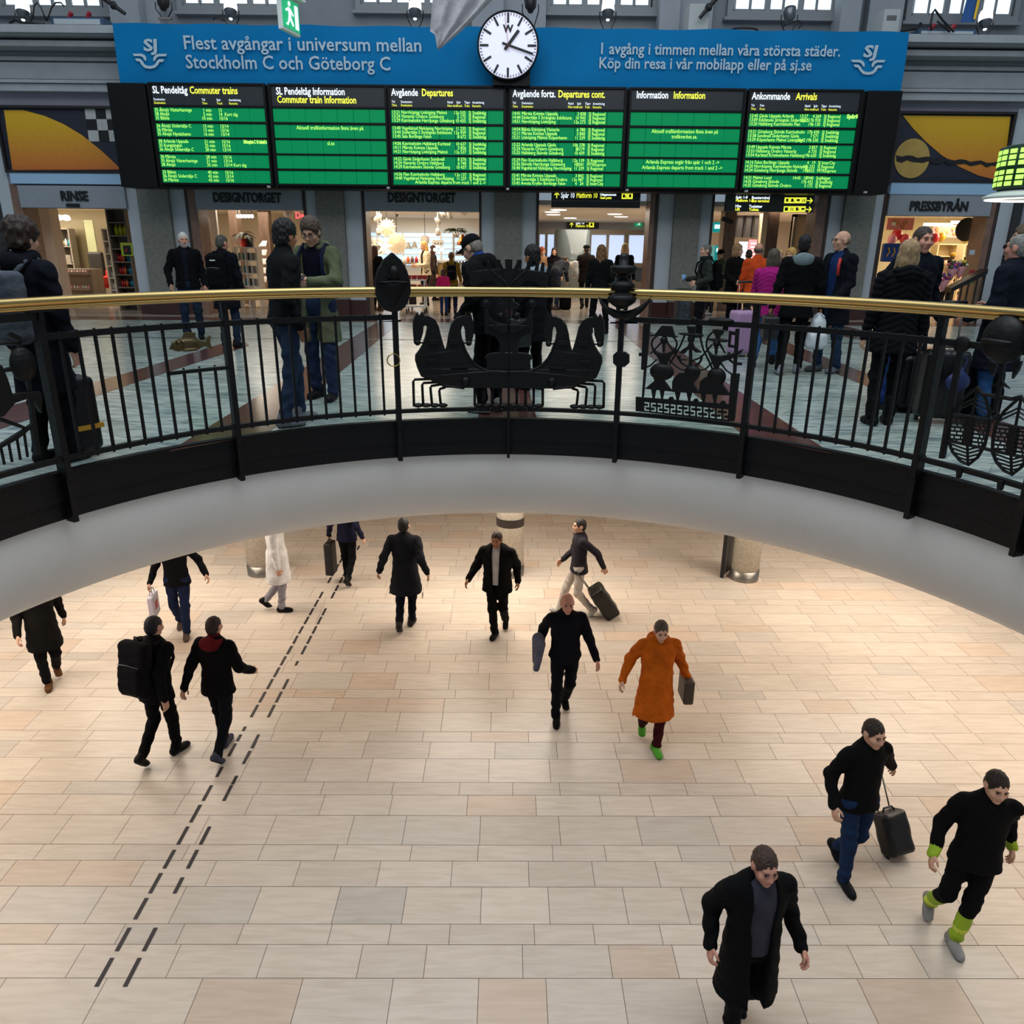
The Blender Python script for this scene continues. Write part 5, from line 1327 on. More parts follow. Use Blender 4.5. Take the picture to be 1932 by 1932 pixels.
    if beard: hs([('e', (0, -.03, -.05), (.062, .07, .078))], 'beard', hairm(beard), .02, [lambda X, Y_, Z: Z+.028+.35*Y_*0, lambda X, Y_, Z: Y_-.0, lambda X, Y_, Z: np.where((np.abs(X) < .024) & (np.abs(Z+.058) < .008), .01, -1)], nz(.004, 150))
    if face:
        em = M('eye_dark', '1d1815', .25)
        for sx in (-1, 1):
            g = MB().sphere((sx*.031, -.0835, .010), (.0105, .006, .0048), 10, 6); mk('eye', headT(g.v), g.f, em)
            g = MB().tube([(sx*.015, -.092, .03), (sx*.031, -.094, .035), (sx*.046, -.084, .03)], .004, 6); mk('eyebrow', headT(g.v), g.f, hm)
    if glasses:
        g = MB()
        for sx in (-1, 1):
            c0 = (sx*.032, -.103, .01)
            g.tube([(c0[0]+.025*math.cos(t), c0[1]+.004*abs(math.cos(t)), c0[2]+.018*math.sin(t)) for t in [2*PI*i/16 for i in range(16)]], .0028, 6, True)
            g.tube([(sx*.057, -.099, .014), (sx*.082, -.03, .012), (sx*.083, .02, .004)], .0028, 6)
        g.tube([(-.008, -.107, .012), (.008, -.107, .012)], .0025, 6)
        if glasses == 'dark':
            for sx in (-1, 1): g.sphere((sx*.032, -.103, .01), (.026, .004, .018), 12, 6)
        mk('glasses', headT(g.v), g.f, m_black)
    return P

def worn(P, name, label, cat, group=None):
    return thing(name, label, cat, (P.loc[0], P.loc[1], P.root.location[2]), P.rz, group)
def backpack(P, label, col, w=.15, hgt=.23, y=.245, z=1.2, straps=True, d=.075, patch=None):
    t = worn(P, 'backpack', label, 'backpack')
    V, F = surf([('b', (0, y, z), (w, d, hgt), .06), ('b', (0, y+d, z-hgt*.35), (w*.8, .045, hgt*.5), .04)], .016, .02, None, lambda D, X, Y_, Z: D+.003*np.sin(Z*60+X*20))
    mesh_obj('pack_body', P.body(V), F, cloth(col), t, True)
    if straps:
        for sx in (-1, 1):
            g = MB().tube([(sx*.09, y-.05, z+hgt*.8), (sx*.11, .1, 1.475), (sx*.115, 0, 1.492), (sx*.12, -.11, 1.40), (sx*.13, -.135, 1.25), (sx*.15, -.02, 1.08), (sx*.12, y-.04, z-hgt*.7)], .018, 8)
            mesh_obj('strap', P.body(g.v), g.f, cloth(col), t, True)
    g = MB().tube([(-.03, y-.03, z+hgt), (-.03, y-.03, z+hgt+.035), (.03, y-.03, z+hgt+.035), (.03, y-.03, z+hgt)], .009, 6); mesh_obj('grab_handle', P.body(g.v), g.f, cloth(col), t, True)
    g = MB().tube([(-w*.75, y+d+.035, z+hgt*.2), (0, y+d+.05, z+hgt*.25), (w*.75, y+d+.035, z+hgt*.2)], .004, 6); mesh_obj('zip', P.body(g.v), g.f, M('zip_grey', '6a6c70', .4), t, True)
    if patch:
        g = MB().box(-.045, .045, y+d+.004, y+d+.012, z+hgt*.6, z+hgt*.6+.02); mesh_obj('patch', P.body(g.v), g.f, M('reflective_patch', 'c6cacc', .4), t)
    return t
def suitcase(label, foot, wd, hg, dp, rz, col, z0=0., handle=.45, tilt=0., band=None, cat='suitcase', soft=False):
    p = gp(*foot, z0); t = thing('suitcase', label, cat, (p[0], p[1], z0), math.radians(rz))
    R_ = rotm(math.radians(tilt), 0, 0)
    V, F = surf([('b', (0, 0, .05+hg/2), (wd/2, dp/2, hg/2), .05)], .018, .02, None, lambda D, X, Y_, Z: D+(.004*np.sin(X*110) if not soft else .004*np.sin(Z*30+X*15)))
    mesh_obj('shell', V @ R_.T, F, M('case_'+col, col, .4, spec=.4), t, True)
    for sx in (-1, 1):
        g = MB().cyl((sx*(wd/2-.05)-.012, dp/2-.04, .03), (sx*(wd/2-.05)+.012, dp/2-.04, .03), .03, n=14); mesh_obj('wheel', np.array(g.v) @ R_.T, g.f, m_black, t, True)
    if handle:
        g = MB()
        for sx in (-1, 1): g.cyl((sx*wd*.25, dp*.3, .05+hg), (sx*wd*.25, dp*.3, .05+hg+handle), .008, n=8)
        mesh_obj('telescopic_handle', np.array(g.v) @ R_.T, g.f, m_steel, t, True)
        g = MB().cyl((-wd*.3, dp*.3, .05+hg+handle), (wd*.3, dp*.3, .05+hg+handle), .016, n=8); mesh_obj('grip', np.array(g.v) @ R_.T, g.f, m_black, t, True)
    g = MB().tube([(-.07, 0, .05+hg), (-.05, 0, .08+hg), (.05, 0, .08+hg), (.07, 0, .05+hg)], .01, 6); mesh_obj('carry_handle', np.array(g.v) @ R_.T, g.f, m_black, t, True)
    if band:
        g = MB().box(-wd/2-.006, wd/2+.006, -dp/2-.006, dp/2+.006, .05+hg*.3, .05+hg*.3+.035); mesh_obj('strap', np.array(g.v) @ R_.T, g.f, M('strap_'+band, band, .6), t)
    return t
def hand_pos(P, w_): return np.array(P.body(np.array([w_])))[0]
def carried(P, name, label, cat, geo_fn):
    t = worn(P, name, label, cat); geo_fn(t); return t
def holdbag(P, w_, label, col, wd=.32, hg=.34, dp=.1, cat='bag', name='shopping_bag', plastic=False, drop=.12, print_=None):
    t = worn(P, name, label, cat); p = hand_pos(P, w_)-np.array([0, 0, .085*P.s])
    zc = p[2]-drop-hg/2
    if plastic:
        V, F = surf([('c', (p[0], p[1], zc-hg*.2), (p[0], p[1], zc+hg*.25), wd*.42, wd*.3), ('c', (p[0], p[1], zc+hg*.25), (p[0], p[1], p[2]-.02), wd*.26, .025), ('b', (p[0], p[1], zc-hg*.25), (dp*.6, wd*.42, hg*.24), .05)], .016, .05, None, lambda D, X, Y_, Z: D+.006*np.sin(Y_*60+Z*9)+.004*np.sin(X*70-Z*25))
        mesh_obj('bag_body', V, F, M('plastic_'+col, col, .35, spec=.5), t, True)
    else:
        V, F = surf([('b', (p[0], p[1], zc), (dp/2, wd/2, hg/2), .02)], .014, .01); mesh_obj('bag_body', V, F, M('bag_'+col, col, .5), t, True)
    g = MB()
    for q in (-1, 1): g.tube([(p[0]+q*dp*.3, p[1]-wd*.22, zc+hg/2-.02), (p[0]+q*.01, p[1]-.03, p[2]), (p[0]+q*.01, p[1]+.03, p[2]), (p[0]+q*dp*.3, p[1]+wd*.22, zc+hg/2-.02)], .007, 6)
    g.build('handles', M('bag_'+col, col, .5), t)
    if print_:
        MB().box(p[0]-dp/2-.004, p[0]+dp/2+.004, p[1]-wd*.2, p[1]+wd*.2, zc-hg*.15, zc+hg*.2).build('print', M('print_'+print_, print_, .5), t)
    return t
# ---------------------------------------------------------------- people in the upper hall
WA = dict(fa=(-.09, -.30, 0, -14), fb=(.09, .30, .0, 38), ha=(-.27, .14, .9), hb=(.27, -.26, .95))   # striding, a-side foot forward
WB = dict(fb=(.09, -.30, 0, -14), fa=(-.09, .30, .0, 38), hb=(.27, .14, .9), ha=(-.27, -.26, .95))
N, MD, FR = .0125, .016, .021
# left edge: woman with scarf and grey backpack
p = person('person with bushy brown hair and dark scarf, back turned, at the left frame edge', (116, 870), 412, x=52, rz=165, jac='0f1320', hem=.55, bulk=1.12, scarf='0b0d16', hair='fluffy', hc='2b1a12', tro='0c0d12', hood='0b0d16', h=N, face=False, fa=(-.1, 0, 0, 0), fb=(.12, .06, 0, 0), head=(0, 8))
backpack(p, 'bulging grey backpack on the person in the dark scarf', '4a4f58', w=.2, hgt=.25, y=.27, z=1.17, d=.09)
suitcase('tall black suitcase with yellow strap behind the left railing panel', (158, 858), .30, .56, .2, 150, '0b0b10', handle=.3, band='b98a1e')
p = person('white-haired bearded man in black jacket and jeans standing with hands low', (368, 640), 437, rz=18, jac='0c0c10', hem=.86, bulk=1.12, opn=.045, shirt='141b28', hood='0c0c10', tro='1c2738', shoe='141416', hair='short', hc='c4c4c0', beard='a8a49c', sk='pink', head=(14, 4), ha=(-.27, -.1, .92), hb=(.27, -.06, .9), ea=(-.6, .6, -.2), h=N, fa=(-.12, .0, 0, 0), fb=(.12, .04, 0, 0))
p = person('grey-haired man in dark coat wearing a black backpack, back turned', (438, 655), 442, rz=172, jac='10131c', hem=.62, bulk=1.12, tro='1b2638', shoe='141416', hair='short', hc='4a4640', sk='pink', h=N, fa=(-.13, .05, 0, 0), fb=(.13, -.02, 0, 0), face=False, head=(-20, 6))
backpack(p, 'black backpack with pale patch on the grey-haired man', '0b0b0d', w=.15, hgt=.27, y=.25, z=1.2, patch=1)
p = person('dark-haired man in black jacket and jeans leaning by the railing, back half turned', (556, 800), 412, x=533, rz=128, jac='15181a', hem=.90, bulk=1.1, coll_col='101214', tro='27364c', shoe='6c6f74', hair='thick', hc='0d0b0b', sk='tan', h=N, fa=(-.1, .12, 0, 0), fb=(.1, -.1, 0, 0), head=(22, 4), ha=(-.24, -.02, .9), hb=(.24, -.12, .9), lean=4)
p = person('man in open green parka and glasses looking down at a phone', (614, 752), 405, x=596, rz=-14, jac='555a43', hem=.58, bulk=1.06, opn=.085, shirt='0c1024', hood='555a43', tro='202c44', shoe='1c1a19', hair='thick', hc='4a3c30', sk='fair', glasses=True, h=N, head=(4, 26), ha=(-.07, -.29, 1.17), hb=(.08, -.30, 1.16), ea=(-.8, .3, -.5), eb=(.8, .3, -.5), fa=(-.11, .05, 0, 0), fb=(.12, -.05, 0, 0))
backpack(p, 'dark navy backpack of the man in the green parka', '10182e', w=.14, hgt=.22, y=.24, z=1.2)
t = worn(p, 'phone', 'black phone held by the man in the green parka', 'phone'); q = np.array(p.body(np.array([[.01, -.40, 1.205]])))[0]; MB().obox(q, (.075, .038, .005), rotm(.5, 0, 0)).build('phone_body', m_black, t, bevel=.003)
p = person('man in black cap bending his head down behind the iron ship', (925, 778), 433, x=903, rz=-122, jac='0c0e12', hem=.80, bulk=1.25, coll_col='1c3a78', hood='0b0c10', tro='0c0d12', shoe='a7a49c', hair='short', hc='6e665e', hat=('cap', '0e1014'), sk='fair', glasses=True, h=N, lean=14, head=(0, 16), ha=(-.24, -.16, .96), hb=(.22, -.22, .98))
p = person('black-haired woman in dark coat with pale puffy hood beside the capped man', (1003, 735), 462, x=985, rz=-140, jac='0d0f14', hem=.62, bulk=1.15, hood='8b98a6', tro='0b0c10', shoe='15151a', hair='thick', hc='0b0908', sk='tan', h=MD, face=False, head=(0, 10))
holdbag(p, (.27, -.03, .86), 'dark bulging shoulder bag beside the woman with the pale hood', '0b0f14', .36, .3, .2, 'bag', 'shoulder_bag', drop=-.12)
# right part
p = person('grey-haired man in green-grey jacket facing left by the bin, holding a cup', (1318, 636), 460, rz=-84, jac='2f332f', hem=.84, bulk=1.05, tro='101218', shoe='14141a', hair='short', hc='5d5a54', sk='fair', h=MD, head=(-4, -4), ha=(-.16, -.28, 1.1), hb=(.2, -.2, 1.05), scarf='23282a')
backpack(p, 'black backpack on the grey-haired man by the bin', '0b0c10', w=.14, hgt=.26, y=.25, z=1.16)
t = worn(p, 'paper_cup', 'pale blue paper cup held by the grey-haired man by the bin', 'cup'); q = np.array(p.body(np.array([[-.13, -.36, 1.12]])))[0]; g = MB(); g.lathe([(0, -.05), (.03, -.05), (.04, .06), (0, .06)], tuple(q), 14); g.build('cup', M('cup_blue', '6fa0cc', .5), t, True)
p = person('dark-haired man in black hooded jacket, back turned, carrying bags in both hands', (1487, 705), 440, x=1512, rz=168, jac='0a0a0d', hem=.74, bulk=1.16, hood='6f7f80', tro='0f1015', shoe='7d8288', hair='short', hc='141010', sk='tan', h=N, face=False, ha=(-.3, -.05, .88), hb=(.31, .05, .88), fa=(-.12, -.08, 0, 0), fb=(.14, .12, 0, 0), head=(-12, 0))
holdbag(p, (-.3, -.05, .88), 'white plastic carrier bag in the hooded man\'s right hand', 'c9d0d4', .3, .42, .2, 'bag', 'carrier_bag', plastic=True, drop=.02)
holdbag(p, (.31, .05, .88), 'black holdall hanging from the hooded man\'s left hand', '0d1114', .40, .28, .18, 'bag', 'holdall', drop=.04)
p = person('bald man with glasses in navy coat over blue jumper, facing left', (1556, 702), 433, x=1562, rz=-66, jac='121722', hem=.62, bulk=1.1, opn=.07, shirt='16305c', coll_col=None, tro='22344c', shoe='5d5f66', hair='fringe', hc='7a6654', sk='fair', glasses=True, h=N, head=(-20, 2), ha=(-.2, -.22, .98), hb=(.2, -.2, .96), fa=(-.12, -.04, 0, 0), fb=(.12, .06, 0, 0))
t = worn(p, 'shoulder_strap', 'red shoulder strap on the bald man with glasses', 'strap'); g = MB().tube([(.12, -.13, 1.42), (.14, -.165, 1.34), (.145, -.165, 1.22)], .02, 8); mesh_obj('strap_band', p.body(g.v), g.f, M('strap_red', 'b0231f', .6), t, True)
p = person('man in navy coat facing the camera, half hidden by the woman in the quilted jacket', None, 425, Y=7.7, x=1744, rz=8, jac='0f1524', hem=.6, bulk=1.2, tro='1c3468', shoe='171717', hair='short', hc='3d332a', sk='pink', h=N, ha=(-.33, -.06, .95), hb=(.3, -.05, .92), head=(0, 4))
p = person('woman with blonde bob in black quilted hooded jacket, back turned', (1659, 800), 452, x=1712, rz=176, jac='0d1016', hem=.72, bulk=1.16, puff=True, hood='0d1016', tro='0c0d11', shoe='0f0f11', boots=1, hair='bob', hc='9a7f5c', sk='fair', h=N*.95, face=False, fa=(-.08, 0, 0, 0), fb=(.12, .06, 0, 0), head=(-4, -6), flare=1.12)
suitcase('black cabin suitcase standing behind the quilted woman\'s boots', (1706, 775), .36, .52, .24, 20, '0b0c10', handle=.0)
suitcase('black trolley case with raised handle between the woman and the right post', (1762, 796), .38, .62, .24, -10, '08080a', handle=.42)
p = worn(p, 'tote_bag', 'small dark blue drawstring bag on the trolley case', 'bag'); p.location = tuple(gp(1772, 800)+np.array([0, -.16, .42])); p.rotation_euler = (0, 0, 0)
V, F = surf([('e', (0, 0, 0), (.11, .05, .09)), ('c', (0, 0, .06), (0, 0, .11), .05, .03)], .012, .03); mesh_obj('bag_body', V, F, M('bag_deep_blue', '152453', .5), p, True)
MB().tube([(-.03, 0, .1), (-.05, 0, .2), (0, 0, .24), (.05, 0, .2), (.03, 0, .1)], .008, 6).build('handles', M('bag_deep_blue'), p)
p = person('grey-haired man in sunglasses and long navy coat at the right edge, facing left', (1852, 795), 440, x=1912, rz=-146, jac='151a2a', hem=.52, bulk=1.22, tro='2a4c7a', shoe='2a2a2e', hair='short', hc='7d7a74', sk='pink', glasses='dark', h=N, head=(0, -2), ha=(-.22, -.25, 1.08), hb=(.25, -.2, 1.0), fa=(-.12, 0, 0, 0), fb=(.12, .05, 0, 0))
t = thing('backpack', 'black backpack standing on the floor by the man in sunglasses', 'backpack', tuple(gp(1838, 790)), .3)
V, F = surf([('b', (0, 0, .25), (.19, .12, .25), .08), ('b', (0, -.1, .18), (.15, .06, .15), .05)], .016, .03); mesh_obj('pack_body', V, F, cloth('0c0d11'), t, True)
MB().tube([(-.04, 0, .49), (-.04, 0, .54), (.04, 0, .54), (.04, 0, .49)], .012, 6).build('grab_handle', cloth('0c0d11'), t)
person('man with light brown hair behind the man in sunglasses', None, 424, Y=8.8, x=1938, rz=-110, jac='1b2030', hem=.7, hair='thick', hc='5d4c3a', sk='fair', h=MD)
# ---------------------------------------------------------------- people farther back
p = person('woman in magenta quilted jacket walking away with grey-brown hair', (1437, 690), 462, x=1440, rz=150, jac='a01f72', hem=.80, bulk=1.16, puff=True, tro='3a5f90', shoe='26262a', hair='bob', hc='4c4438', sk='fair', h=MD, face=False, **WA)
suitcase('lilac hard suitcase beside the woman in magenta', (1400, 672), .44, .62, .28, 15, 'b08bb0', handle=.4)
person('bald man in bright orange jumper beside the woman in magenta', None, 457, Y=13.5, x=1433, rz=165, jac='c2471c', hem=.85, bulk=1.08, tro='15161c', hair='fringe', hc='5f5248', sk='pink', h=MD, face=False, ha=(-.3, -.2, .98), hb=(.27, -.05, .86))
person('woman with curly fair hair in long black coat facing right', None, 461, Y=15.5, x=1392, rz=35, jac='100d0d', hem=.55, bulk=1.15, hair='wavy', hc='8a6a44', sk='fair', tro='0d0d10', h=MD, ha=(-.2, -.2, 1.02), hb=(.2, -.2, 1.0), head=(25, 0))
p = person('person in olive jacket with backpack turned away beside the curly-haired woman', None, 470, Y=17.5, x=1414, rz=190, jac='454a30', hem=.8, hair='short', hc='2e261e', tro='20242c', h=FR, face=False); backpack(p, 'olive backpack on the person beside the curly-haired woman', '3a3f2a')
person('woman with fair fringe and pink scarf facing the camera', None, 470, Y=15.5, x=1471, rz=5, jac='17151a', hem=.6, hair='bob', hc='c8a264', sk='fair', scarf='a8766a', tro='14141a', h=MD)
person('blonde woman turned left behind the hooded man', None, 468, Y=14.8, x=1494, rz=-50, jac='121116', hem=.6, hair='wavy', hc='c79a58', sk='fair', tro='14141a', h=MD)
p = person('person in black cap and green jacket leaning back on the corridor pillar with a phone', None, 467, Y=19.2, x=1360, rz=-72, jac='474e3c', hem=.8, hair='bun', hc='1b1512', hat=('cap', '15161c'), sk='fair', tro='34373e', shoe='c9c9c6', h=MD, lean=-6, head=(0, 18), ha=(-.1, -.3, 1.14), hb=(.12, -.28, 1.12), fa=(-.09, -.25, 0, 0), fb=(.09, -.2, 0, 0))
t = worn(p, 'phone', 'small black phone held by the person leaning on the pillar', 'phone'); q = np.array(p.body(np.array([[-.02, -.40, 1.17]])))[0]; MB().obox(q, (.04, .06, .006), rotm(.6, 0, 0)).build('phone_body', m_black, t)
p = person('woman with long curly hair in black leather jacket, back turned', (1128, 630), 462, x=1148, rz=168, jac='101313', hem=.82, bulk=1.08, tro='0b0c10', shoe='141416', hair='curly', hc='6b4a2a', sk='fair', h=MD, face=False, fa=(-.16, -.05, 0, 0), fb=(.16, .06, 0, 0))
person('woman with straight blonde hair in black jacket going into the passage', None, 459, Y=19.5, x=1180, rz=172, jac='14151a', hem=.8, tro='14151a', hair='long', hc='b79a6c', h=MD, face=False)
p = person('man in black flat cap and dark brown jacket walking into the passage', None, 460, Y=21, x=1107, rz=185, jac='231c19', hem=.74, bulk=1.15, tro='15151a', hair='short', hc='3a322c', hat=('flat', '0e0e10'), h=MD, face=False, ha=(-.3, .1, .9), hb=(.3, -.15, .95), fa=(-.1, -.2, 0, -8), fb=(.1, .2, 0, 30))
t = worn(p, 'bag', 'white bag with black lines under the arm of the man in the flat cap', 'bag'); V, F = surf([('b', (.3, 0, 1.12), (.07, .14, .2), .04)], .02, .02); mesh_obj('bag_body', p.body(V), F, M('bag_white_lines', 'cfccc8', .6, var=.9, vs=5), t, True)
person('red-haired woman in camel coat by the passage jamb', None, 465, Y=22, x=1021, rz=40, jac='8a6a4c', hem=.6, hair='bob', hc='8a3f1c', sk='fair', tro='20222a', h=FR, head=(15, 12))
person('long dark-haired woman in black jacket facing out of the passage', None, 467, Y=22.5, x=1046, rz=-5, jac='15131a', hem=.7, hair='long', hc='23140f', sk='fair', tro='20242c', h=FR, scarf='0c0c0f')
p = person('person in grey coat bending far forward in front of the passage', (1044, 584), None, H=1.68, rz=150, jac='2c3038', hem=.62, hair='short', hc='2a211b', tro='28324c', shoe='5c4c4c', h=MD, lean=62, face=False, ha=(-.2, -.35, 1.2), hb=(.2, -.35, 1.2))
t = thing('backpack', 'small black backpack standing on the floor beside the bending person', 'backpack', tuple(gp(1066, 584)), .2)
V, F = surf([('b', (0, 0, .22), (.15, .1, .22), .07)], .018, .03); mesh_obj('pack_body', V, F, cloth('0e0e11'), t, True); MB().tube([(-.03, 0, .43), (-.03, 0, .48), (.03, 0, .48), (.03, 0, .43)], .01, 6).build('grab_handle', cloth('0e0e11'), t)
# in the shops
person('blonde woman in cream quilted jacket browsing by the red box trolley', None, 455, Y=21.5, x=801, rz=-55, jac='cdbfa2', hem=.84, bulk=1.1, puff=True, opn=.05, shirt='131216', tro='121216', hair='long', hc='c49a5a', sk='fair', h=MD, ha=(-.1, -.3, 1.1), hb=(.12, -.3, 1.1), head=(0, 8))
person('dark-haired woman in long brown coat behind the blonde shopper', None, 463, Y=23.5, x=817, rz=110, jac='2e221e', hem=.45, hair='bob', hc='3a2016', tro='141216', h=FR, face=False)
p = person('person in mustard jacket with backpack walking into the star-lamp shop', None, 471, Y=18.9, x=851, rz=185, jac='8a6a24', hem=.84, hair='bun', hc='6d4a2c', tro='161a2c', shoe='3a2a22', h=MD, face=False, **WB); backpack(p, 'black backpack on the person in mustard', '12131a', w=.13, hgt=.2)
person('child in bright pink jacket beside the person in mustard', None, 508, Y=18.4, x=836, rz=170, jac='c41f58', hem=.8, bulk=1.1, hair='bob', hc='4a3020', tro='182a4c', h=MD, face=False)
person('long-haired woman in black coat just inside the star-lamp shop', None, 463, Y=19.6, x=706, rz=160, jac='121114', hem=.6, hair='long', hc='4a2e1c', tro='14141a', shoe='4a3020', h=MD, face=False)
person('person in mustard hat and beige coat among the kiosk shelves', None, 477, Y=21.5, x=1799, rz=150, jac='b59a80', hem=.6, hat=('beanie', '8a6420'), hair='short', hc='4a3626', scarf='2a2320', tro='16161c', h=FR, face=False)
suitcase('dark green suitcase standing in the star-lamp shop', (830, 562), .42, .5, .26, 10, '18302c', handle=.3)
suitcase('dark purple suitcase by the star-lamp shop entrance', (770, 584), .40, .58, .26, 30, '1d1622', handle=.0)
# ---------------------------------------------------------------- people on the lower concourse
Z = LZ
person('person in dark coat and tan boots at the left under the cove', (103, 1297), None, z0=Z, H=1.76, rz=35, jac='171412', hem=.62, bulk=1.12, tro='100f10', shoe='5c3a1c', boots=1, h=MD, hair='short', hc='2a1f18', fa=(-.07, .05, 0, 0), fb=(.08, .36, .05, 45), ha=(-.28, -.2, .95), hb=(.27, .2, .92))
p = person('person in black walking away with a large dark rucksack', (316, 1428), None, z0=Z, H=1.80, rz=160, jac='0e0d0f', hem=.8, bulk=1.14, tro='0b0a0c', shoe='121012', h=MD, hair='short', hc='1b1420', face=False, lean=8, fa=(-.06, -.1, 0, 0), fb=(.08, .36, .04, 48), ha=(-.3, .2, .95), hb=(.34, -.2, 1.0)); backpack(p, 'large dark purple rucksack on the person in black', '141019', w=.19, hgt=.3, y=.27, z=1.25)
p = person('person in black jacket with dark red hood walking beside the guide strips', (428, 1415), None, z0=Z, H=1.74, rz=168, jac='0c0b0c', hem=.82, bulk=1.12, hood='5c1018', coll_col='5c1018', tro='12141c', shoe='3a3c48', h=MD, hair='short', hc='2c1a14', face=False, lean=5, fa=(-.08, .38, .03, 45), fb=(.07, -.08, 0, 0), ha=(-.3, -.25, 1.0), hb=(.34, .15, .9))
p = person('person in dark jacket and blue jeans carrying a carrier bag, head hidden by the cove', (349, 1197), None, z0=Z, H=1.78, rz=10, jac='131318', hem=.84, bulk=1.05, tro='1b2340', shoe='54443c', h=MD, fa=(-.1, .3, .02, 35), fb=(.06, -.1, 0, 0), ha=(-.36, -.05, .92), hb=(.42, -.02, .98))
holdbag(p, (-.36, -.05, .92), 'pale carrier bag with red print held by the person in jeans', 'c4bcc8', .34, .36, .08, drop=.1, print_='b0202c')
person('person in long white coat with grey trousers by the left mosaic column', (533, 1152), None, z0=Z, H=1.74, rz=100, jac='d8d4d2', hem=.55, bulk=1.2, tro='8a858c', shoe='141214', h=MD, hair='short', hc='241a14', fa=(-.06, 0, 0, 0), fb=(.08, .35, .05, 45))
p = person('person in purple-navy jacket and black leggings at the far end of the guide strips', (660, 1100), None, z0=Z, H=1.72, rz=172, jac='17172c', hem=.84, bulk=1.05, tro='0f0e12', slim=.95, shoe='1c1814', boots=1, h=MD, face=False, fa=(-.05, .32, .04, 45), fb=(.06, -.05, 0, 0), ha=(-.32, .1, .95), hb=(.33, .0, .92))
holdbag(p, (.33, 0, .92), 'tall black bag beside the person in leggings', '0f0d10', .26, .6, .14, name='tote_bag', drop=.05)
person('person in long charcoal coat walking away in the middle of the floor', (769, 1182), None, z0=Z, H=1.83, rz=176, jac='22242a', hem=.60, bulk=1.14, tro='141724', shoe='2c2522', hair='short', hc='181412', h=MD, face=False, flare=1.2, fa=(-.06, -.05, 0, 0), fb=(.07, .34, .03, 45), ha=(-.34, .1, .95), hb=(.36, .12, .96))
p = person('heavy man in black suit with pale scarf walking towards the camera by the middle column', (938, 1200), None, z0=Z, H=1.74, rz=-12, jac='0d0c0d', hem=.78, bulk=1.28, opn=.05, shirt='b9b4b2', tro='0c0b0c', shoe='0f0e0f', hair='short', hc='2a1812', sk='tan', h=MD, head=(-4, 8), fa=(-.04, -.02, 0, 0), fb=(.08, .34, .04, 45), ha=(-.42, -.12, .98), hb=(.3, .1, .92), slim=1.05)
p = person('red-faced man in dark navy tracksuit striding towards the camera', (1062, 1358), None, z0=Z, H=1.79, rz=4, jac='11111c', hem=.9, bulk=1.1, tro='101019', shoe='171412', hair='fringe', hc='6a5248', sk='pink', h=N, fa=(-.1, -.04, 0, 0), fb=(.06, .34, .03, 40), ha=(-.31, .1, .95), hb=(.36, -.12, .92), head=(0, 8))
t = worn(p, 'jacket', 'grey folded jacket carried over the tracksuit man\'s arm', 'jacket'); V, F = surf([('c', (-.33, .02, 1.14), (-.34, .0, .86), .075, .06), ('c', (-.30, -.08, 1.12), (-.36, -.1, .8), .05, .04)], .016, .05); mesh_obj('cloth', p.body(V), F, cloth('5a5866'), t, True)
p = person('person in long bright orange coat, burgundy trousers and green trainers', (1228, 1412), None, z0=Z, H=1.74, rz=2, jac='b5560c', hem=.50, bulk=1.18, flare=1.16, tro='3c0d14', shoe='4f9a2c', hair='short', hc='4c4034', sk='fair', h=N, hood='b5560c', fb=(.05, -.06, 0, 0), fa=(-.06, .36, .04, 42), ha=(-.40, .0, .96), hb=(.38, .05, .95), head=(0, 14))
holdbag(p, (.38, .05, .95), 'brown shoulder bag beside the orange coat', '3c2c22', .3, .3, .12, name='shoulder_bag', drop=-.1)
p = person('person in grey jacket and white trousers pulling a case past the middle column', (1088, 1160), None, z0=Z, H=1.72, rz=-80, jac='2a272c', hem=.84, bulk=1.05, tro='b8ada4', shoe='c4c0ba', hair='short', hc='1f1a18', h=MD, fa=(-.09, -.28, 0, -14), fb=(.09, .30, 0, 38), ha=(-.27, -.2, .95), hb=(.26, .34, 1.0))
suitcase('dark olive trolley case rolling behind the person in white trousers', (1158, 1162), .38, .56, .26, 95, '1d1a12', LZ, handle=.45, tilt=-34, soft=True)
p = person('person in black jacket and blue jeans pulling a dark case', (1592, 1660), None, z0=Z, H=1.8, rz=14, jac='0e0d10', hem=.86, bulk=1.06, tro='182c4c', shoe='15181f', hair='short', hc='2a1e18', h=N, fa=(-.06, -.06, 0, 0), fb=(.08, .32, .03, 40), ha=(-.3, -.05, .95), hb=(.5, .22, 1.02), head=(0, 8))
suitcase('small black trolley case pulled by the person in blue jeans', (1698, 1622), .30, .42, .2, 20, '0c0b0d', LZ, handle=.5, tilt=-30, soft=True)
person('person in black workwear with yellow reflective trouser cuffs', (1800, 1775), None, z0=Z, H=1.8, rz=-14, jac='0b0a0d', hem=.84, bulk=1.1, tro='0b0a0d', shoe='8d8a88', hair='short', hc='20150f', h=N, fb=(-.02, -.05, 0, 0), fa=(-.16, .32, .03, 42), ha=(-.34, -.08, .94), hb=(.3, .15, .95), head=(6, 10), cuff='8fae14')
person('person in long black coat with open front at the bottom of the floor', (1392, 1958), None, z0=Z, H=1.82, rz=6, jac='0c0b0e', hem=.5, bulk=1.2, opn=.07, shirt='3c3a44', tro='0e0d11', shoe='131215', hair='short', hc='3c2a22', sk='pink', h=N, fa=(-.1, -.06, 0, 0), fb=(.08, .3, .03, 38), ha=(-.3, .0, .95), hb=(.32, -.08, .95), head=(0, 8))
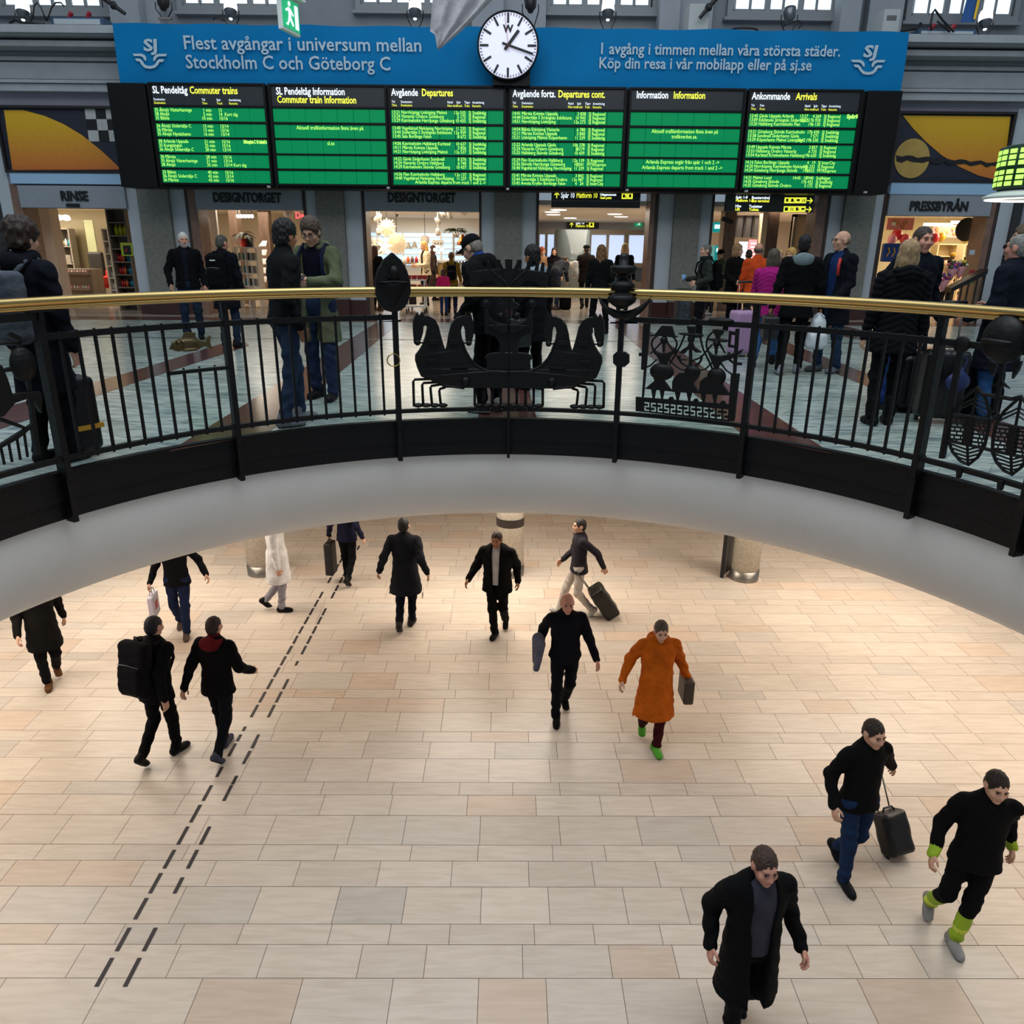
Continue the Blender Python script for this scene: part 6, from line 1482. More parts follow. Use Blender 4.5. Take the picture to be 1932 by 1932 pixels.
# ================================================================ INSIDE THE SHOPS AND PASSAGES
def pr_(x0, x1, y0, y1, Y):
    a = at((x0+x1)/2, y1, Y); b_ = at((x0+x1)/2, y0, Y); w_ = (at(x1, (y0+y1)/2, Y)[0]-at(x0, (y0+y1)/2, Y)[0])/2
    return a[0]-w_, a[0]+w_, a[2], b_[2]
def pbox(name, label, cat, x0, x1, y0, y1, Y, d, m, group=None, bevel=.005):
    a, b_, c_, e = pr_(x0, x1, y0, y1, Y)
    return tag(MB().box(a, b_, Y, Y+d, c_, e).build(name, m, bevel=bevel), label, cat, group)
m_taupe = M('taupe_wood', '7c6d5e', .6, var=.12, vs=4); m_whitep = M('white_lacquer', 'dcd8d0', .4); m_redp = M('red_plastic', 'c8281c', .35); m_chrome = M('chrome', 'b8b8ba', .15, 1.)
m_glass = M('green_glass', '9aa98a', .1, spec=.8); m_colm = M('veined_marble', '6b5547', .35, var=.35, vs=5, stretch=(3, 3, .6))
BC = {'cream': 'd6caa6', 'white': 'dedad2', 'black': '141214', 'red': 'a81c18', 'orange': 'c85a1e', 'teal': '1f7f90', 'yellow': 'c2b41e', 'pink': 'cf8f94', 'brown': '5c4030', 'grey': '8a8a88'}
def bottle(col, hgt, r, loc, label, group, name='bottle'):
    key = (col, hgt, r, name)
    if key not in _bot:
        o = MB()
        if name == 'bottle': o.lathe([(0, 0), (r, 0), (r, hgt*.68), (r*.45, hgt*.78), (r*.42, hgt), (0, hgt)], n=10)
        elif name == 'pot': o.sphere((0, 0, r*.8), (r, r, r*.8), 10, 6).lathe([(r*.5, r*1.4), (r*.4, r*2.2), (0, r*2.2)], n=8)
        else: o.box(-r, r, -r*1.2, r*1.2, 0, hgt)
        ob = o.build(name, M('pack_'+col, BC[col], .4), smooth=name != 'box'); ob.location = loc; _bot[key] = ob
    else:
        ob = _bot[key].copy(); C.objects.link(ob); ob.location = loc
    return tag(ob, label, {'bottle': 'bottle', 'pot': 'pot', 'box': 'box', 'book': 'book'}[name], group)
_bot = {}
def shelf_unit(label, x0, x1, y0, y1, Y, d, ns, nv, m, name='shelf_unit', back=True, wheels=False):
    a, b_, c_, e = pr_(x0, x1, y0, y1, Y)
    t = thing(name, label, 'shelf', ((a+b_)/2, Y, c_)); hgt = e-c_
    if back: MB().box(a, b_, Y+d-.02, Y+d, c_, e).build('back_panel', m, t, world=True)
    for k in range(nv+1): x = a+(b_-a)*k/nv; MB().box(x-.015, x+.015, Y, Y+d-.02, c_, e).build('upright', m, t, world=True)
    zs = []
    for k in range(ns+1):
        z = c_+hgt*k/ns; zs.append(z+.012); MB().box(a, b_, Y-.01, Y+d-.02, z-.012, z+.012).build('shelf_board', m, t, world=True)
    if wheels:
        for x in (a+.04, b_-.04): MB().cyl((x-.015, Y+.1, c_-.05), (x+.015, Y+.1, c_-.05), .045, n=12).build('castor', m_black, t, world=True)
    return a, b_, zs, Y+d*.4
def fill(a, b_, z, y, items, label, group, n, name='bottle', hgt=.15, r=.03):
    for k in range(n): bottle(items[k % len(items)], hgt, r, (a+(b_-a)*(k+.5)/n, y, z), label % items[k % len(items)], group, name)

# -- salon (RINSE)
struct(B('trim_column', M('pale_column', 'c9b6a4', .6), wx(62, 380, 19.2), wx(88, 380, 19.2), 19.2, 19.6, 0, CZ))
a, b_, zs, y = shelf_unit('grey wall shelf with cosmetics in the salon', 97, 150, 432, 562, 23, .35, 4, 3, M('shelf_grey', '8b857a', .6))
fill(a+.05, b_-.5, zs[3], y, ['cream'], '%s box standing upright on the top salon shelf', 'boxes on the top salon shelf', 7, 'box', .3, .035)
fill(b_-.5, b_-.05, zs[3], y, ['white', 'teal', 'cream'], '%s bottle at the end of the top salon shelf', 'bottles on the top salon shelf', 5, 'bottle', .2, .04)
fill(a+.05, b_-.05, zs[2], y, ['pink', 'white', 'black'], '%s pot on the middle salon shelf', 'pots on the middle salon shelf', 9, 'pot', .1, .06)
fill(a+.05, b_-.05, zs[1], y, ['white', 'cream'], '%s bottle on the lower salon shelf', 'bottles on the lower salon shelf', 9, 'bottle', .2, .04)
pbox('price_card', 'white price card standing on the salon counter', 'card', 111, 135, 481, 497, 20.9, .02, m_whitep)
pbox('glass_partition', 'tall olive glass partition in the salon', 'partition', 152, 178, 415, 545, 23.6, .04, M('olive_glass', '8d8467', .15, spec=.8))
pbox('glass_partition', 'pale green glass partition in the salon', 'partition', 178, 195, 415, 545, 23.4, .04, M('pale_green_glass', 'b9c39a', .15, spec=.8))
x0, x1, z0, z1 = pr_(112, 180, 508, 588, 20.6)
t = thing('display_counter', 'taupe salon counter with two ledges of nail polish', 'counter', ((x0+x1)/2, 20.6, 0))
MB().box(x0, x1, 20.7, 21.3, 0, z1).build('counter_body', m_taupe, t, world=True, bevel=.01)
for k, zf_ in enumerate((.93, .5)):
    z = z1*zf_
    MB().box(x0, x1, 20.52, 20.72, z-.06, z-.03).box(x0, x1, 20.5, 20.52, z-.07, z).build('ledge', m_taupe, t, world=True)
    fill(x0+.03, x1-.03, z-.03, 20.61, ['white', 'pink'] if k == 0 else ['white', 'white', 'pink'], '%s-topped nail polish on the ' + ('upper' if k == 0 else 'lower') + ' counter ledge', 'nail polish on the salon counter', 12, 'pot', .1, .035)
def armchair(label, x, y, Y, s, rz):
    p = at(x, y, Y); t = thing('salon_chair', label, 'chair', (p[0], Y, 0), rz)
    V, F = surf([('b', (0, 0, .45), (.28*s, .27*s, .07), .06), ('b', (0, .25*s, .62), (.27*s, .05, .22), .05), ('b', (-.28*s, 0, .56), (.05, .25*s, .10), .045), ('b', (.28*s, 0, .56), (.05, .25*s, .10), .045)], .022, .05)
    mesh_obj('shell', V, F, m_redp, t, True)
    MB().cyl((0, 0, .08), (0, 0, .4), .025, n=10).build('column', m_chrome, t)
    for k in range(5): q = 2*PI*k/5; MB().tube([(0, 0, .09), (.25*math.cos(q), .25*math.sin(q), .03)], .014, 6).build('foot', m_chrome, t)
armchair('red salon chair beside the polish counter', 199, 545, 21.7, 1., -.6); armchair('red salon chair by the white shelf tower', 224, 540, 22.9, 1., .8)
p = at(178, 510, 22.6); t = thing('office_chair', 'black high-backed salon chair against the olive partition', 'chair', (p[0], 22.6, 0))
V, F = surf([('b', (0, .2, .95), (.22, .05, .34), .05), ('b', (0, 0, .5), (.24, .24, .06), .05)], .025, .04); mesh_obj('seat_and_back', V, F, m_black, t, True); MB().cyl((0, 0, 0), (0, 0, .48), .03, n=10).lathe([(0, .0), (.25, .0), (.25, .03), (0, .05)], n=16).build('pedestal', m_chrome, t)
a, b_, zs, y = shelf_unit('narrow white shelf tower in the salon', 212, 223, 432, 570, 20.6, .3, 6, 1, m_whitep)
for z in zs[1:5]: fill(a+.03, b_-.02, z, y, ['white', 'grey'], '%s bottle on the narrow white tower', 'bottles on the white tower', 2, 'bottle', .16, .035)
a, b_, zs, y = shelf_unit('taupe rack of hair products at the salon doorway', 228, 262, 395, 590, 19.1, .4, 8, 1, m_taupe)
fill(a+.06, b_-.06, zs[6], y, ['yellow'], '%s bottle on the top of the salon doorway rack', 'yellow bottles on the doorway rack', 3, 'bottle', .24, .045)
for r, hh_ in ((4, .17), (3, .17), (2, .17), (1, .17)):
    fill(a+.04, b_-.04, zs[r], y, ['red', 'red', 'orange', 'black', 'teal', 'teal'], '%s bottle on a lower shelf of the doorway rack', 'coloured bottles on the doorway rack', 6, 'bottle', hh_, .034)
x0, x1, z0, z1 = pr_(230, 252, 458, 483, 19.05); t = thing('poster', 'yellow and black product poster on the doorway rack', 'poster', ((x0+x1)/2, 19.05, z0))
MB().box(x0, x1, 19.05, 19.06, z0, z1).build('sheet', M('poster_lime', 'b7c42e', .5), t, world=True); MB().box(x0+.06, x1-.04, 19.04, 19.05, z0+.03, z1-.06).build('dark_field', m_black, t, world=True)
MB().prism([(x0+.08, 19.035, z0+.1), (x0+.13, 19.035, z0+.1), (x0+.17, 19.035, z1-.1)], [(x0+.08, 19.04, z0+.1), (x0+.13, 19.04, z0+.1), (x0+.17, 19.04, z1-.1)]).build('red_stroke', m_redp, t, world=True)
p = at(88, 416, 20.4); t = thing('neon_sign', 'glowing white letters nse high in the salon', 'sign', (p[0], 20.4, p[2])); g = MB(); letter(g, 'nse', p[0], p[2]+.01, 20.4, .26, width=.58, bold=.012, depth=.04); g.build('lettering', M('neon_white', (1, 1, 1), .4, emit=1.3), t, world=True)
for x in (85, 143, 168, 218): p = at(x, 400, 21); tag(MB().lathe([(0, 0), (.05, 0), (.05, -.03), (0, -.03)], (p[0], 21, CZ), 12).build('downlight', M('downlight_lit', (1, .95, .85), .4, emit=6)), 'small recessed ceiling spot in the salon', 'ceiling light', 'salon ceiling spots')
# -- gift shop (first DESIGNTORGET)
for x0, x1, Y in ((432, 447, 21.5), (487, 506, 23.0)): struct(B('trim_column', m_colm, wx(x0, 420, Y), wx(x1, 420, Y), Y, Y+.35, 0, CZ))
struct(B('trim_panel', m_whitep, wx(382, 440, 20), wx(411, 440, 20), 20.0, 20.1, 0, CZ))
a, b_, zs, y = shelf_unit('glass-fronted display cabinet with white ornaments behind the white-haired man', 383, 400, 410, 560, 19.4, .4, 5, 1, M('display_wood', 'a08a72', .5))
for z in zs[:5]: fill(a+.04, b_-.03, z, y, ['white', 'red', 'brown'], '%s ornament in the display cabinet', 'ornaments in the display cabinet', 3, 'pot', .12, .05)
m_bulb = M('bulb_lit', (1, .96, .88), .4, emit=7)
for k in range(5):
    p = at(449+k*6.6, 408, 20.6); t = thing('pendant_bulb', 'round glowing bulb hanging in the row of five inside the gift shop', 'pendant lamp', (p[0], 20.6, p[2]), 0, 'row of five pendant bulbs')
    MB().sphere((0, 0, 0), .045, 12, 8).build('bulb', m_bulb, t, True); MB().cyl((0, 0, .04), (0, 0, CZ-p[2]), .012, n=6).build('rod', m_black, t)
def leaf(g, base, ang, L_, droop, wd):
    P_ = []
    for k in range(7):
        u = k/6; r_ = L_*u; z = base[2]+L_*(.55*u-droop*u*u)
        c_ = np.array([base[0]+r_*math.cos(ang), base[1]+r_*math.sin(ang), z]); n_ = np.array([-math.sin(ang), math.cos(ang), 0])*wd*math.sin(PI*min(1, .06+u*.94))
        P_.append((c_-n_, c_+np.array([0, 0, -.02*math.sin(PI*u)]), c_+n_))
    V = [q for t_ in P_ for q in t_]; F = []
    for k in range(6):
        for j in (0, 1): a_ = k*3+j; F.append((a_, a_+1, a_+4, a_+3))
    g.add(V, F)
m_leaf = M('leaf_green', '22331a', .5, var=.3, vs=12)
def plant(label, x, y, Y, n, L_, droop, wd, potc, ph=.16, pr=.09, trunk=.15):
    p = at(x, y, Y); t = thing('potted_plant', label, 'plant', (p[0], Y, p[2]))
    MB().lathe([(0, 0), (pr*.8, 0), (pr, ph), (pr*.9, ph), (0, ph*.9)], n=16).build('pot', potc, t, True)
    MB().cyl((0, 0, ph*.8), (0, 0, ph+trunk), .015, n=6).build('stem', M('stem_brown', '4a3824', .8), t)
    g = MB()
    for k in range(n): leaf(g, (0, 0, ph+trunk*(.4+.6*rnd.random())), 2*PI*k/n*2.4+rnd.random()*.5, L_*(.7+.5*rnd.random()), droop*(.7+.5*rnd.random()), wd)
    g.build('leaves', m_leaf, t, fix=False); return t
a, b_, zs, y = shelf_unit('wheeled shop rack with books and the red pot in the gift shop', 452, 494, 467, 588, 20.2, .45, 5, 2, m_whitep, 'shop_rack', False, True)
for r in range(1, 5): fill(a+.05, b_-.05, zs[r], y, ['grey', 'cream', 'teal', 'brown', 'black', 'white'], '%s book on the wheeled shop rack', 'books on the wheeled rack', 8, 'box', .17, .022)
plant('drooping dark plant in a red pot on the wheeled rack', 461, 466, 20.4, 11, .36, 1.0, .05, m_redp, .2, .1)
fill(b_-.25, b_-.1, zs[5], y, ['black'], '%s box beside the red plant pot', 'box beside the pot', 1, 'box', .22, .06)
for k in range(5):
    x0, x1, z0, z1 = pr_(488, 502, 458+k*17, 464+k*17, 20.9); tag(MB().add([(x0, 20.9, z0), (x1, 20.9, z0), (x1-.05, 21.2, z1+.05), (x0+.02, 21.2, z1+.05), (x0, 20.9, z0-.02), (x1, 20.9, z0-.02), (x1-.05, 21.2, z1+.03), (x0+.02, 21.2, z1+.03)], [(0, 1, 2, 3), (7, 6, 5, 4), (0, 4, 5, 1), (1, 5, 6, 2), (2, 6, 7, 3), (3, 7, 4, 0)]).build('wall_shelf', m_whitep), 'slanting white wall shelf beside the wheeled rack', 'shelf', 'slanting wall shelves')
p = at(557, 412, 19.5); t = thing('neon_sign', 'red neon letters Des inside the gift shop', 'sign', (p[0], 19.5, p[2])); g = MB(); letter(g, 'Des', p[0], p[2], 19.5, .2, width=.27, bold=.003, depth=.02); g.build('lettering', M('neon_red', (1, .05, .06), .4, emit=3.5), t, world=True)
pbox('carton', 'small white carton on the floor by the gift shop entrance', 'box', 400, 414, 583, 598, 18.9, .2, m_whitep)
def spot(label, x, y, Y, ang, group):
    p = at(x, y, Y); t = thing('ceiling_spot', label, 'spotlight', (p[0], Y, p[2]), 0, group); R_ = rotm(.9, ang, 0)
    MB().lathe([(0, .1), (.05, .1), (.065, -.08), (.06, -.08)], n=14, R=R_).build('shade', m_whitep, t, True); MB().lathe([(0, -.07), (.06, -.075)], n=14, R=R_).build('lens', m_bulb, t)
    MB().cyl((0, 0, .05), (0, 0, CZ-p[2]), .01, n=6).build('stem', m_whitep, t)
for x, y in ((541, 402), (549, 403)): spot('white ceiling spot beside the red neon in the gift shop', x, y, 20.4, .5, 'gift shop spots')
# -- design shop (second DESIGNTORGET)
x0, x1, z0, z1 = pr_(690, 905, 440, 500, 27.7); t = thing('rear_window', 'bright blue shop window at the back of the star-lamp shop', 'window', ((x0+x1)/2, 27.7, z0))
MB().box(x0, x1, 27.7, 27.72, z0, z1).build('pane', M('rear_pane', (.42, .66, .95), .3, emit=.9), t, world=True)
g = MB()
for k in range(5): z = z0+(z1-z0)*(.15+.18*k); g.box(x0, x1, 27.66, 27.7, z, z+.03)
for k in range(4): x = x0+(x1-x0)*k/3; g.box(x-.03, x+.03, 27.65, 27.7, z0, z1)
g.build('blind_slats', m_whitep, t, world=True)
m_paper = M('paper_lit', (1, .80, .52), .6, emit=.32)
def star(label, x, y, Y, r_, n, inner, m, tilt=0., cord=True):
    p = at(x, y, Y); t = thing('star_lamp', label, 'pendant lamp', (p[0], Y, p[2])); g = MB()
    for lay, (ph, rr) in enumerate(((0, 1), (PI/n, .86))):
        if n < 6 and lay: break
        o = []
        for k in range(2*n): q = tilt+ph+PI*k/n; R_ = r_*(rr if k % 2 == 0 else inner); o.append((R_*math.sin(q), R_*math.cos(q)))
        for k in range(2*n):
            A, B_ = o[k], o[(k+1) % (2*n)]; yd = .12*r_*(1-lay)+.3*r_
            g.add([(A[0], lay*.02, A[1]), (B_[0], lay*.02, B_[1]), (0, -yd, 0), (0, yd, 0)], [(0, 1, 2), (1, 0, 3)])
    g.build('paper_star', m, t)
    if cord: MB().cyl((0, 0, r_*.8), (0, 0, max(r_*.9, CZ-p[2])), .008, n=6).build('cord', m_black, t)
star('large paper star lamp with broad points, upper of the pair', 730, 430, 20.6, .26, 9, .55, m_paper); star('paper star lamp with many thin spikes, lower of the pair', 749, 460, 20.2, .29, 18, .62, m_paper)
star('bright white five-pointed star lamp above the iron spade finial', 725, 465, 19.8, .24, 5, .32, M('white_star_lit', (1, .97, .92), .5, emit=.7), .2, False)
p = at(749, 405, 20.2); tag(MB().lathe([(0, .04), (.04, .02), (.03, -.03), (0, -.06)], (p[0], 20.2, p[2]), 12).build('ceiling_rose', M('rose_brown', '3a2420', .5)), 'dark brown ceiling rose above the spiky star lamp', 'lamp fitting')
for i, (x, y, an) in enumerate(((711, 412, .8), (716, 410, .4), (835, 404, -.7), (848, 406, -.3), (826, 417, -.6), (874, 400, -.9), (714, 437, .2), (826, 438, 0))): spot('bright white ceiling spot in the star-lamp shop', x, y, 21.5, an, 'star-lamp shop spots')
plant('bushy green plant hung above the white shelf frame', 860, 448, 21.5, 34, .34, .75, .022, m_whitep, .1, .1, .1)
a, b_, zs, y = shelf_unit('white open shelf frame with dishes and a copper lamp', 856, 903, 442, 560, 21.0, .4, 6, 2, m_whitep, 'open_shelf', False)
for r in (1, 2, 3, 4): fill(a+.05, b_-.05, zs[r], y, ['white', 'cream', 'brown', 'white'], '%s bowl on the white shelf frame', 'bowls on the white shelf frame', 7, 'pot', .1, .05)
p = at(873, 462, 20.9); t = thing('table_lamp', 'copper cone lamp on the white shelf frame', 'lamp', (p[0], 20.9, p[2])); MB().lathe([(.14, 0), (.15, .05), (.08, .18), (.02, .26), (0, .27)], n=18).build('shade', M('copper', 'b06a3c', .2, 1.), t, True); MB().cyl((0, 0, -.1), (0, 0, .02), .03, n=8).build('stem', m_whitep, t)
a, b_, zs, y = shelf_unit('low white wall shelf with grey canisters at the left of the star lamps', 697, 722, 462, 480, 22.5, .3, 1, 1, m_whitep, 'wall_shelf')
fill(a+.03, b_-.03, zs[1], y, ['grey', 'cream'], '%s canister on the low wall shelf', 'canisters on the wall shelf', 4, 'bottle', .2, .06)
x0, x1, z0, z1 = pr_(766, 804, 528, 600, 18.95)
t = thing('shop_trolley', 'pale metal shop trolley with red boxes beside the spade finial', 'trolley', ((x0+x1)/2, 19.1, 0))
for x in (x0+.02, x1-.02):
    for yy in (18.95, 19.35): MB().box(x-.015, x+.015, yy-.015, yy+.015, .1, z1).build('post', m_whitep, t, world=True); MB().cyl((x-.015, yy, .05), (x+.015, yy, .05), .05, n=12).build('castor', m_black, t, world=True)
for z in (.14, z1*.55, z1-.02): MB().box(x0, x1, 18.93, 19.37, z, z+.03).build('tray', m_whitep, t, world=True)
for k in range(4): bottle('red', .09, .055, (x0+.08+k*.13, 19.1, z1+.012), 'red box on the top tray of the shop trolley', 'red boxes on the trolley', 'box')
for k in range(4): bottle('red', .2, .05, (x0+.08+k*.13, 19.12, z1*.55+.032), 'tall red box on the middle tray of the shop trolley', 'tall red boxes on the trolley', 'box')
x0, x1, z0, z1 = pr_(757, 800, 495, 560, 22); t = thing('sales_table', 'pale wooden sales table behind the shop trolley', 'table', ((x0+x1)/2, 22, 0)); MB().box(x0, x1, 22, 22.7, z1-.05, z1).build('table_top', m_taupe, t, world=True)
for x in (x0+.04, x1-.04):
    for yy in (22.04, 22.66): MB().box(x-.025, x+.025, yy-.025, yy+.025, 0, z1-.05).build('leg', m_taupe, t, world=True)
fill(x0+.03, x1-.03, z1, 22.2, ['white', 'orange', 'brown', 'red'], '%s jar on the wooden sales table', 'jars on the sales table', 5, 'bottle', .16, .045)
x0, x1, z0, z1 = pr_(826, 850, 492, 555, 23.8); t = thing('service_counter', 'pale wooden counter at the back of the star-lamp shop', 'counter', ((x0+x1)/2, 24, 0)); MB().box(x0, x1, 23.8, 24.6, 0, z1-.06).build('counter_body', M('birch', 'b08e5a', .5), t, world=True); MB().box(x0-.05, x1+.05, 23.75, 24.65, z1-.06, z1).build('counter_top', m_whitep, t, world=True)
for lb, x, y, r_ in (('white paper globe lamp above the blonde shopper', 802, 452, .13),): p = at(x, y, 24); t = thing('globe_lamp', lb, 'pendant lamp', (p[0], 24, p[2])); MB().sphere((0, 0, 0), r_, 16, 12).build('globe', M('paper_white', 'd8d4c8', .7), t, True); MB().cyl((0, 0, r_), (0, 0, CZ-p[2]), .008, n=6).build('cord', m_black, t)
for x, y in ((782, 462), (771, 464)): p = at(x, y, 24); tag(MB().lathe([(.1, -.08), (.02, .1), (0, .1)], (p[0], 24, p[2]), 14).build('cone_lamp', M('cone_grey', 'a9a59c', .6)), 'pale cone lamp shade beside the blonde shopper', 'pendant lamp', 'cone lamp shades')
for x in (809, 821, 834): p = at(x, 471, 23); tag(MB().sphere((p[0], 23, p[2]), .05, 10, 8).build('bare_bulb', m_bulb, smooth=True), 'glowing bare bulb above the back counter', 'light bulb', 'bare bulbs over the counter')
t = pbox('lamp_box', 'white box with three dark dots above the back counter', 'box', 816, 836, 453, 463, 24, .2, m_whitep)
for x in (821, 826.5, 832): p = at(x, 459.5, 24); MB().cyl((p[0], 23.985, p[2]), (p[0], 24, p[2]), .02, n=10).build('dot', m_black, t, world=True)
# -- middle passage
Y = 31.9; x0, x1 = wx(1002, 470, 31.7), wx(1234, 470, 31.7); zt = zz(433, 31.7, 1100); zb = zz(443, 31.7, 1100)
t = thing('entrance_doors', 'steel framed glass doors closing the end of the passage', 'doors', ((x0+x1)/2, 31.7, 0))
MB().box(x0, x1, 31.4, 31.85, zb, zt).build('header', m_steel, t, world=True)
m_out = M('lit_platform', (.60, .74, 1.0), .3, emit=.85)
g = MB(); f = MB()
edges = [1015, 1030, 1047, 1072, 1100, 1112, 1145, 1178, 1182, 1222]
for k in range(len(edges)-1):
    a_, b_ = wx(edges[k], 480, 31.7), wx(edges[k+1], 480, 31.7)
    f.box(a_-.05, a_+.05, 31.6, 31.7, 0, zb); g.box(a_+.05, b_-.05, 31.75, 31.77, .95, zb)
f.box(x0, x1, 31.6, 31.8, .0, .25).box(x0, x1, 31.62, 31.8, .78, .95)
f.build('door_frame', m_steel, t, world=True); g.build('glass', m_out, t, world=True)
B('lower_glass', M('dim_glass', '46576e', .1), x0, x1, 31.76, 31.78, .25, .78, t)
p = at(1079, 488, 29); t = thing('glass_column', 'round dark glass column with steel band in front of the doors', 'column', (p[0], 29, 0)); MB().lathe([(.0, 0), (.62, 0), (.62, 2.1), (0, 2.1)], n=32).build('drum', M('drum_glass', '76848a', .15, spec=.8), t, True)
MB().lathe([(.635, .82), (.64, 1.05), (.62, 1.05)], n=32).build('steel_band', m_steel, t, True)
for k in range(5): q = -PI/2+(k-2)*.28; MB().sphere((.64*math.cos(q), .64*math.sin(q), .95), (.06, .06, .06), 10, 8).build('round_mark', m_whitep if k % 2 == 0 else m_black, t, True)
m_dl = M('downlight_panel', (1, .96, .9), .4, emit=5)
for i, (x, y) in enumerate(((1054, 396), (1042, 400), (1044, 405), (1076, 411.5), (1160, 404), (1172, 409))):
    d = ray(x, y); p = EYE+d*((CZ-.004-EYE[2])/d[2])
    if p[1] > 31.3: p = EYE+ray(x, y)*(0)+np.array([at(x, y, 30)[0], 27+i*.6, CZ-.004-EYE[2]])
    tag(MB().lathe([(0, 0), (.2, 0), (.2, -.012), (0, -.012)], (p[0], p[1], CZ), 20).build('downlight', m_dl), 'flat round ceiling light in the middle passage', 'ceiling light', 'passage ceiling lights')
# -- corridor with cash machines
for lb, x0_, x1_, y0_, y1_, Y, w_ in (('turquoise cash machine sign high on the corridor wall', 1345, 1361, 419, 438, 21.2, 1), ('turquoise cash machine lower on the corridor wall', 1345, 1359, 463, 520, 21.0, 2)):
    x0, x1, z0, z1 = pr_(x0_, x1_, y0_, y1_, Y); t = thing('cash_machine' if w_ == 2 else 'cash_sign', lb, 'cash machine' if w_ == 2 else 'sign', ((x0+x1)/2, Y, z0))
    MB().box(x0, x1, Y, Y+.5, z0, z1).build('case', M('turquoise', (.0, .42, .46), .4, emit=.35), t, world=True, bevel=.02)
    MB().box(x0+.03, x1-.05, Y-.01, Y, z1-.16, z1-.06).build('lit_panel', M('machine_panel_lit', (.7, .95, 1), .4, emit=.9), t, world=True)
struct(B('trim_column', m_colm, wx(1366, 430, 20.4), wx(1388, 430, 20.4), 20.4, 20.8, 0, CZ)); struct(B('trim_column', m_colm, wx(1447, 430, 19.8), wx(1469, 430, 19.8), 19.8, 20.2, 0, CZ))
struct(B('trim_panel', M('cream_wall', 'd9c8ae', .6), wx(1433, 430, 21), wx(1448, 430, 21), 21, 21.1, 0, CZ))
x0, x1, z0, z1 = pr_(1386, 1434, 398, 448, 23.5); t = thing('dark_window', 'dark three-part glazed screen over the lit posters in the corridor', 'window', ((x0+x1)/2, 23.5, z0)); MB().box(x0, x1, 23.5, 23.56, z0, z1).build('glazing', M('dark_glazing', '3a3c46', .2, spec=.7), t, world=True)
for k in range(4): x = x0+(x1-x0)*k/3; MB().box(x-.03, x+.03, 23.44, 23.5, z0, z1).build('mullion', m_black, t, world=True)
for lb, x0_, x1_, y0_, y1_, c_, s_ in (('blue-white lit menu poster in the corridor', 1392, 1408, 456, 490, (.55, .75, 1), 'i'), ('red and white lit poster in the corridor', 1409, 1433, 452, 500, (.9, .16, .2), 'r'), ('yellow lit poster low beside the orange jumper', 1408, 1426, 505, 545, (1, .6, .1), 'y')):
    x0, x1, z0, z1 = pr_(x0_, x1_, y0_, y1_, 22.8); t = thing('lit_poster', lb, 'poster', ((x0+x1)/2, 22.8, z0)); MB().box(x0, x1, 22.8, 22.85, z0, z1).build('light_box', M('poster_lit_'+s_, c_, .4, emit=.9), t, world=True)
    g = MB()
    for k in range(6): g.box(x0+.05, x1-.05-.03*(k % 3), 22.79, 22.8, z0+(z1-z0)*(.12+.14*k), z0+(z1-z0)*(.17+.14*k))
    g.build('print_lines', m_wtxt, t, world=True)
x0, x1, z0, z1 = pr_(1481, 1546, 404, 560, 19.6); t = thing('display_case', 'tall glazed display case at the right of the corridor', 'cabinet', ((x0+x1)/2, 19.6, z0)); MB().box(x0, x1, 19.7, 19.8, z0, z1).build('back_panel', M('case_beige', 'c9b392', .5), t, world=True)
for a_, b_ in ((x0, x0+.06), (x1-.06, x1)): MB().box(a_, b_, 19.6, 19.8, z0, z1).build('upright', m_steel, t, world=True)
MB().box(x0, x1, 19.6, 19.8, z1-.06, z1).build('top_rail', m_steel, t, world=True)
p = at(1372, 416, 20.2); t = thing('surveillance_camera', 'dark camera on the corridor pillar', 'camera', tuple(p)); MB().obox((0, 0, 0), (.14, .05, .05), rotm(0, .3, 0)).build('camera_body', m_black, t); MB().cyl((.1, 0, 0), (.16, .15, .05), .02, n=8).build('bracket', m_black, t)
p = gp(1282, 612); x0, x1, z0, z1 = pr_(1272, 1298, 543, 613, p[1])
t = thing('litter_bin', 'tall dark litter bin with pale ring pattern by the grey-haired man', 'bin', ((x0+x1)/2, p[1], 0))
hgt = float(at(1285, 545, p[1])[2]); wdd = (x1-x0)/2
MB().box(-wdd, wdd, -.18, .18, 0, hgt-.08).build('bin_body', M('bin_slate', '23272d', .5), t, bevel=.02); MB().box(-wdd-.01, wdd+.01, -.19, .19, hgt-.06, hgt).build('lid', m_black, t, bevel=.02)
g = MB()
for k in range(22):
    cx_, cz_ = rnd.uniform(-wdd+.05, wdd-.05), rnd.uniform(.06, hgt-.2); g.tube([(cx_+.032*math.cos(q), -.184, cz_+.032*math.sin(q)) for q in [2*PI*i/10 for i in range(10)]], .003, 4, True)
g.build('ring_pattern', M('ring_grey', '59626c', .5), t)
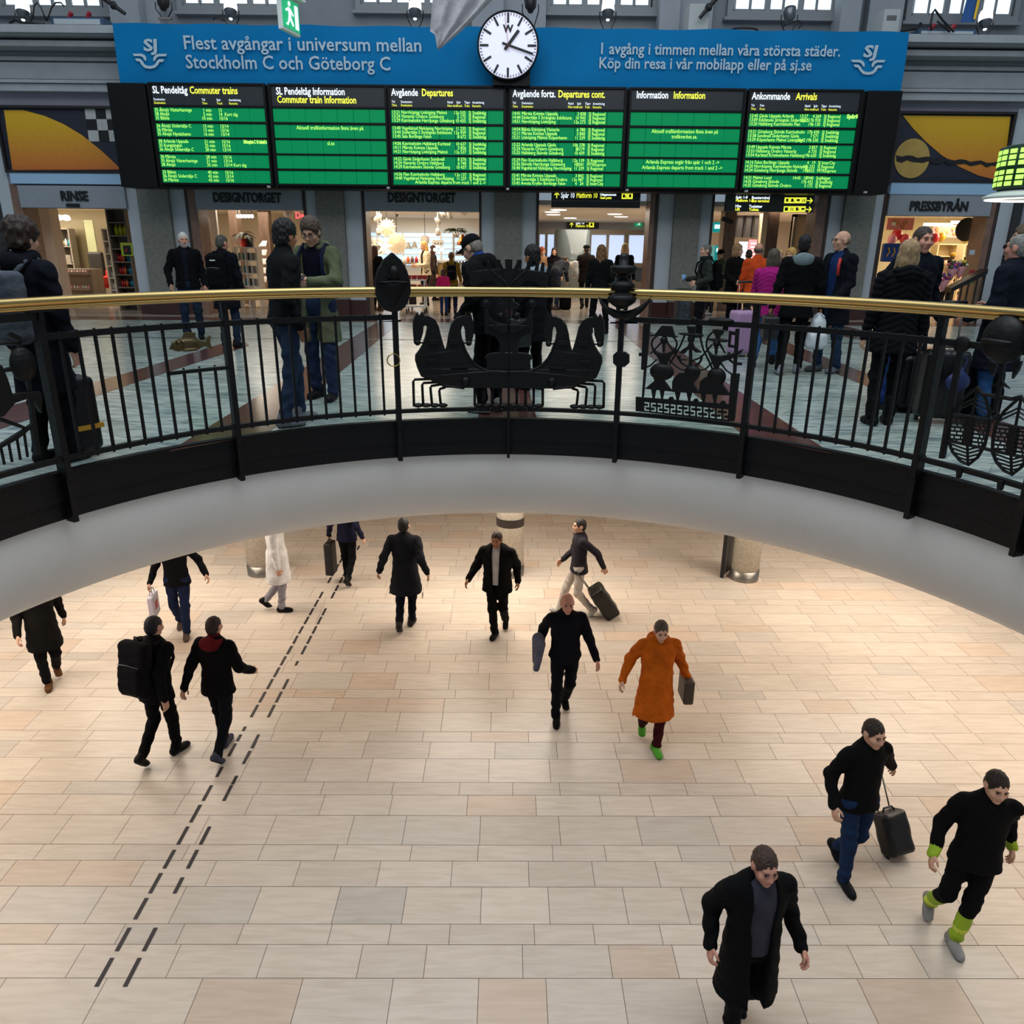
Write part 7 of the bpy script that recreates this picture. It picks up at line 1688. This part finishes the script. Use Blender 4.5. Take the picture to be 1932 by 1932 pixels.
# -- kiosk (PRESSBYRÅN)
m_pk = M('poster_pink', 'd9827c', .6, emit=0); m_bun = M('bun_brown', 'b0764a', .6)
for lb, x0_, x1_, y0_, y1_, Y in (('pink poster of pastries at the top left of the kiosk', 1672, 1722, 411, 434, 20), ('pink poster of pastries hung deeper in the kiosk', 1757, 1812, 424, 448, 22)):
    x0, x1, z0, z1 = pr_(x0_, x1_, y0_, y1_, Y); t = thing('hanging_poster', lb, 'poster', ((x0+x1)/2, Y, z0)); MB().box(x0, x1, Y, Y+.02, z0, z1).build('sheet', m_pk, t, world=True)
    for k in range(7): MB().sphere((x0+.1+(x1-x0-.2)*rnd.random(), Y-.01, z0+.07+(z1-z0-.14)*rnd.random()), (.06, .012, .06), 12, 6).build('pastry_print', m_bun if k else m_whitep, t, True, world=True)
for lb, x, y, r_, c_, Y in (('red balloon at the upper left of the kiosk', 1692, 443, .13, 'c41f2c', 20.5), ('pink balloon below the red one at the kiosk entrance', 1683, 452, .11, 'd98a9c', 20.2), ('pinkish red balloon beside the tall man\'s ear', 1707, 452, .12, 'cf4658', 20.4), ('round red balloon in the middle of the kiosk', 1764, 449, .11, 'c02434', 21), ('yellow balloon just right of the round red one', 1776, 447, .11, 'd8a824', 21.2), ('yellow balloon by the black disc', 1822, 448, .12, 'd9bb3a', 20)):
    p = at(x, y, Y); t = thing('balloon', lb, 'balloon', tuple(p)); MB().sphere((0, 0, 0), (r_, r_, r_*1.12), 16, 12).build('skin', M('balloon_'+c_, c_, .25), t, True); MB().cyl((0, 0, -r_*1.3), (0, 0, -r_*1.08), .018, .004, 8).build('knot', M('balloon_'+c_), t); MB().cyl((0, 0, r_), (0, 0, CZ-p[2]-.02), .003, n=5).build('string', m_whitep, t)
for x0_, x1_, y0_ in ((1746, 1797, 423), (1798, 1826, 419)): x0, x1, z0, z1 = pr_(x0_, x1_, y0_-2, y0_+3, 21.5); tag(MB().box(x0, x1, 21.5, 21.62, z0, z1).build('tube_light', m_dl), 'white tube light under the kiosk ceiling', 'ceiling light', 'kiosk tube lights')
x0, x1, z0, z1 = pr_(1664, 1698, 459, 494, 19.4); t = thing('shop_bag', 'blue hanging bag with yellow strokes at the kiosk entrance', 'bag', ((x0+x1)/2, 19.4, z0)); MB().box(x0, x1, 19.4, 19.55, z0, z1).build('bag_body', M('bag_royal', '17408f', .5), t, world=True, bevel=.03)
g = MB()
for k in range(3): xx = x0+.08+k*.13; g.tube([(xx, 19.39, z0+.12), (xx+.06, 19.39, z0+.22), (xx+.02, 19.39, z0+.32)], .016, 6)
g.build('yellow_strokes', M('stroke_yellow', 'd8a81e', .5), t, world=True)
for lb, x0_, x1_, Y in (('magazine rack in the middle of the kiosk', 1748, 1784, 22.5), ('bright magazine rack at the right of the kiosk', 1797, 1826, 22.2)):
    a, b_, zs, y = shelf_unit(lb, x0_, x1_, 461, 592, Y, .4, 6, 1, M('rack_cream', 'c9b48a', .5), 'magazine_rack')
    for r in range(5): fill(a+.04, b_-.04, zs[r], y, ['white', 'orange', 'cream', 'grey', 'pink', 'white', 'yellow'] if x0_ < 1790 else ['white', 'pink', 'teal', 'orange', 'white', 'red'], '%s magazine in the '+lb.split(' rack')[0]+' rack at the '+('middle' if x0_ < 1790 else 'right'), 'magazines in the kiosk', 8, 'box', .2, .03)
pbox('snack_shelf', 'orange snack display behind the flowers in the kiosk', 'shelf', 1762, 1784, 498, 592, 23.2, .3, M('snack_orange', 'd08a2a', .5, var=.5, vs=14))
x0, x1, z0, z1 = pr_(1828, 1843, 412, 596, WY+.1); t = thing('sliding_door', 'steel edged sliding door of the kiosk with stickers', 'door', ((x0+x1)/2, WY+.1, 0)); MB().box(x0, x0+.1, WY+.05, WY+.3, 0, z1).box(x1-.06, x1, WY+.05, WY+.3, 0, z1).build('door_stile', m_steel, t, world=True); MB().box(x0+.1, x1-.06, WY+.15, WY+.17, 0, z1).build('glass_edge', m_glass, t, world=True)
for y_, c_ in ((476, 'b9c2ca'), (514, 'a8202c'), (522, '3f7fb0'), (530, '3a8a4c')): p = at(1834, y_, WY+.04); MB().box(p[0]-.06, p[0]+.06, WY+.035, WY+.045, p[2]-.05, p[2]+.05).build('sticker', M('sticker_'+c_, c_, .5), t, world=True)
p = at(1833, 433, 19); tag(MB().cyl((p[0]-.1, 19, p[2]), (p[0]-.1, 19.04, p[2]), .26, n=32).build('round_sign', M('sign_olive_black', '2a261c', .5)), 'dark round sign hanging inside the kiosk door', 'sign')
x0, x1, z0, z1 = pr_(1762, 1822, 515, 600, 18.0); t = thing('flower_stand', 'black sloping flower stand outside the kiosk', 'flower stand', ((x0+x1)/2, 17.6, 0))
MB().prism([(x0, 17.5, z1*.62), (x1, 17.5, z1), (x1, 17.5, z1+.1), (x0, 17.5, z1*.62+.1)], [(x0, 17.8, z1*.62), (x1, 17.8, z1), (x1, 17.8, z1+.1), (x0, 17.8, z1*.62+.1)]).build('sloping_tray', m_black, t, world=True)
for x in (x0+.05, (x0+x1)/2, x1-.05):
    for yy in (17.52, 17.76): MB().box(x-.015, x+.015, yy-.015, yy+.015, 0, z1*.62+(x-x0)/(x1-x0)*z1*.38).build('leg', m_black, t, world=True)
for lb, x, y, cs in (('mixed pink and purple bouquet low on the flower stand', 1781, 528, ('c2547c', '6f3f8c', '3f5a2a')), ('pink bouquet in the middle of the flower stand', 1797, 507, ('c9506a', '8a4c9c', '4a5a3a')), ('yellow and white bouquet at the top of the flower stand', 1813, 503, ('d0b83a', 'cfc9a8', '3f5a2a'))):
    p = at(x, y, 17.6); t = thing('bouquet', lb, 'flowers', tuple(p)); MB().lathe([(.02, -.25), (.12, -.02), (.11, 0)], n=14).build('wrapping', M('wrap_pink', 'c98a8c', .5), t, True)
    for ci, c_ in enumerate(cs):
        g = MB()
        for k in range(8): g.sphere((rnd.uniform(-.12, .12), rnd.uniform(-.1, .1), rnd.uniform(0, .12)), .035, 8, 6)
        g.build('blooms' if ci < 2 else 'leaves', M('bloom_'+c_, c_, .7), t, True)
pbox('menu_board', 'black board on the pier right of the kiosk', 'board', 1884, 1900, 481, 530, 18.12, .1, m_black)
# ================================================================ LOWER CONCOURSE FITTINGS
def mosaic():
    m = bpy.data.materials.new('white_mosaic'); m.use_nodes = True; nt = m.node_tree; L = nt.links.new; b = nt.nodes['Principled BSDF']
    tc = nt.nodes.new('ShaderNodeTexCoord'); sp = nt.nodes.new('ShaderNodeSeparateXYZ'); L(tc.outputs['Object'], sp.inputs[0])
    at_ = nt.nodes.new('ShaderNodeMath'); at_.operation = 'ARCTAN2'; L(sp.outputs['X'], at_.inputs[0]); L(sp.outputs['Y'], at_.inputs[1])
    mu = nt.nodes.new('ShaderNodeMath'); mu.operation = 'MULTIPLY'; mu.inputs[1].default_value = .25; L(at_.outputs[0], mu.inputs[0])
    cb = nt.nodes.new('ShaderNodeCombineXYZ'); L(mu.outputs[0], cb.inputs[0]); L(sp.outputs['Z'], cb.inputs[1])
    k = nt.nodes.new('ShaderNodeTexBrick'); k.offset = 0; k.inputs['Scale'].default_value = 1; k.inputs['Brick Width'].default_value = .026; k.inputs['Row Height'].default_value = .026; k.inputs['Mortar Size'].default_value = .0013
    k.inputs['Color1'].default_value = (*lin('d6cfc0'), 1); k.inputs['Color2'].default_value = (*lin('c2b9a8'), 1); k.inputs['Mortar'].default_value = (*lin('8d8478'), 1)
    L(cb.outputs[0], k.inputs['Vector']); L(k.outputs[0], b.inputs['Base Color']); b.inputs['Roughness'].default_value = .25; return m
m_mos = mosaic(); m_mosd = M('dark_mosaic', '2c2622', .25, bump=.2, bs=90)
for lb, x, y in (('white mosaic column by the person in the white coat', 495, 1080), ('white mosaic column with dark band in the middle of the concourse', 962, 1082), ('white mosaic column at the right with the sign stand', 1403, 1090)):
    p = gp(x, y, LZ); t = thing('mosaic_column', lb, 'column', (p[0], p[1], LZ)); r_ = .25
    MB().lathe([(0, .2), (r_, .2), (r_, 3.02), (0, 3.02)], n=40).build('shaft', m_mos, t, True); MB().lathe([(r_+.008, 0), (r_+.008, .2), (0, .2)], n=40).build('steel_foot', m_steel, t, True)
    MB().lathe([(r_+.004, .97), (r_+.004, 1.12)], n=40).build('dark_band', m_mosd, t, True)
p = gp(1374, 1080, LZ); t = thing('sign_stand', 'thin black framed information board beside the right mosaic column', 'information board', (p[0], p[1], LZ), math.radians(52)); MB().box(-.3, .3, -.02, .02, .05, 1.5).build('board_panel', M('board_grey', '5d5b58', .4), t)
for a_ in ((-.32, -.29), (.29, .32)): MB().box(a_[0], a_[1], -.03, .03, 0, 1.55).build('frame', m_black, t)
# tactile guide strips
g1 = [(y_, 'l') for y_ in []]
tl = {'l': [(1862, 1808), (1795, 1751), (1735, 1695), (1686, 1648), (1639, 1604), (1594, 1560), (1552, 1519), (1511, 1482), (1466, 1447), (1427, 1403), (1398, 1386), (1379, 1371), (1353, 1330), (1325, 1305), (1300, 1281), (1277, 1259), (1255, 1238), (1234, 1218), (1214, 1199), (1195, 1181), (1177, 1163), (1160, 1147), (1144, 1131), (1128, 1116), (1099, 1088), (1086, 1075), (1073, 1063), (1061, 1051)],
      'r': [(1862, 1808), (1795, 1751), (1686, 1656), (1639, 1604), (1594, 1560), (1511, 1482), (1480, 1464), (1441, 1417), (1411, 1386), (1353, 1330), (1325, 1305), (1300, 1281), (1255, 1247), (1234, 1218), (1214, 1199), (1195, 1181), (1177, 1163), (1160, 1147), (1128, 1116), (1114, 1103), (1099, 1088), (1086, 1075), (1073, 1063), (1061, 1051), (1036, 1028)]}
m_strip_d = M('guide_strip_rubber', '2a2426', .6)
LX = {'l': (-3.29, -3.13), 'r': (-3.06, -2.93)}
first = None
def xl(y, k):                     # the two strip lines in plan, taken at both ends of the run
    Yg = float(gp(400, y, LZ)[1]); u = (Yg-4.63)/(13.75-4.63); a_, b_ = LX[k]; return a_+(b_-a_)*u, Yg
for k in 'lr':
    for ya, yb in tl[k]:
        xa, Ya = xl(ya, k); xb, Yb = xl(yb, k)
        lb = 'dark dash of the %s guide strip line on the pale floor' % ('left-hand' if k == 'l' else 'right-hand')
        L_ = Yb-Ya
        if first is None:
            o = MB().box(-.018, .018, -.5, .5, 0, .004).build('guide_strip', m_strip_d); first = o
        else: o = first.copy(); C.objects.link(o)
        o.scale = (1, L_, 1); o.location = ((xa+xb)/2, (Ya+Yb)/2, LZ+.001); o.rotation_euler = (0, 0, 0)
        tag(o, lb, 'floor strip', 'dashes of the %s guide line' % ('left-hand' if k == 'l' else 'right-hand'))
